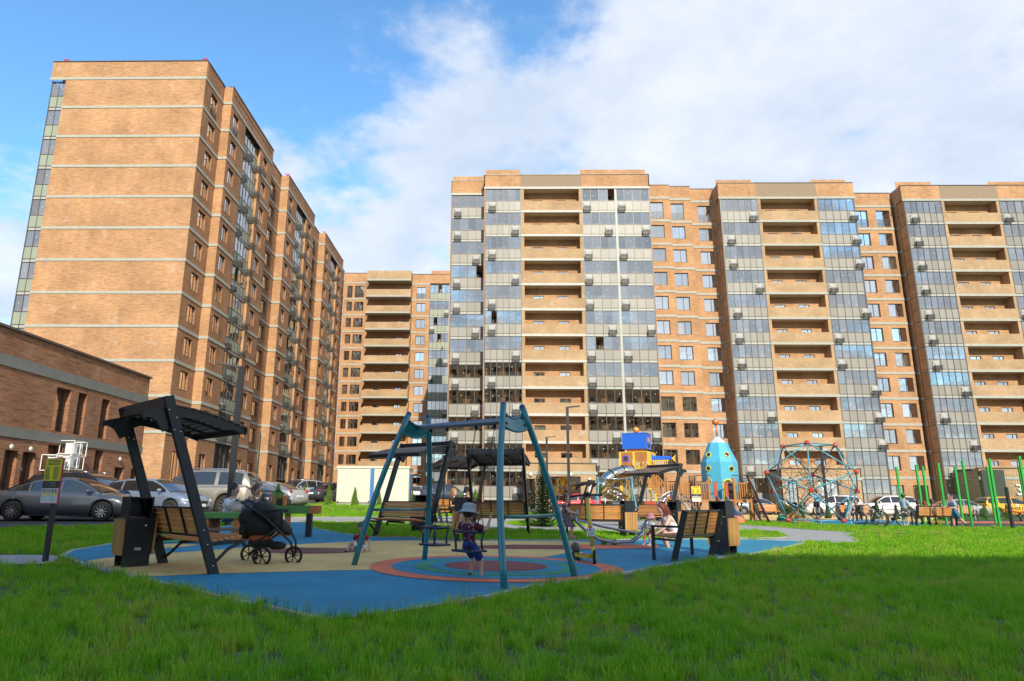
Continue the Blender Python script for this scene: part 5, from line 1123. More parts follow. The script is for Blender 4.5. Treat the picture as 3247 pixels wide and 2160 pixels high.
def person(lbl, pos, rz, h, pz, torso=(0, -.05, 1), headd=(0, -.05, 1), face=(0, -1, 0), ua=((-.25, 0, -1), (.25, 0, -1)), la=((-.1, -.2, -1), (.1, -.2, -1)), ul=((0, 0, -1), (0, 0, -1)), ll=((0, 0, -1), (0, 0, -1)),
           skin=None, top=None, sleeve=.5, bottom=None, blen=.4, skirt=None, shoes=None, hair=(.04, .02, .01), hairlen=0, hat=None, cap=None, child=False, bun=False, tex_bag=None, name='person', tlen=1.0, extra=None, group='people in the yard'):
    # local -Y is where the person faces; pz = pelvis height above the ground
    skin = skin or SKIN; R = thing('person', lbl, 'person', pos, rz, group)
    k = 1.22 if child else 1.0; hr = .068 * h * k
    tl = .29 * h * (1.0 if not child else .97); T = nv(torso); P = Vector((0, 0, pz)); ch = P + T * tl * .78; nk = P + T * tl; sd_ = T.cross(Vector((0, 1, 0))).normalized()
    if sd_.x < 0: sd_ = -sd_
    hd = nk + nv(headd) * (.045 * h + hr * 1.05); F = nv(face); sw = .105 * h; hw = .052 * h
    J = dict(p=P, b=P + T * tl * .35, c=ch, n=nk, h0=nk + nv(headd) * .035 * h)
    V = [P, J['b'], ch, nk, J['h0']]; E = [(0, 1), (1, 2), (2, 3), (3, 4)]; rad = [(.078, .062), (.07, .055), (.088, .06), (.034, .034), (.032, .032)]
    arms, legs = [], []
    for i, s in enumerate((-1, 1)):
        sh = nk - T * .035 * h + sd_ * s * sw; el = sh + nv(ua[i]) * .165 * h; wr = el + nv(la[i]) * .145 * h; pa = wr + nv(la[i]) * .035 * h
        b0 = len(V); V += [sh, el, wr, pa]; E += [(2, b0), (b0, b0 + 1), (b0 + 1, b0 + 2), (b0 + 2, b0 + 3)]; rad += [(.036, .036), (.025, .025), (.016, .016), (.02, .013)]; arms.append((sh, el, wr, pa, nv(la[i])))
        hp = P + sd_ * s * hw - T * .01 * h; kn = hp + nv(ul[i]) * .235 * h; an = kn + nv(ll[i]) * .235 * h
        fdir = nv(ll[i]); fwd = Vector((0, -1, 0)) if abs(fdir.y) < .8 else Vector((0, 0, 1)); fwd = (fwd - fdir * fwd.dot(fdir)); fwd = fwd.normalized() if fwd.length > .1 else Vector((0, -1, 0))
        to = an + fwd * .075 * h - Vector((0, 0, .01 * h)); b0 = len(V); V += [hp, kn, an, to]; E += [(0, b0), (b0, b0 + 1), (b0 + 1, b0 + 2), (b0 + 2, b0 + 3)]; rad += [(.052, .052), (.036, .036), (.022, .022), (.018, .014)]; legs.append((hp, kn, an, to, fdir, fwd))
    me = bpy.data.meshes.new('sk'); me.from_pydata([tuple(v) for v in V], E, []); o = bpy.data.objects.new('sk', me); COL.objects.link(o); m = o.modifiers.new('s', 'SKIN'); m.use_smooth_shade = True
    for q, (a, b) in zip(me.skin_vertices[0].data, rad): q.radius = (a * h, b * h)
    me.skin_vertices[0].data[0].use_root = True
    u = o.modifiers.new('u', 'SUBSURF'); u.levels = 1; bpy.context.view_layer.update()
    ev = o.evaluated_get(bpy.context.evaluated_depsgraph_get()); bmsh = bpy.data.meshes.new_from_object(ev); bpy.data.objects.remove(o)
    mb = MB(); mb.s = True; mb.v = [tuple(v.co) for v in bmsh.vertices]; mb.f = [tuple(p.vertices) for p in bmsh.polygons]; mb.mi = [0] * len(mb.f); mb.sm = [True] * len(mb.f); bpy.data.meshes.remove(bmsh)
    Up = nv(headd); F = (F - Up * F.dot(Up)).normalized(); Sd = Up.cross(F); HR = Matrix((Sd, F, Up)).transposed()
    mb.ell(hd, (hr * .86, hr * .98, hr * 1.18), 14, 10, HR); mb.ell(hd + F * hr * .95 - Up * hr * .12, (hr * .13, hr * .2, hr * .2), 8, 5, HR)
    for s in (-1, 1): mb.ell(hd + Sd * s * hr * .87 - Up * hr * .1, (hr * .1, hr * .2, hr * .28), 8, 5, HR)
    mb.ell(hd + F * hr * .5 - Up * hr * .85, (hr * .5, hr * .45, hr * .3), 10, 6, HR)
    for sh, el, wr, pa, d in arms:                       # palm and five bent fingers
        s1 = d.cross(Vector((0, 0, 1))) if abs(d.z) < .9 else d.cross(Vector((0, 1, 0))); s1.normalize(); n1 = s1.cross(d)
        mb.ell(pa, (.022 * h, .012 * h, .03 * h), 8, 6, Matrix((s1, n1, d)).transposed())
        for f in range(4):
            b0 = pa + s1 * (f - 1.5) * .0095 * h + d * .022 * h; fl = (.030, .036, .034, .026)[f] * h; mb.tube([b0, b0 + d * fl * .6 + n1 * fl * .15, b0 + d * fl + n1 * fl * .5], [.0052 * h, .0048 * h, .004 * h], 5)
        b0 = pa - s1 * .018 * h - d * .005 * h; mb.tube([b0, b0 - s1 * .013 * h + d * .014 * h, b0 - s1 * .014 * h + d * .032 * h + n1 * .006 * h], [.006 * h, .0055 * h, .0045 * h], 5)
    mb.put('body', skin, R)
    mb = MB()
    for s in (-1, 1): mb.ell(hd + F * hr * .87 + Sd * s * hr * .34 + Up * hr * .06, (hr * .12, hr * .06, hr * .07), 8, 5, HR); mb.bar(hd + F * hr * .9 + Sd * s * hr * .2 + Up * hr * .24, hd + F * hr * .86 + Sd * s * hr * .48 + Up * hr * .22, hr * .05, hr * .05)
    mb.m = 1; mb.ell(hd + F * hr * .9 - Up * hr * .5, (hr * .26, hr * .07, hr * .06), 8, 5, HR); mb.put('face_features', [EYE_, LIP], R)
    hm = mat('hair_%d' % int(hair[0] * 1000), hair, .55, var=.4, vscale=20, bump=.5, bscale=50)
    mb = MB(); mb.ell(hd - F * hr * .14 + Up * hr * .14, (hr * .95, hr * .98, hr * 1.18), 14, 10, HR)
    if hairlen:
        q = hd - F * hr * .5; e = nk - F * (.045 * h) - T * (hairlen * h); mb.tube([q + Up * hr * .4, q - Up * hr * .5 - F * hr * .2, e], [hr * .7, hr * .78, hr * .45], 10, flat=.7)
        for s in (-1, 1): mb.tube([hd + Sd * s * hr * .6 + Up * hr * .6, hd + Sd * s * hr * .95 - Up * hr * .2, hd + Sd * s * hr * .9 - Up * hr * 1.4 - F * hr * .1 - T * hairlen * h * .4], [hr * .25, hr * .25, hr * .15], 6)
    if bun: mb.ell(hd + Up * hr * 1.15 - F * hr * .5, hr * .42, 10, 7)
    ho = mb.put('hair', hm, R)
    if hat:
        mb = MB(Matrix.Translation(hd + Up * hr * .22) @ HR.to_4x4() @ Matrix.Rotation(math.radians(-8), 4, 'X')); mb.lathe([(hr * 1.62, -hr * .42), (hr * 1.55, -hr * .25), (hr * 1.12, hr * .15), (hr * 1.1, hr * .6), (hr * .95, hr * 1.0), (hr * .5, hr * 1.17), (.001, hr * 1.2)], 20); mb.put('sun_hat', hat, R)
    if cap:
        mb = MB(Matrix.Translation(hd + Up * hr * .2) @ HR.to_4x4()); mb.ell((0, -hr * .05, hr * .1), (hr * 1.04, hr * 1.1, hr * 1.15), 16, 10, v0=.46); mb.s = True; mb.ell((0, hr * 1.15, hr * .12), (hr * .8, hr * .75, hr * .07), 12, 5); mb.put('cap', cap, R)
    if top:
        mb = MB(); rings = []; n = 14; Fw = (Vector((0, -1, 0)) - T * Vector((0, -1, 0)).dot(T)).normalized()
        prof = [(-.08 * tlen, .088, .074), (.05, .088, .075), (.3, .083, .069), (.6, .093, .072), (.82, .112, .07), (.93, .085, .055), (1.0, .045, .042)]
        for t, a, b in prof: c = P + T * tl * t; rings.append([tuple(c + sd_ * a * h * math.cos(q * 2 * PI / n) + Fw * b * h * math.sin(q * 2 * PI / n)) for q in range(n)])
        mb.s = True; mb.loft(rings)
        for sh, el, wr, pa, d in arms:
            if sleeve <= 0: continue
            if sleeve <= 1: e = sh.lerp(el, sleeve); mb.tube([sh - sd_ * (.01 * h) * (1 if (sh - nk).dot(sd_) > 0 else -1), sh.lerp(e, .3), e], [.045 * h, .046 * h, .041 * h], 10)
            else: e = el.lerp(wr, sleeve - 1); mb.tube([sh, sh.lerp(el, .4), el, e], [.045 * h, .043 * h, .035 * h, .027 * h], 10)
        mb.put('shirt', top, R)
    if bottom:
        mb = MB(); rings = []; n = 14; Fw = Vector((0, -1, 0))
        for t, a, b in ((-.14, .07, .06), (-.05, .093, .078), (.1, .09, .076), (.2, .08, .068)): c = P + T * tl * t; rings.append([tuple(c + sd_ * a * h * math.cos(q * 2 * PI / n) + Fw * b * h * math.sin(q * 2 * PI / n)) for q in range(n)])
        mb.s = True; mb.loft(rings)
        for hp, kn, an, to, fd1, fw1 in legs:
            if blen <= 1: e = hp.lerp(kn, blen); mb.tube([hp, hp.lerp(e, .4), e], [.06 * h, .060 * h, .055 * h], 12)
            else: e = kn.lerp(an, blen - 1); mb.tube([hp, hp.lerp(kn, .4), kn, e], [.062 * h, .057 * h, .043 * h, .034 * h], 12)
        mb.put('trousers' if blen > 1 else 'shorts', bottom, R)
    if skirt:
        sk_m, d1, fl = skirt; mb = MB(); rings = []; n = 24
        for i in range(6):
            t = i / 5; c = P + T * tl * (.35 * (1 - t)) - Vector((0, 0, 1)) * d1 * t * h + Vector((0, -1, 0)) * .05 * h * t; rr = (.07 + (fl - .07) * t) * h
            rings.append([tuple(c + Vector((math.cos(q * 2 * PI / n), math.sin(q * 2 * PI / n), 0)) * rr * (1 + .1 * t * math.sin(q * 2.1))) for q in range(n)])
        mb.s = True; mb.loft(rings, cap=False); mb.put('skirt', sk_m, R)
    if shoes:
        for hp, kn, an, to, fd1, fw1 in legs:
            mb = MB(); s1 = fd1.cross(fw1); RR_ = Matrix((s1, fw1, -fd1)).transposed(); mb.ell(an + fw1 * .03 * h + fd1 * .012 * h, (.03 * h, .075 * h, .028 * h), 12, 7, RR_); mb.ell(an - fw1 * .008 * h - fd1 * .006 * h, (.028 * h, .033 * h, .034 * h), 10, 6, RR_); mb.put('shoe', shoes, R)
    R['_h'] = 1; del R['_h']
    return R, arms, hd
S_ = lambda s, a: s
DN = (0, 0, -1)
def rot(dx, dy): return math.atan2(dx, -dy)      # rz so that local -Y points to (dx, dy)
WHT = cloth('cloth_white', (.68, .69, .72), var=.12); BKC = cloth('cloth_black', (.012, .012, .014)); NAVY = cloth('cloth_navy', (.02, .05, .11)); RED = cloth('cloth_red', (.30, .01, .02)); BLUEJ = cloth('cloth_blue', (.01, .05, .25)); SKYC = cloth('cloth_sky', (.10, .38, .55)); PALEB = cloth('cloth_pale_blue', (.33, .44, .52)); KHAKI = cloth('cloth_khaki', (.13, .12, .075)); GREYC = cloth('cloth_grey', (.33, .34, .33))
SHW = mat('shoe_white', (.6, .6, .62), .6); SHB = mat('shoe_black', (.02, .02, .022), .6); SHG = mat('shoe_grey', (.10, .10, .11), .7); HATG = patt('hat_print', (.36, .39, .40), (.16, .20, .23), 45, .25)
# 1 child on the swing, seen from behind
sp = SWB + Vector((0, 0, -.01)); fz = rot(ab.x, ab.y)
person('small child seen from behind on the swing in a grey sun hat and blue shorts', (sp.x, sp.y, 0), fz, 1.13, sp.z + .09, torso=(0, .08, 1), face=(.25, -1, -.1), ua=((-.7, -.55, -.35), (.7, -.55, -.2)), la=((-.1, -.25, .8), (.1, -.3, .8)), ul=((-.1, -.6, -.75), (.12, -.75, -.62)), ll=((0, -.05, -1), (.02, .25, -1)),
       skin=SKINL, top=patt('maroon_birds', (.085, .010, .028), (.6, .5, .5), 17, .16), sleeve=.7, bottom=BLUEJ, blen=.85, shoes=SHG, hat=HATG, child=True)
# 2 kid on the ground
c = gp(1143, 1752); person('small boy in red shirt and green cap sitting on the ochre paving', (c.x, c.y, c.z), rot(-.25, -1), .95, .10, torso=(.05, -.1, 1), face=(.4, -.8, -.5), ua=((-.5, .1, -.8), (.55, -.1, -.8)), la=((-.1, -.5, -.7), (.2, -.3, -.9)), ul=((-.45, -.75, .55), (.5, -.85, .1)), ll=((-.1, -.45, -.85), (-.1, -.7, -.5)),
       skin=SKINL, top=RED, sleeve=.6, bottom=WHT, blen=.75, shoes=SHB, cap=cloth('cap_green', (.06, .11, .10)), child=True)
# 3, 4 couple at the green table
c = onG(722, 17.0); person('dark haired woman in a white shirt eating beside the lamp post', (c.x, c.y, c.z), rot(1, -.25), 1.66, .50, torso=(0, -.28, 1), headd=(0, -.3, 1), ua=((-.3, -.4, -.8), (.3, -.55, -.7)), la=((.25, -.6, .7), (-.25, -.6, .75)), ul=((-.15, -1, 0), (.15, -1, 0)), ll=((0, -.1, -1), (0, -.1, -1)), skin=SKINL, top=WHT, sleeve=.75, bottom=cloth('jeans_pale', (.15, .2, .28)), blen=1.9, shoes=SHW, bun=True, hair=(.02, .012, .01))
c = onG(778, 16.6); person('man in a blue grey shirt eating, right of the dark haired woman', (c.x, c.y, c.z), rot(1, -.35), 1.78, .50, torso=(0, -.5, 1), headd=(0, -.4, 1), ua=((-.3, -.6, -.7), (.3, -.7, -.6)), la=((.25, -.5, .8), (-.25, -.5, .85)), ul=((-.2, -1, 0), (.2, -1, 0)), ll=((0, -.1, -1), (0, -.1, -1)), top=cloth('cloth_slate', (.045, .085, .14)), sleeve=.8, bottom=cloth('jeans_pale', (.15, .2, .28)), blen=1.9, shoes=SHB, hair=(.06, .045, .035))
# 5, 6 couple in black
c = onG(1432, 26.2); person('blonde woman in black seated left at the small wooden table', (c.x, c.y, c.z), rot(1, -.1), 1.7, .5, torso=(0, -.15, 1), ua=((-.2, -.6, -.75), (.2, -.7, -.6)), la=((.1, -1, .05), (-.1, -1, .1)), ul=((-.15, -1, 0), (.15, -1, 0)), ll=((0, -.2, -1), (0, .1, -1)), skin=SKINL, top=BKC, sleeve=.8, bottom=BKC, blen=1.95, shoes=SHB, hair=(.30, .17, .08), hairlen=.02)
c = onG(1486, 27.0); person('bearded man in black cap and shirt seated at the small wooden table', (c.x, c.y, c.z), rot(-.35, -1), 1.8, .52, torso=(0, -.2, 1), headd=(0, -.35, 1), face=(-.1, -1, -.35), ua=((-.5, -.4, -.8), (.5, -.4, -.8)), la=((.5, -.8, .1), (-.5, -.8, .1)), ul=((-.3, -1, 0), (.3, -1, 0)), ll=((0, -.05, -1), (0, -.05, -1)), top=BKC, sleeve=.9, bottom=GREYC, blen=.95, shoes=SHB, cap=BKC, hair=(.03, .02, .015))
# 7 girl on the seesaw
p = SEE + Vector((-1.1, 0, .60)); person('little girl with a bun and a patterned dress on the left seat of the seesaw', (p.x, p.y, g(p.x, p.y)), rot(1, -.22), 1.12, .66, torso=(0, -.12, 1), face=(.1, -1, -.15), ua=((-.2, -.6, -.8), (.2, -.6, -.8)), la=((.1, -1, -.15), (-.1, -1, -.15)), ul=((-.2, -.75, -.65), (.2, -.75, -.65)), ll=((0, .1, -1), (0, .15, -1)), skin=SKINL,
       top=patt('dress_print', (.10, .06, .07), (.55, .5, .5), 60, .2), sleeve=.25, skirt=(MATS.get('x') or patt('skirt_print', (.08, .05, .06), (.6, .56, .56), 60, .22), .2, .2), shoes=mat('sandal_pink', (.45, .2, .25), .6), hair=(.12, .06, .035), bun=True, child=True)
# 8 toddler, 9 woman
p = SEE + Vector((1.06, 0, .3)); person('toddler in a pink hat and red shorts on the right seat of the seesaw', (p.x, p.y, g(p.x, p.y)), rot(-1, -.45), .86, .36, torso=(0, -.1, 1), face=(.1, -1, -.1), ua=((-.3, -.5, -.8), (.3, -.5, -.8)), la=((.1, -1, .2), (-.1, -1, .2)), ul=((-.25, -.8, -.35), (.25, -.8, -.35)), ll=((0, .0, -1), (0, .05, -1)), skin=SKINL, top=patt('tee_print', (.6, .62, .62), (.15, .3, .3), 40, .2), sleeve=.8, bottom=patt('shorts_print', (.33, .02, .06), (.5, .2, .25), 50, .2), blen=.6, shoes=SHW, hat=cloth('hat_pink', (.62, .28, .32)), child=True)
c = onG(2140, 17.3); person('red haired woman in a white vest crouching beside the toddler', (c.x, c.y, c.z), rot(-1, -.1), 1.68, .34, torso=(0, -.62, 1), headd=(0, -.55, 1), face=(0, -1, -.35), ua=((-.2, -.6, -.8), (.2, -.55, -.85)), la=((.1, -.85, -.4), (-.1, -.8, -.5)), ul=((-.2, -1, .12), (.2, -1, .0)), ll=((0, .45, -.9), (0, .3, -1)), skin=SKINL, top=WHT, sleeve=0, bottom=WHT, blen=.35, shoes=SHB, hair=(.16, .035, .015), hairlen=.1)
# others
c = onG(2392, 41); person('blonde woman standing at the rope frame by the play deck', (c.x, c.y, c.z), rot(-.3, 1), 1.72, .9, ua=((-.2, -.8, .5), (.2, -.7, .3)), la=((0, -.6, .8), (0, -.6, .8)), skin=SKINL, top=BKC, sleeve=.3, bottom=cloth('cloth_sage', (.22, .25, .17)), blen=.6, shoes=SHW, hair=(.45, .3, .16), hairlen=.12)
c = onG(2588, 37.5); person('child in a sky blue shirt and black shorts climbing in the dome', (c.x, c.y, c.z + .38), rot(.15, 1), 1.32, .70, torso=(0, -.1, 1), ua=((-.6, -.6, .3), (.6, -.6, .3)), la=((-.1, -.5, .6), (.1, -.5, .6)), ul=((-.1, -.3, -1), (.2, -.2, -1)), ll=((0, .1, -1), (0, .2, -1)), skin=SKINL, top=SKYC, sleeve=.8, bottom=BKC, blen=.7, shoes=SHB, child=True)
c = onG(2690, 42.5); person('person in grey and beige seated left of the black-clad one by the dome', (c.x, c.y, c.z), rot(-.3, -1), 1.62, .5, torso=(0, -.3, 1), headd=(0, -.4, 1), ua=((-.2, -.5, -.8), (.2, -.5, -.8)), la=((.1, -.8, .1), (-.1, -.8, .1)), ul=((-.1, -1, 0), (.1, -1, 0)), ll=((0, -.1, -1), (0, -.1, -1)), top=GREYC, sleeve=1.8, bottom=cloth('cloth_beige', (.42, .32, .28)), blen=1.95, shoes=SHW, hair=(.08, .04, .02), hairlen=.08)
c = onG(2716, 42.7); person('person in a black top bending forward on the bench by the dome', (c.x, c.y, c.z), rot(-.4, -.9), 1.66, .5, torso=(-.2, -.35, 1), headd=(0, -.4, 1), ua=((-.2, -.5, -.8), (.2, -.5, -.8)), la=((.1, -.8, .1), (-.1, -.8, .1)), ul=((-.1, -1, 0), (.1, -1, 0)), ll=((0, -.1, -1), (0, -.1, -1)), top=BKC, sleeve=1.9, bottom=BKC, blen=1.95, shoes=SHB, hair=(.10, .05, .02), hairlen=.1)
c = onG(2864, 33.8); person('boy in an olive cap and pale blue shirt standing by the bicycles', (c.x, c.y, c.z), rot(.85, .35), 1.52, .79, torso=(0, -.02, 1), headd=(0, -.15, 1), face=(0, -1, -.3), ua=((-.2, -.1, -1), (.2, -.2, -1)), la=((.3, -.9, -.1), (-.2, -.95, -.1)), skin=SKINL, top=PALEB, sleeve=.9, bottom=KHAKI, blen=.95, shoes=SHW, cap=KHAKI, tlen=1.8)
for i, (px, lb, tp, hc) in enumerate(((2914, 'leftmost of the three children on the bench, dark curly hair and white shirt', WHT, (.07, .035, .02)), (2934, 'middle one of the three children on the bench, grey shirt', GREYC, (.16, .08, .04)), (2959, 'rightmost of the three children on the bench, bowl cut and pale shirt', WHT, (.05, .02, .015)))):
    c = onG(px, 34.15); person(lb, (c.x, c.y, c.z), rot(.1, 1), (1.5, 1.36, 1.56)[i], .5, torso=(0, -.2, 1), headd=(0, -.4, 1), ua=((-.3, -.4, -.8), (.3, -.4, -.8)), la=((.2, -.9, 0), (-.2, -.9, 0)), ul=((-.15, -1, 0), (.15, -1, 0)), ll=((0, .15, -1), (0, .1, -1)), skin=SKINL, top=tp, sleeve=.8, bottom=NAVY, blen=.8, shoes=SHB, hair=hc, child=True, group='children on the bench')
c = onG(3022, 32.6); person('boy in a blue printed shirt and shorts striding to the left past the bench', (c.x, c.y, c.z), rot(-1, .2), 1.5, .76, torso=(0, -.12, 1), ua=((-.2, -.5, -.9), (.2, .1, -1)), la=((.1, -1, -.1), (.1, -1, -.1)), ul=((-.05, -.25, -1), (.05, .35, -1)), ll=((0, .02, -1), (0, .75, -.75)), skin=SKINL, top=patt('print_blue', (.34, .40, .5), (.1, .15, .3), 26, .22), sleeve=.8, bottom=patt('print_blue_shorts', (.05, .16, .26), (.25, .35, .4), 20, .22), blen=.95, shoes=SHB, hair=(.05, .025, .02))
# ------------------------------------------------------------------ play equipment further back
BLUEP = mat('play_blue', (.01, .12, .62), .35, coat=.3); YELP = mat('play_yellow', (.75, .48, .05), .5, var=.12); ORGP = mat('play_orange', (.75, .26, .02), .4, coat=.3); CYANP = mat('play_cyan', (.085, .43, .60), .45, var=.08, vscale=3); REDP = mat('play_red', (.42, .055, .02), .5)
WOODP = mat('play_wood', (.42, .17, .04), .55, var=.3, vscale=5, wax=(8, 8, 1.2), rnd=.1); LBLUE = mat('pipe_light_blue', (.09, .29, .36), .35, coat=.2); NODE = mat('node_red', (.50, .055, .02), .4, coat=.2); ROPE = mat('rope_dark', (.04, .03, .035), .8); ROPEL = mat('rope_tan', (.40, .30, .18), .8)
CHRT = mat('polished_steel', (.72, .64, .52), .12, 1.0, bump=.12, bscale=6)
def zy(y, Y): return 1.12 + (1588 - y) * Y / FPX
def stave(w, h, t, m, nm='plank'):
    k = (nm, round(w, 3), round(h, 3), t, m.name)
    if k not in PLANK: PLANK[k] = MB().box(-w / 2, w / 2, -t / 2, t / 2, 0, h).mesh(nm, [m])
    return PLANK[k]
# robot tower
Y = 44; c = onG(2027, Y); gz = c.z
r = thing('robot_play_tower', 'yellow play tower with a blue robot head and an orange ball on top', 'play tower', tuple(c), math.radians(-24))
hb, ht = zy(1429, Y) - gz, zy(1382, Y) - gz; wb_ = .75
MB().box(-wb_ + .02, wb_ - .02, -wb_ + .02, wb_ - .02, hb + .02, ht).put('head', BLUEP, r)
for sd in range(4):
    for i in range(14): put('plank', stave(.095, ht - hb, .03, BLUEP), r, Rz(sd * PI / 2) @ Matrix.Translation((-wb_ + .055 + i * .1075, -wb_, hb)))
MB().box(-wb_ - .04, wb_ + .04, -wb_ - .04, wb_ + .04, ht, ht + .04).put('lid', BLUEP, r)
for i in range(4): MB().box(wb_ + .015, wb_ + .03, -.32 + .17 * i, -.24 + .17 * i, ht - .5, ht - .25).put('eye_slot', ORGP, r)
MB().prism([(.35 * math.cos(a), ht - .62 + .26 * math.sin(a)) for a in [PI + k * PI / 10 for k in range(11)]] + [(.2 * math.cos(a), ht - .62 + .1 * math.sin(a)) for a in [2 * PI - k * PI / 10 for k in range(11)]], wb_ + .015, wb_ + .05, 'x').put('smile', mat('play_navy', (.005, .04, .25), .4), r)
MB().tube([(0, 0, ht), (0, 0, ht + .15)], .05, 8).ell((0, 0, zy(1368, Y) - gz), .2, 16, 12).put('antenna_ball', ORGP, r)
MB().box(-.55, .55, -.55, .55, hb - .2, hb).put('neck', ORGP, r)
bt, bb = zy(1438, Y) - gz, zy(1486, Y) - gz; w = .95
MB().box(-w, w, -w, w, bt - .05, bt).box(-w, w, -w, w, bb - .08, bb).put('body_frame', YELP, r)
for x in (-w + .07, -.02, w - .07):
    for y in (-w + .05, w - .05): MB().box(x - .07, x + .07, y - .07, y + .07, -.1 if abs(x) > .5 else bb, bt).put('post', YELP, r)
for x0, x1, z0 in ((-w + .16, -.12, bb + .02), (.08, w - .16, bb + .35)):
    n = 6
    for i in range(n): put('plank', stave((x1 - x0) / n * .94, bt - .08 - z0, .03, WOODP), r, Matrix.Translation((x0 + (x1 - x0) * (i + .5) / n, -w + .03, z0)))
MB().box(-.72, -.34, -w - .02, -w + .0, bb + .38, bb + .74).put('window_frame', mat('play_violet', (.10, .07, .5), .4), r); MB().box(-.66, -.40, -w - .03, -w - .019, bb + .44, bb + .68).put('window_dark', ROOM, r)
MB().box(w - .02, w + .02, -w, w, bb, bt).put('side_panel', YELP, r)
MB(Matrix.Rotation(PI / 2, 4, 'Y')).lathe([(.3, 0), (.3, .05), (.17, .1), (.15, 1.15), (.19, 1.2)], 16, (-bt + .42, -.1, w)).put('telescope', BLUEP, r)
MB().prism([(w + 1.2, bt - .42), (w + 1.45, bt - .2), (w + 1.4, bt - .42), (w + 1.45, bt - .64)], -.2, 0, 'y').put('telescope_tip', YELP, r)
for i in range(7): put('baluster', stave(.05, .34, .04, YELP, 'baluster'), r, Matrix.Translation((.1 + .12 * i, -w, bb)))
for i in range(8): put('baluster', stave(.05, .4, .04, YELP, 'baluster'), r, Matrix.Translation((w + .15 + .12 * i, -.5, bb)))
MB().box(w, w + 1.1, -.9, .6, bb - .08, bb).box(w, w + 1.1, -.53, -.47, bb + .4, bb + .46).put('balcony', YELP, r)
# net column below the robot
mb = MB(); R0 = random.Random(2)
for k in range(14):
    a = k * 2 * PI / 14; mb.tube([(-.25 + .62 * math.cos(a + t * .25) * (1 + .15 * math.sin(t * 1.4)), -.6 + .5 * math.sin(a + t * .25), .1 + t * .31) for t in range(9)], .014, 4); mb.tube([(-.25 + .62 * math.cos(a - t * .3), -.6 + .5 * math.sin(a - t * .3), .1 + t * .31) for t in range(9)], .014, 4)
o = mb.put('rope_net', ROPEL, r); o['kind'] = 'stuff'
# tube slide
pts = [(2003, 1496, 0), (1975, 1497, -.2), (1942, 1508, -.5), (1918, 1530, -.6), (1912, 1550, -.3), (1932, 1562, .2), (1957, 1570, .4), (1968, 1583, .2), (1966, 1600, -.2), (1948, 1612, -.5)]
P = [aty(a, b, Y - .9 + d) - c for a, b, d in pts]; cr_ = []
for i in range(len(P) - 1):
    p0, p1, p2, p3 = P[max(0, i - 1)], P[i], P[i + 1], P[min(len(P) - 1, i + 2)]
    for k in range(5):
        t = k / 5; cr_.append(.5 * ((2 * p1) + (p2 - p0) * t + (2 * p0 - 5 * p1 + 4 * p2 - p3) * t * t + (3 * p1 - p0 - 3 * p2 + p3) * t ** 3))
cr_.append(P[-1]); r2 = thing('tube_slide', 'shiny winding steel tube slide coming down from the robot tower', 'slide', tuple(c))
for i in range(0, len(cr_) - 1, 5): MB().tube([tuple(q) for q in cr_[i:i + 6]], .40, 20).put('tube_section', CHRT, r2)
mb = MB()
for i in range(0, len(cr_), 5):
    q = cr_[i]; t = (cr_[min(i + 1, len(cr_) - 1)] - cr_[max(i - 1, 0)]).normalized(); u = t.orthogonal().normalized(); w_ = t.cross(u); mb.tube([tuple(q + (u * math.cos(a) + w_ * math.sin(a)) * .42) for a in [k * PI / 10 for k in range(20)]], .03, 6, loop=True)
mb.put('joint_ring', CHRT, r2); MB().tube([tuple(cr_[22]), (cr_[22].x, cr_[22].y, 0)], .05, 8).tube([tuple(cr_[32]), (cr_[32].x, cr_[32].y, 0)], .05, 8).put('support', CHR, r2)
MB().ell(tuple(cr_[-1] + Vector((-.1, -.2, -.15))), (.45, .5, .22), 14, 8, v0=0, v1=.5).put('exit_chute', YELP, r2)
# rocket tower with decks
Y = 42; c = onG(2288, Y); gz = c.z
r = thing('rocket_play_tower', 'cyan wooden rocket play tower with yellow portholes and timber decks', 'play tower', tuple(c))
dk, sh_, cb_, ct_ = 1.3 - gz, zy(1467, Y) - gz, zy(1407, Y) - gz, zy(1388, Y) - gz; n = 8; a0 = PI / 8 + .12
def ringp(rr, z): return [(rr * math.cos(a0 + k * 2 * PI / n), rr * math.sin(a0 + k * 2 * PI / n), z) for k in range(n)]
x_ = Vector((-.46, 0, 0)); RB = 1.04
for f in range(n):                        # planks of the rocket skin, one by one
    for lo, hi, r0_, r1_, z0, z1 in (('hull_plank', '', RB, RB, dk, sh_), ('cone_plank', '', RB, .52, sh_, cb_)):
        A0, B0 = Vector(ringp(r0_, z0)[f]), Vector(ringp(r0_, z0)[(f + 1) % n]); A1, B1 = Vector(ringp(r1_, z1)[f]), Vector(ringp(r1_, z1)[(f + 1) % n]); q = 9; nn = Vector(((A0 + B0).x, (A0 + B0).y, 0)).normalized() * .025
        door = f == 5 and lo == 'hull_plank'
        for i in range(q):
            g0, g1 = (i + .03) / q, (i + .97) / q; zb_ = 1.15 if door and 2 < i < 6 else 0
            a, b, d, e = A0.lerp(B0, g0), A0.lerp(B0, g1), A1.lerp(B1, g1), A1.lerp(B1, g0)
            a.z += zb_; b.z += zb_
            MB().add([tuple(v) for v in (a + nn, b + nn, d + nn, e + nn, a - nn, b - nn, d - nn, e - nn)], [(0, 1, 2, 3), (7, 6, 5, 4), (0, 4, 5, 1), (1, 5, 6, 2), (2, 6, 7, 3), (3, 7, 4, 0)]).put(lo, CYANP, r)
MB().loft([ringp(RB - .03, dk), ringp(RB - .03, sh_), ringp(.49, cb_)]).put('inner_skin', mat('play_cyan_dark', (.02, .16, .2), .6), r)
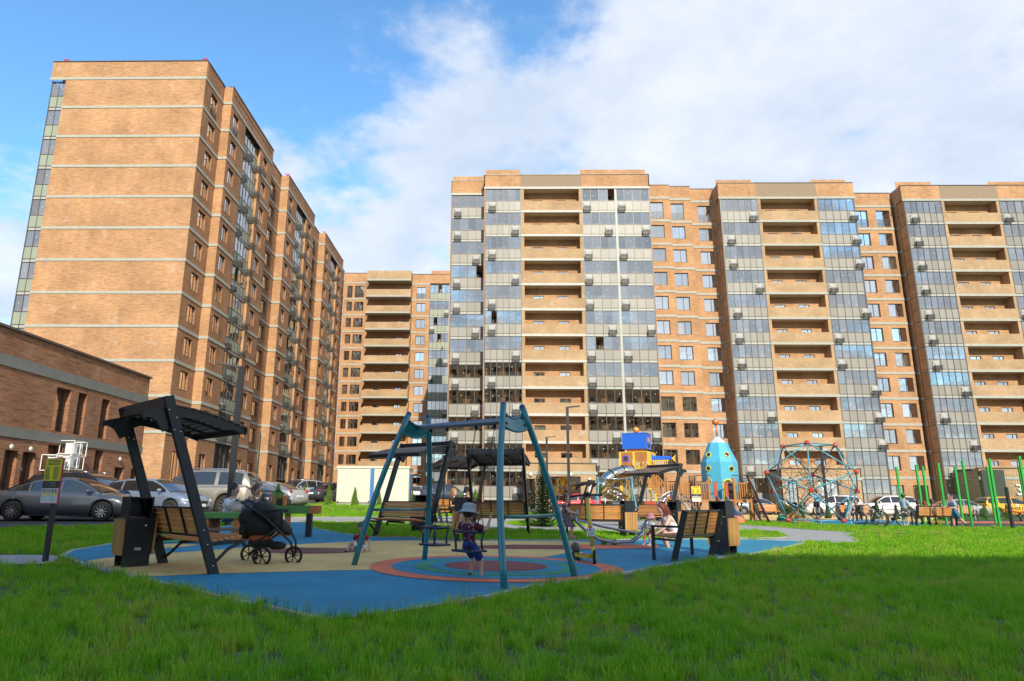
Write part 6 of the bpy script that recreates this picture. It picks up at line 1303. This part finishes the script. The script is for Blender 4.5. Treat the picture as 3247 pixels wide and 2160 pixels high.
MB().loft([ringp(.52, cb_), ringp(.15, ct_)]).put('nose_cap', mat('cap_pale', (.50, .58, .66), .4), r); MB().tube([(0, 0, ct_), (-.03, 0, zy(1350, Y) - gz)], .06, 8).ell((-.03, 0, zy(1342, Y) - gz), .21, 16, 12).put('antenna', mat('play_rust', (.52, .15, .02), .4, coat=.3), r)
def porthole(px, py, rr=.145, face=None):
    best = None
    q = aty(px, py, Y - 1.1) - c
    d = Vector((q.x, q.y, 0)); k = max(range(n), key=lambda f: (Vector(ringp(1, 0)[f]) + Vector(ringp(1, 0)[(f + 1) % n])).normalized().dot(Vector((q.x, -1.1, 0)).normalized()))
    nm = (Vector(ringp(1, 0)[k]) + Vector(ringp(1, 0)[(k + 1) % n])).normalized(); ap = RB * math.cos(PI / n)
    t = 0 if q.z < sh_ else (q.z - sh_) / (cb_ - sh_); ap = (RB + (.52 - RB) * t) * math.cos(PI / n)
    tan = Vector((-nm.y, nm.x, 0)); s = (q.x - nm.x * ap) / tan.x if abs(tan.x) > .2 else 0; p = nm * (ap + .04) + tan * max(-.3, min(.3, s)); p.z = q.z
    tilt = math.atan2(RB - .52, cb_ - sh_) if t > 0 else 0; nv_ = (nm * math.cos(tilt) + Vector((0, 0, math.sin(tilt)))).normalized(); u = tan; w_ = nv_.cross(u)
    MB().tube([tuple(p + (u * math.cos(a) + w_ * math.sin(a)) * rr) for a in [k2 * PI / 12 for k2 in range(24)]], .027, 8, loop=True).put('porthole_rim', mat('rim_yellow', (.62, .55, .02), .4), r)
    MB().ell(tuple(p), (rr * .95, rr * .95, .03), 16, 6, Matrix((u, w_, nv_)).transposed()).put('porthole_glass', CGL, r)
for q in ((2252, 1440), (2251, 1484), (2310, 1440), (2322, 1486), (2256, 1527)): porthole(*q)
A0, B0 = Vector(ringp(RB + .04, dk)[5]), Vector(ringp(RB + .04, dk)[6]); m0 = (A0 + B0) / 2; u = (B0 - A0).normalized()
arch = [m0 - u * .3] + [m0 - u * .3 * math.cos(a) + Vector((0, 0, .85 + .3 * math.sin(a))) for a in [k * PI / 10 for k in range(11)]] + [m0 + u * .3]
MB().tube([tuple(p) for p in arch], .05, 8).put('door_rim', MATS['rim_yellow'], r); vs = [tuple(p) for p in arch]; MB().add(vs, [tuple(range(len(vs)))]).put('doorway', ROOM, r)
# decks and railings
def Xd(px): return aty(px, 1560, Y - 1.4).x - c.x
y0, y1 = -1.75, 1.3
def rail(xa, ya, xb, yb, z0=None, h=.92, sp=.12, m=WOODP, slope=0):
    z0 = dk if z0 is None else z0; L = math.hypot(xb - xa, yb - ya); nb = int(L / sp)
    for i in range(nb):
        t = (i + .5) / nb; put('baluster', stave(.06, h - .08, .03, m, 'baluster'), r, Matrix.Translation((xa + (xb - xa) * t, ya + (yb - ya) * t, z0 + .03 + slope * t)) @ Rz(math.atan2(yb - ya, xb - xa)))
    MB().bar((xa, ya, z0 + h), (xb, yb, z0 + h + slope), .05, .08).put('handrail', m, r)
for i in range(28):
    x = Xd(2196) + i * .13
    if x < Xd(2372): put('deck_board', MB().box(-.06, .06, y0, y1, -.04, 0).mesh('deck_board', [WOODP]) if i == 0 else bpy.data.meshes['deck_board'], r, Matrix.Translation((x, 0, dk)))
MB().box(Xd(2196), Xd(2372), y0 - .03, y0, dk - .18, dk).put('deck_beam', WOODP, r)
for px in (2196, 2243, 2322, 2372):
    for y in (y0, y1): MB().box(Xd(px) - .06, Xd(px) + .06, y - .06, y + .06, -.1, dk + (1.25 if y == y0 else 1.0)).put('post', WOODP, r)
rail(Xd(2196), y0, Xd(2243), y0); rail(Xd(2322), y0, Xd(2372), y0); rail(Xd(2372), y0, Xd(2372), y1)
for a, b in ((2200, 2222), (2226, 2204), (2330, 2350), (2352, 2332)): MB().bar((Xd(a), y0 + .3, 0), (Xd(b), y0 + .3, dk - .1), .09, .09, (0, 1, 0)).put('brace', SLATD, r)
for px in (2258, 2292): MB().box(Xd(px), Xd(px + 11), y0 - .02, y0 + .03, dk, dk + .95).put('gate_panel', REDP, r)
MB().box(Xd(2248), Xd(2318), y0 - .03, y0 + .0, dk + .95, dk + 1.0).put('gate_rail', CHR, r)
sl = [(0, dk - .02), (-.5, dk - .25), (-1.6, .32), (-2.0, .22), (-2.3, .2)]
mb = MB()
for s in (-.27, .27): mb.loft([[(Xd(2280) + s - .02, y0 + y, z - .03), (Xd(2280) + s + .02, y0 + y, z - .03), (Xd(2280) + s + .02, y0 + y, z + .28), (Xd(2280) + s - .02, y0 + y, z + .28)] for y, z in sl])
mb.loft([[(Xd(2280) - .26, y0 + y, z - .03), (Xd(2280) + .26, y0 + y, z - .03), (Xd(2280) + .26, y0 + y, z), (Xd(2280) - .26, y0 + y, z)] for y, z in sl]); mb.put('slide', mat('slide_steel', (.42, .46, .52), .25, .8), r)
# bridge and stairs to the left
rail(Xd(2120), y0 + .4, Xd(2196), y0 + .4); rail(Xd(2118), y0 + 1.4, Xd(2196), y0 + 1.4)
for i in range(12): put('deck_board', bpy.data.meshes['deck_board'], r, Matrix.Translation((Xd(2120) + i * .13, 0, dk)) @ Matrix.Diagonal((1, .42, 1, 1)) if False else Matrix.Translation((Xd(2120) + i * .13, .0, dk)))
MB().box(Xd(2112), Xd(2196), y0 + .36, y0 + .4, dk - .18, dk).put('deck_beam', WOODP, r)
for px in (2118, 2152, 2160): MB().box(Xd(px) - .055, Xd(px) + .055, y0 + .34, y0 + .46, -.1, dk + 1.3).put('post', WOODP, r)
s0, s1 = Vector((Xd(2112), y0 + .5, dk)), Vector((Xd(2050), y0 + .8, dk + 1.35)); rail(s0.x, s0.y, s1.x, s1.y, dk, .85, .13, WOODP, 1.35); rail(s0.x, s0.y + .8, s1.x, s1.y + .8, dk, .85, .13, WOODP, 1.35)
for i in range(8): t = i / 8; p = s0.lerp(s1, t); MB().box(p.x - .22, p.x, p.y, p.y + .8, p.z, p.z + .04).put('stair_tread', WOODP, r)
MB().bar(tuple(s0 - Vector((0, 0, .1))), tuple(s1 - Vector((0, 0, .1))), .05, .2).put('stringer', WOODP, r)
for i in range(9): put('plank', stave(.11, dk * .85, .03, REDP), r, Matrix.Translation((Xd(2053) + i * .125, y0 + 1.0, .05)))
# dark rope frames
for xa, xb, s in ((2200, 2192, -1), (2364, 2404, 1)):
    q0, q1 = Vector((Xd(xa), y0 - .1, zy(1510, Y) - gz)), Vector((Xd(xb), y0 - .9, 0)); MB().bar(q0, q1, .09, .09).bar(q0 + Vector((0, 1.2, 0)), q1 + Vector((0, 1.2, 0)), .09, .09).bar(q0, q0 + Vector((-.9 * s if s > 0 else .9, 0, 0)), .05, .05).put('rope_frame', mat('frame_maroon', (.05, .02, .02), .5), r)
    mb = MB()
    for i in range(9): p = q0.lerp(q1, i / 9); mb.tube([tuple(p), tuple(p + Vector((0, 1.2, 0)))], .012, 4)
    for i in range(5): mb.tube([tuple(q0 + Vector((0, .24 * i, 0))), tuple(q1 + Vector((0, .24 * i, 0)))], .012, 4)
    mb.put('rope_ladder', ROPE, r)['kind'] = 'stuff'
for px in (2378, 2386): MB().tube([(Xd(px), y0 + .6, 0), (Xd(px), y0 + .6, dk + 1.1)], .04, 8).put('ladder_pole', YELP, r)
for i in range(7): MB().tube([(Xd(2374), y0 + .55, .25 + .3 * i), (Xd(2388), y0 + .55, .25 + .3 * i)], .022, 6).put('rung', YELP, r)
# light blue gym frame
Y = 38; c = onG(1950, Y); r = thing('gym_frame', 'slim light blue frame with a top bar left of the robot tower', 'play equipment', tuple(c))
xa, xb = aty(1896, 1560, Y).x - c.x, aty(2004, 1560, Y).x - c.x; zt_ = zy(1512, Y) - c.z
for x, s in ((xa, -1), (xb, 1)):
    for y in (-.35, .35): MB().tube([(x + s * .25, y * 1.4, -.02), (x + s * .1, y * 1.2, zt_ * .35), (x, y * .4, zt_ * .75), (x, y * .3, zt_)], .04, 8).put('post', LBLUE, r)
MB().tube([(xa, 0, zt_ - .12), (xb, 0, zt_ - .12)], .035, 8).put('top_bar', PIPE, r)
for k in range(4): MB().tube([(xa + (xb - xa) * (.2 + .2 * k), 0, zt_ - .12), (xa + (xb - xa) * (.2 + .2 * k), 0, .5)], .01, 4).put('chain', CHAIN, r)
MB().box(xa + .35, xa + .9, -.1, .1, .47, .5).box(xb - .95, xb - .4, -.1, .1, .47, .5).put('seat', BLK, r)
# silver net arch
Y = 31; c = onG(2135, Y); r = thing('net_climber', 'low silver arched climber with yellow rope net behind the bench', 'climbing frame', tuple(c), .15)
Rr = .92
for k, (tl_, hh) in enumerate(((-.45, 1.42), (.1, 1.5), (.55, 1.32))):
    MB().tube([(Rr * 1.02 * math.cos(a), tl_ * (1 - .3 * math.sin(a)), hh * math.sin(a)) for a in [i * PI / 20 for i in range(21)]], .032, 8).put('arch', PIPE, r)
for s in (-1, 1): MB().tube([(s * .95, -.55, .02), (s * .6, -.3, .7), (s * .3, .0, 1.25), (0, .2, 1.45)], .03, 8).put('cross_pipe', PIPE, r)
mb = MB()
for i in range(11):
    a = .3 + i * (PI - .6) / 10
    mb.ell((Rr * 1.02 * math.cos(a), -.45 * (1 - .3 * math.sin(a)), 1.42 * math.sin(a)), .05, 8, 6)
mb.put('clamps', BLK, r); mb = MB(); R0 = random.Random(4)
NP = [(Rr * .9 * math.cos(a) * q, -.2 + R0.uniform(-.2, .2), 1.3 * math.sin(a) * q + .08) for q in (1, .7, .4) for a in [i * PI / 9 for i in range(10)]]
for i, p in enumerate(NP):
    for q in NP[i + 1:]:
        if (Vector(p) - Vector(q)).length < .42: mb.tube([p, q], .008, 4)
o = mb.put('net', mat('rope_yellow', (.50, .38, .12), .8), r); o['kind'] = 'stuff'
# icosahedral dome
Y = 38; a = 150 * Y / FPX; c = onG(2580, Y); zb_ = zy(1637, Y) - c.z
r = thing('climbing_dome', 'big light blue climbing dome with red nodes and black net inside', 'climbing dome', tuple(c), math.radians(-26))
def rg(rad, z, d0): return [Vector((rad * a * math.cos(math.radians(d0 + 120 * k)), rad * a * math.sin(math.radians(d0 + 120 * k)), zb_ + z * a)) for k in range(3)]
VV = rg(.577, 0, 90) + rg(.934, .577, 30) + rg(.934, .934, 90) + rg(.577, 1.5115, 30)
for v in VV: 
    q = v - Vector((0, 0, zb_ + .756 * a)); nn = q.normalized(); u = nn.orthogonal().normalized(); w_ = nn.cross(u); mb = MB(Matrix.Translation(v)); mb.M = Matrix.Translation(v) @ Matrix((u, w_, nn)).transposed().to_4x4(); mb.lathe([(.06, -.12), (.13, -.08), (.135, .04), (.1, .09), (.001, .1)], 16); mb.put('node', NODE, r)
for i in range(12):
    for j in range(i + 1, 12):
        if abs((VV[i] - VV[j]).length - a) < .1 * a: MB().tube([tuple(VV[i].lerp(VV[j], .03)), tuple(VV[i].lerp(VV[j], .97))], .038, 8).put('strut', LBLUE, r)
mb = MB(); CN = Vector((0, 0, zb_ + .756 * a)); R0 = random.Random(9); pts_ = []
for lay, nn_ in ((.78, 34), (.52, 24), (.25, 12)):
    for k in range(nn_):
        z = 1 - 2 * (k + .5) / nn_; q = math.sqrt(max(0, 1 - z * z)); ph = k * 2.39996; pts_.append(CN + Vector((q * math.cos(ph), q * math.sin(ph), z)) * .95 * a * lay * R0.uniform(.92, 1.06))
for i, p in enumerate(pts_):
    near = sorted(range(len(pts_)), key=lambda j: (pts_[j] - p).length)[1:5]
    for j in near:
        q = pts_[j]; m_ = (p + q) / 2 + (CN - (p + q) / 2) * .08; mb.tube([tuple(p), tuple(m_), tuple(q)], .011, 4)
for v in VV:
    for j in sorted(range(34), key=lambda j: (pts_[j] - v).length)[:3]: mb.tube([tuple(v), tuple(pts_[j])], .011, 4)
o = mb.put('rope_net', ROPE, r); o['kind'] = 'stuff'
mb = MB(); x0_, x1_ = VV[1].x, VV[2].x
for t in (-.02, .12, .44, .6, 1.0, 1.12): x = min(x0_, x1_) + abs(x1_ - x0_) * t; mb.tube([(x, VV[1].y, -.05), (x, VV[1].y, zb_)], .04, 8)
for t in (.2, .8): mb.tube([(0, VV[0].y, -.05), (0, VV[0].y, zb_)], .04, 8)
mb.put('footing', LBLUE, r)
# saucer, half domes, flat spinner
c = onG(2510, 39.5); r = thing('saucer_swing', 'tilted mirror-like saucer with a black knob left in the dome base', 'play equipment', tuple(c)); MB().ell((0, 0, .9), (.95, .5, .75), 18, 12, Matrix.Rotation(.7, 3, 'Y'), v0=0, v1=.42).put('bowl', CHRT, r); MB().tube([(0, 0, 0), (0, 0, .5)], .06, 8).put('foot', BLK, r)
for px, Y_, m_, l in ((2478, 41, mat('half_green', (.02, .26, .16), .6), 'green rubber half ball on the ochre ground left of the dome'), (2333, 36, RUB_S, 'salmon rubber half ball at the foot of the small slide')):
    c = onG(px, Y_); o = MB().ell((0, 0, 0), .38, 18, 10, v0=.48).put('half_ball', m_); o.location = c; tag(o, l, 'play ball', 'half balls')
# ------------------------------------------------------------------ bicycles
def bike(lbl, c, rz, col, lie=False):
    r = thing('bicycle', lbl, 'bicycle', (c[0], c[1], g(c[0], c[1])), rz, 'bicycles by the boy'); R_ = .35
    if lie: r.rotation_euler = (math.radians(86), 0, rz); r.location.z += .06
    P_ = mat('bike_' + col[0], col[1], .3, .3, coat=.5)
    for x in (-.53, .53):
        mb = MB(); mb.tube([(x + R_ * math.cos(a), 0, R_ + R_ * math.sin(a)) for a in [k * PI / 16 for k in range(32)]], .026, 8, loop=True); o = mb.put('wheel', TY, r); mb = MB(); mb.tube([(x + .31 * math.cos(a), 0, R_ + .31 * math.sin(a)) for a in [k * PI / 16 for k in range(32)]], .01, 5, loop=True)
        for k in range(14): a = k * PI / 7; mb.tube([(x, 0, R_), (x + .31 * math.cos(a), 0, R_ + .31 * math.sin(a))], .003, 3)
        mb.tube([(x, -.06, R_), (x, .06, R_)], .02, 8); mb.put('rim', CHR, o)
    bb_, st_, hd_, hb_ = (-.08, 0, .32), (-.22, 0, .76), (.34, 0, .80), (.38, 0, .68)
    mb = MB(); mb.tube([bb_, st_], .017, 8).tube([st_, hd_], .017, 8).tube([bb_, hb_], .022, 8).tube([st_, (-.53, .05, .35), bb_], .012, 6).tube([st_, (-.53, -.05, .35), bb_], .012, 6); mb.put('frame', P_, r)
    MB().tube([(.32, 0, .86), (.40, 0, .64), (.53, .055, .35)], .018, 8).tube([(.40, 0, .64), (.53, -.055, .35)], .018, 8).put('fork', BLK, r); MB().tube([(.22, -.3, 1.0), (.27, -.1, .96), (.3, 0, .94), (.27, .1, .96), (.22, .3, 1.0)], .016, 8).tube([(.33, 0, .82), (.3, 0, .94)], .02, 8).put('handlebar', BLK, r)
    MB().tube([st_, (-.25, 0, .9)], .014, 8).ell((-.27, 0, .93), (.14, .075, .03), 12, 6).put('saddle', BLK, r); MB().tube([(-.08, -.1, .18), (-.08, -.06, .32), (-.08, .06, .32), (-.08, .1, .46)], .012, 6).cbox((-.08, -.14, .18), (.09, .08, .02)).cbox((-.08, .14, .46), (.09, .08, .02)).put('crank', BLK, r); MB().lathe([(.09, -.005), (.09, .005)], 16, (0, 0, 0)).put('chainring', BLK, r, Matrix.Translation((-.08, -.05, .32)) @ RX)
    MB().tube([(-.53 + .42 * math.cos(a), 0, R_ + .42 * math.sin(a)) for a in [PI * (.15 + .5 * k / 8) for k in range(9)]], .02, 5, flat=1.5).put('mudguard', BLK, r)
    return r
bike('white and black bicycle leaning, left of the other standing bicycle', onG(2752, 33.2)[:2], math.radians(118), ('white', (.5, .5, .48)))
bike('dark blue bicycle standing just left of the boy in the cap', onG(2818, 33.4)[:2], math.radians(168), ('blue', (.02, .04, .12)))
bike('bicycle lying flat on the blue ground behind the standing ones', onG(2745, 36)[:2], math.radians(10), ('green', (.1, .2, .1)), True)
# ------------------------------------------------------------------ green court fence
FG = mat('fence_green', (.015, .36, .04), .45); NETM = mat('fence_wire', (.02, .10, .03), .6)
def fence(lbl, tops, Y, th, wires=True):
    c0 = aty(tops[0][0], 1580, Y); r = thing('court_fence', lbl, 'fence', (c0.x, Y, 0), 0, 'green court fences'); xs_ = []
    for px, py, dy in tops:
        p = aty(px, py, Y + dy); x = p.x - c0.x; xs_.append(x); MB().box(x - th / 2, x + th / 2, dy - th / 2, dy + th / 2, -.1, p.z).put('fence_post', FG, r)
    mb = MB(); x0, x1 = xs_[0], xs_[-1] + 12; h = 2.9
    for i in range(int(h / .2)): mb.box(x0, x1, -.004, .004, .1 + i * .2 - .003, .1 + i * .2 + .003)
    for i in range(int((x1 - x0) / .12)): mb.box(x0 + i * .12 - .0022, x0 + i * .12 + .0022, -.003, .003, .05, h)
    mb.put('wire_mesh', NETM, r)['kind'] = 'stuff'
fence('nearer line of thick green fence posts at the right edge', [(2904, 1474, 3), (2974, 1468, 1.5), (3051, 1461, .5), (3136, 1455, 0), (3231, 1446, -.6), (3345, 1436, -1)], 33.5, .09)
fence('farther line of thinner green fence posts behind the court', [(2842, 1480, 0), (2925, 1479, 0), (3027, 1479, 0), (3129, 1479, 0), (3230, 1478, 0), (3330, 1478, 0)], 40, .10)
c = onG(3196, 31.5); o = MB().box(-.05, .05, -.05, .05, -.05, aty(3186, 1545, 31.5).z).put('black_post', BLK); o.location = (c.x, c.y, 0); tag(o, 'short black post among the green fence posts', 'post')
c = onG(3225, 44); r = thing('exercise_bench', 'low red exercise bench behind the green fence', 'gym equipment', tuple(c)); MB().bar((-1.0, 0, .75), (.1, 0, .55), .35, .06).bar((.1, 0, .55), (1.2, 0, .8), .35, .06).put('seat', REDP, r); MB().tube([(0, 0, 0), (0, 0, .55)], .07, 8).tube([(-.5, 0, .0), (.5, 0, .0)], .05, 8).put('foot', BLK, r)
# ------------------------------------------------------------------ plants
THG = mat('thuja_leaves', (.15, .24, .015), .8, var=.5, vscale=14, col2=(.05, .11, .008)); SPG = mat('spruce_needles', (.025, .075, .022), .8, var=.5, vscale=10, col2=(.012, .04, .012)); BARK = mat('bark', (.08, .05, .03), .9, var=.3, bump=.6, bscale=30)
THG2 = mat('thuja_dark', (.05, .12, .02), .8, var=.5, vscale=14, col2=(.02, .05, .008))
TH = {}
def thuja(lbl, px, Y, h, v, dark=False):
    k = (v, dark)
    if k not in TH:
        R0 = random.Random(v); mb = MB(); H_ = 1.4
        for i in range(1500):
            z = R0.random() ** 1.25; rr = .37 * (1 - z) ** .8 * (.8 + .35 * noise.noise(Vector((z * 5, v, i * .001)))) + .01; a = R0.uniform(0, 2 * PI); rr *= (.82 + .22 * math.sin(a * 3 + v + z * 9)) * R0.uniform(.75, 1.05)
            p = Vector((rr * math.cos(a), rr * math.sin(a), z * H_)); s = .075 * (1.1 - z * .5); d = Vector((math.cos(a) * .4 + R0.uniform(-.3, .3), math.sin(a) * .4 + R0.uniform(-.3, .3), 1)).normalized(); u = d.cross(Vector((R0.uniform(-1, 1), R0.uniform(-1, 1), .1))).normalized()
            mb.add([tuple(p - u * s * .35), tuple(p + u * s * .35), tuple(p + d * s * 1.5)], [(0, 1, 2)])
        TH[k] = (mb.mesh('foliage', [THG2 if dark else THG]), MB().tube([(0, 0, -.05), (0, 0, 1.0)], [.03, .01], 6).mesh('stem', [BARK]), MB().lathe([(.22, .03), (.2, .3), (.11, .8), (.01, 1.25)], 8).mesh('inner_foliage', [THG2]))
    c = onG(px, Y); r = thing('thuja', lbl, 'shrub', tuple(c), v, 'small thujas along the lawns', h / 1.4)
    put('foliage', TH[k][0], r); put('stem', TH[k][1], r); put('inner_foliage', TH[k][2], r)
thuja('bright thuja in front of the silver crossover', 963, 48, 1.25, 1); thuja('bright thuja between the dark sedan and the white cabin', 1043, 48, 1.3, 2); thuja('thuja before the left half of the white cabin', 1125, 46, 1.15, 3); thuja('thuja partly behind the left swing leg', 1203, 47, .95, 4)
thuja('thuja at the right end of the white cabin', 1308, 48, 1.0, 1); thuja('thuja right of the cabin, above the litter bin hood', 1362, 48, .9, 2); thuja('thuja behind the blonde woman in black', 1462, 46, 1.15, 3); thuja('thuja right of the man in the black cap', 1507, 44, 1.35, 4)
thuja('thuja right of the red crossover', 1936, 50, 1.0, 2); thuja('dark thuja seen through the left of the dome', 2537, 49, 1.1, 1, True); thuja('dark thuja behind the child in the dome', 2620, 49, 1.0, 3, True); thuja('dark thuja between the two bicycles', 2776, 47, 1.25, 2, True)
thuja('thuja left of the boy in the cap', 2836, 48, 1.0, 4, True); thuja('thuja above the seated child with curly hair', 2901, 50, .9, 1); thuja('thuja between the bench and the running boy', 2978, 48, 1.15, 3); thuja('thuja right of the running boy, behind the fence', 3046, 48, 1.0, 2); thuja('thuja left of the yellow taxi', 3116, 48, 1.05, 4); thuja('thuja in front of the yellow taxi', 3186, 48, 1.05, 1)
# spruce
c = onG(1721, 26.5); r = thing('spruce_tree', 'young dark spruce behind the right swing leg', 'tree', tuple(c)); MB().tube([(0, 0, -.05), (.02, 0, 1.3), (0, 0, 2.5)], [.05, .03, .008], 8).put('trunk', BARK, r)
R0 = random.Random(12)
for t in range(24):
    z = .12 + 2.3 * (t / 24) ** .92; L = .62 * (1 - z / 2.55) ** .85 + .05; m_ = 11 if z < 1.8 else 6; mb = MB(); a0 = R0.uniform(0, 6)
    for k in range(m_):
        a = a0 + k * 2 * PI / m_ + R0.uniform(-.2, .2); l = L * R0.uniform(.75, 1.15); up_ = .15 + .5 * z / 2.5; d = Vector((math.cos(a), math.sin(a), up_ * .6)); ns = max(5, int(l / .022))
        for i in range(ns):
            s = (i + 1) / ns; p = Vector((0, 0, z)) + d * l * s + Vector((0, 0, -.10 * math.sin(PI * s) + .05 * s * s)); q = .105 * (1 - s * .4)
            for e in range(5):
                u = Vector((R0.uniform(-1, 1), R0.uniform(-1, 1), R0.uniform(-.5, .7))).normalized(); w_ = (u + d * .9).normalized(); v_ = w_.cross(Vector((0, 0, 1))).normalized() * .013
                mb.add([tuple(p - v_), tuple(p + v_), tuple(p + w_ * q)], [(0, 1, 2)])
            
        mb.tube([(0, 0, z), tuple(Vector((0, 0, z)) + d * l * .5 - Vector((0, 0, .08))), tuple(Vector((0, 0, z)) + d * l)], [.008, .006, .003], 4)
    mb.put('branch_whorl', SPG, r)
# ------------------------------------------------------------------ grass
def bladeset(name, nb, hgt, wdt, spread, seed, m):
    R0 = random.Random(seed); mb = MB()
    for i in range(nb):
        a = R0.uniform(0, 2 * PI); rr = spread * math.sqrt(R0.random()); x, y = rr * math.cos(a), rr * math.sin(a); h = hgt * R0.uniform(.45, 1.1); w = wdt * R0.uniform(.7, 1.3); b = R0.uniform(0, 2 * PI); ln = h * R0.uniform(.1, .6); dx, dy = math.cos(b), math.sin(b); px_, py_ = -dy * w / 2, dx * w / 2
        pts = []
        for t, ww in ((0, .8), (.4, 1.0), (.75, .7)): pts += [(x + dx * ln * t * t - px_ * ww, y + dy * ln * t * t - py_ * ww, h * t * (1 - .15 * t)), (x + dx * ln * t * t + px_ * ww, y + dy * ln * t * t + py_ * ww, h * t * (1 - .15 * t))]
        pts.append((x + dx * ln, y + dy * ln, h * (.86 if ln < h * .4 else .7))); mb.s = True; mb.add(pts, [(0, 1, 3, 2), (2, 3, 5, 4), (4, 5, 6)])
    return mb.mesh(name, [m])
def grassmat(name, c, c2):
    m = bpy.data.materials.new(name); m.use_nodes = True; t = m.node_tree; b = t.nodes['Principled BSDF']; L = t.links.new; ng = t.nodes.new
    oi = ng('ShaderNodeObjectInfo'); ge = ng('ShaderNodeNewGeometry'); ns = ng('ShaderNodeTexNoise'); ns.inputs['Scale'].default_value = .45; ns.inputs['Detail'].default_value = 4; L(ge.outputs['Position'], ns.inputs[0])
    ad = ng('ShaderNodeMath'); ad.operation = 'MULTIPLY_ADD'; L(oi.outputs['Random'], ad.inputs[0]); ad.inputs[1].default_value = .55; L(ns.outputs[0], ad.inputs[2])
    r = ng('ShaderNodeValToRGB'); r.color_ramp.elements[0].position = .4; r.color_ramp.elements[1].position = .94; r.color_ramp.elements[0].color = (*c2, 1); r.color_ramp.elements[1].color = (*c, 1); L(ad.outputs[0], r.inputs[0])
    e = r.color_ramp.elements.new(.98); e.color = (c[0] * 1.15, c[1] * 1.02, c[2], 1); e = r.color_ramp.elements.new(1.0); e.color = (.38, .46, .05, 1)
    L(r.outputs[0], b.inputs['Base Color']); b.inputs['Roughness'].default_value = .5; b.inputs['Specular IOR Level'].default_value = .35
    tr = ng('ShaderNodeBsdfTranslucent'); L(r.outputs[0], tr.inputs[0]); mx = ng('ShaderNodeMixShader'); mx.inputs[0].default_value = .42; L(b.outputs[0], mx.inputs[1]); L(tr.outputs[0], mx.inputs[2]); L(mx.outputs[0], t.nodes['Material Output'].inputs[0]); MATS[name] = m; return m
GM = grassmat('grass_blades', (.27, .52, .012), (.14, .40, .008))
hid = bpy.data.collections.new('clumps'); protos = []
for i in range(6):
    me = bladeset('clump', 34, (.15, .13, .17, .11, .15, .19)[i], .0055, .085, 40 + i, GM); o = bpy.data.objects.new('grass_clump', me); hid.objects.link(o); protos.append(o)
hidf = bpy.data.collections.new('far_clumps')
for i in range(4):
    me = bladeset('far_clump', 46, (.12, .10, .14, .09)[i], .014, .17, 60 + i, GM); o = bpy.data.objects.new('grass_far_clump', me); hidf.objects.link(o)
def scatter(name, pts, coll, s0, s1):
    me = bpy.data.meshes.new(name); me.from_pydata([tuple(p) for p in pts], [], []); o = put(name, me); tag(o, 'bright green lawn grass around the paving', 'grass', kind='stuff')
    ng_ = bpy.data.node_groups.new(name, 'GeometryNodeTree'); ng_.interface.new_socket('Geometry', in_out='INPUT', socket_type='NodeSocketGeometry'); ng_.interface.new_socket('Geometry', in_out='OUTPUT', socket_type='NodeSocketGeometry')
    n = ng_.nodes.new; L = ng_.links.new; gi = n('NodeGroupInput'); go = n('NodeGroupOutput'); ip = n('GeometryNodeInstanceOnPoints'); ci = n('GeometryNodeCollectionInfo'); ci.inputs[0].default_value = coll; ci.inputs[1].default_value = True; ci.inputs[2].default_value = True
    rv = n('FunctionNodeRandomValue'); rv.data_type = 'FLOAT_VECTOR'; rv.inputs[0].default_value = (-.12, -.12, 0); rv.inputs[1].default_value = (.12, .12, 6.28); rs = n('FunctionNodeRandomValue'); rs.data_type = 'FLOAT'; rs.inputs[2].default_value = s0; rs.inputs[3].default_value = s1
    L(gi.outputs[0], ip.inputs['Points']); L(ci.outputs[0], ip.inputs['Instance']); ip.inputs['Pick Instance'].default_value = True; L(rv.outputs[0], ip.inputs['Rotation']); L(rs.outputs[1], ip.inputs['Scale']); L(ip.outputs[0], go.inputs[0])
    md = o.modifiers.new('scatter', 'NODES'); md.node_group = ng_; return o
GR = random.Random(77)
def fill(y0, y1, dens):
    out = []; xl0, xl1 = aty(-60, 1580, y1).x - .5, aty(3310, 1580, y1).x + .5; nn = int((xl1 - xl0) * (y1 - y0) * dens)
    for _ in range(nn):
        x, y = GR.uniform(xl0, xl1), GR.uniform(y0, y1)
        px = 1572 + x / y * FPX
        if not -80 < px < 3320: continue
        if noise.noise(Vector((x * .55, y * .55, 3))) < -.5 and GR.random() < .4: continue
        if any(inpoly((x, y), P) for P in HARD): continue
        out.append((x, y, g(x, y) - .01))
    return out
scatter('near_grass', fill(3.3, 7, 95) + fill(7, 10, 70) + fill(10, 15, 48), hid, .55, 1.1)
isl = [(x, y, g(x, y)) for x, y in ((GR.uniform(-1, 6), GR.uniform(20, 40)) for _ in range(4000)) if inpoly((x, y), ISL)]
scatter('far_grass', fill(15, 24, 26) + fill(24, 36, 12) + fill(36, 56, 5) + isl, hidf, .6, 1.1)
# clover along the paving edge
CL = mat('clover_leaves', (.06, .20, .02), .6, var=.3); mb = MB(); R0 = random.Random(8)
for px, py in ((300, 1798), (360, 1810), (560, 1868), (620, 1880), (690, 1893), (900, 1938), (950, 1955), (1010, 1965), (1120, 1960), (1250, 1945), (1500, 1900), (1760, 1852), (225, 1782), (880, 1930)):
    c = gp(px, py + 6)
    for k in range(26):
        x, y = c.x + R0.gauss(0, .12), c.y + R0.gauss(-.08, .08); h = R0.uniform(.06, .17); mb.tube([(x, y, c.z), (x + R0.uniform(-.03, .03), y, c.z + h)], .0015, 3)
        for e in range(3): a = e * 2.1 + k; d = Vector((math.cos(a), math.sin(a), .2)) * .022; u = Vector((-math.sin(a), math.cos(a), 0)) * .013; p = Vector((x, y, c.z + h)); mb.add([tuple(p), tuple(p + d * .6 + u), tuple(p + d), tuple(p + d * .6 - u)], [(0, 1, 2, 3)])
tag(mb.put('clover', CL), 'low clover and weeds creeping over the paving edge', 'weeds', kind='stuff')
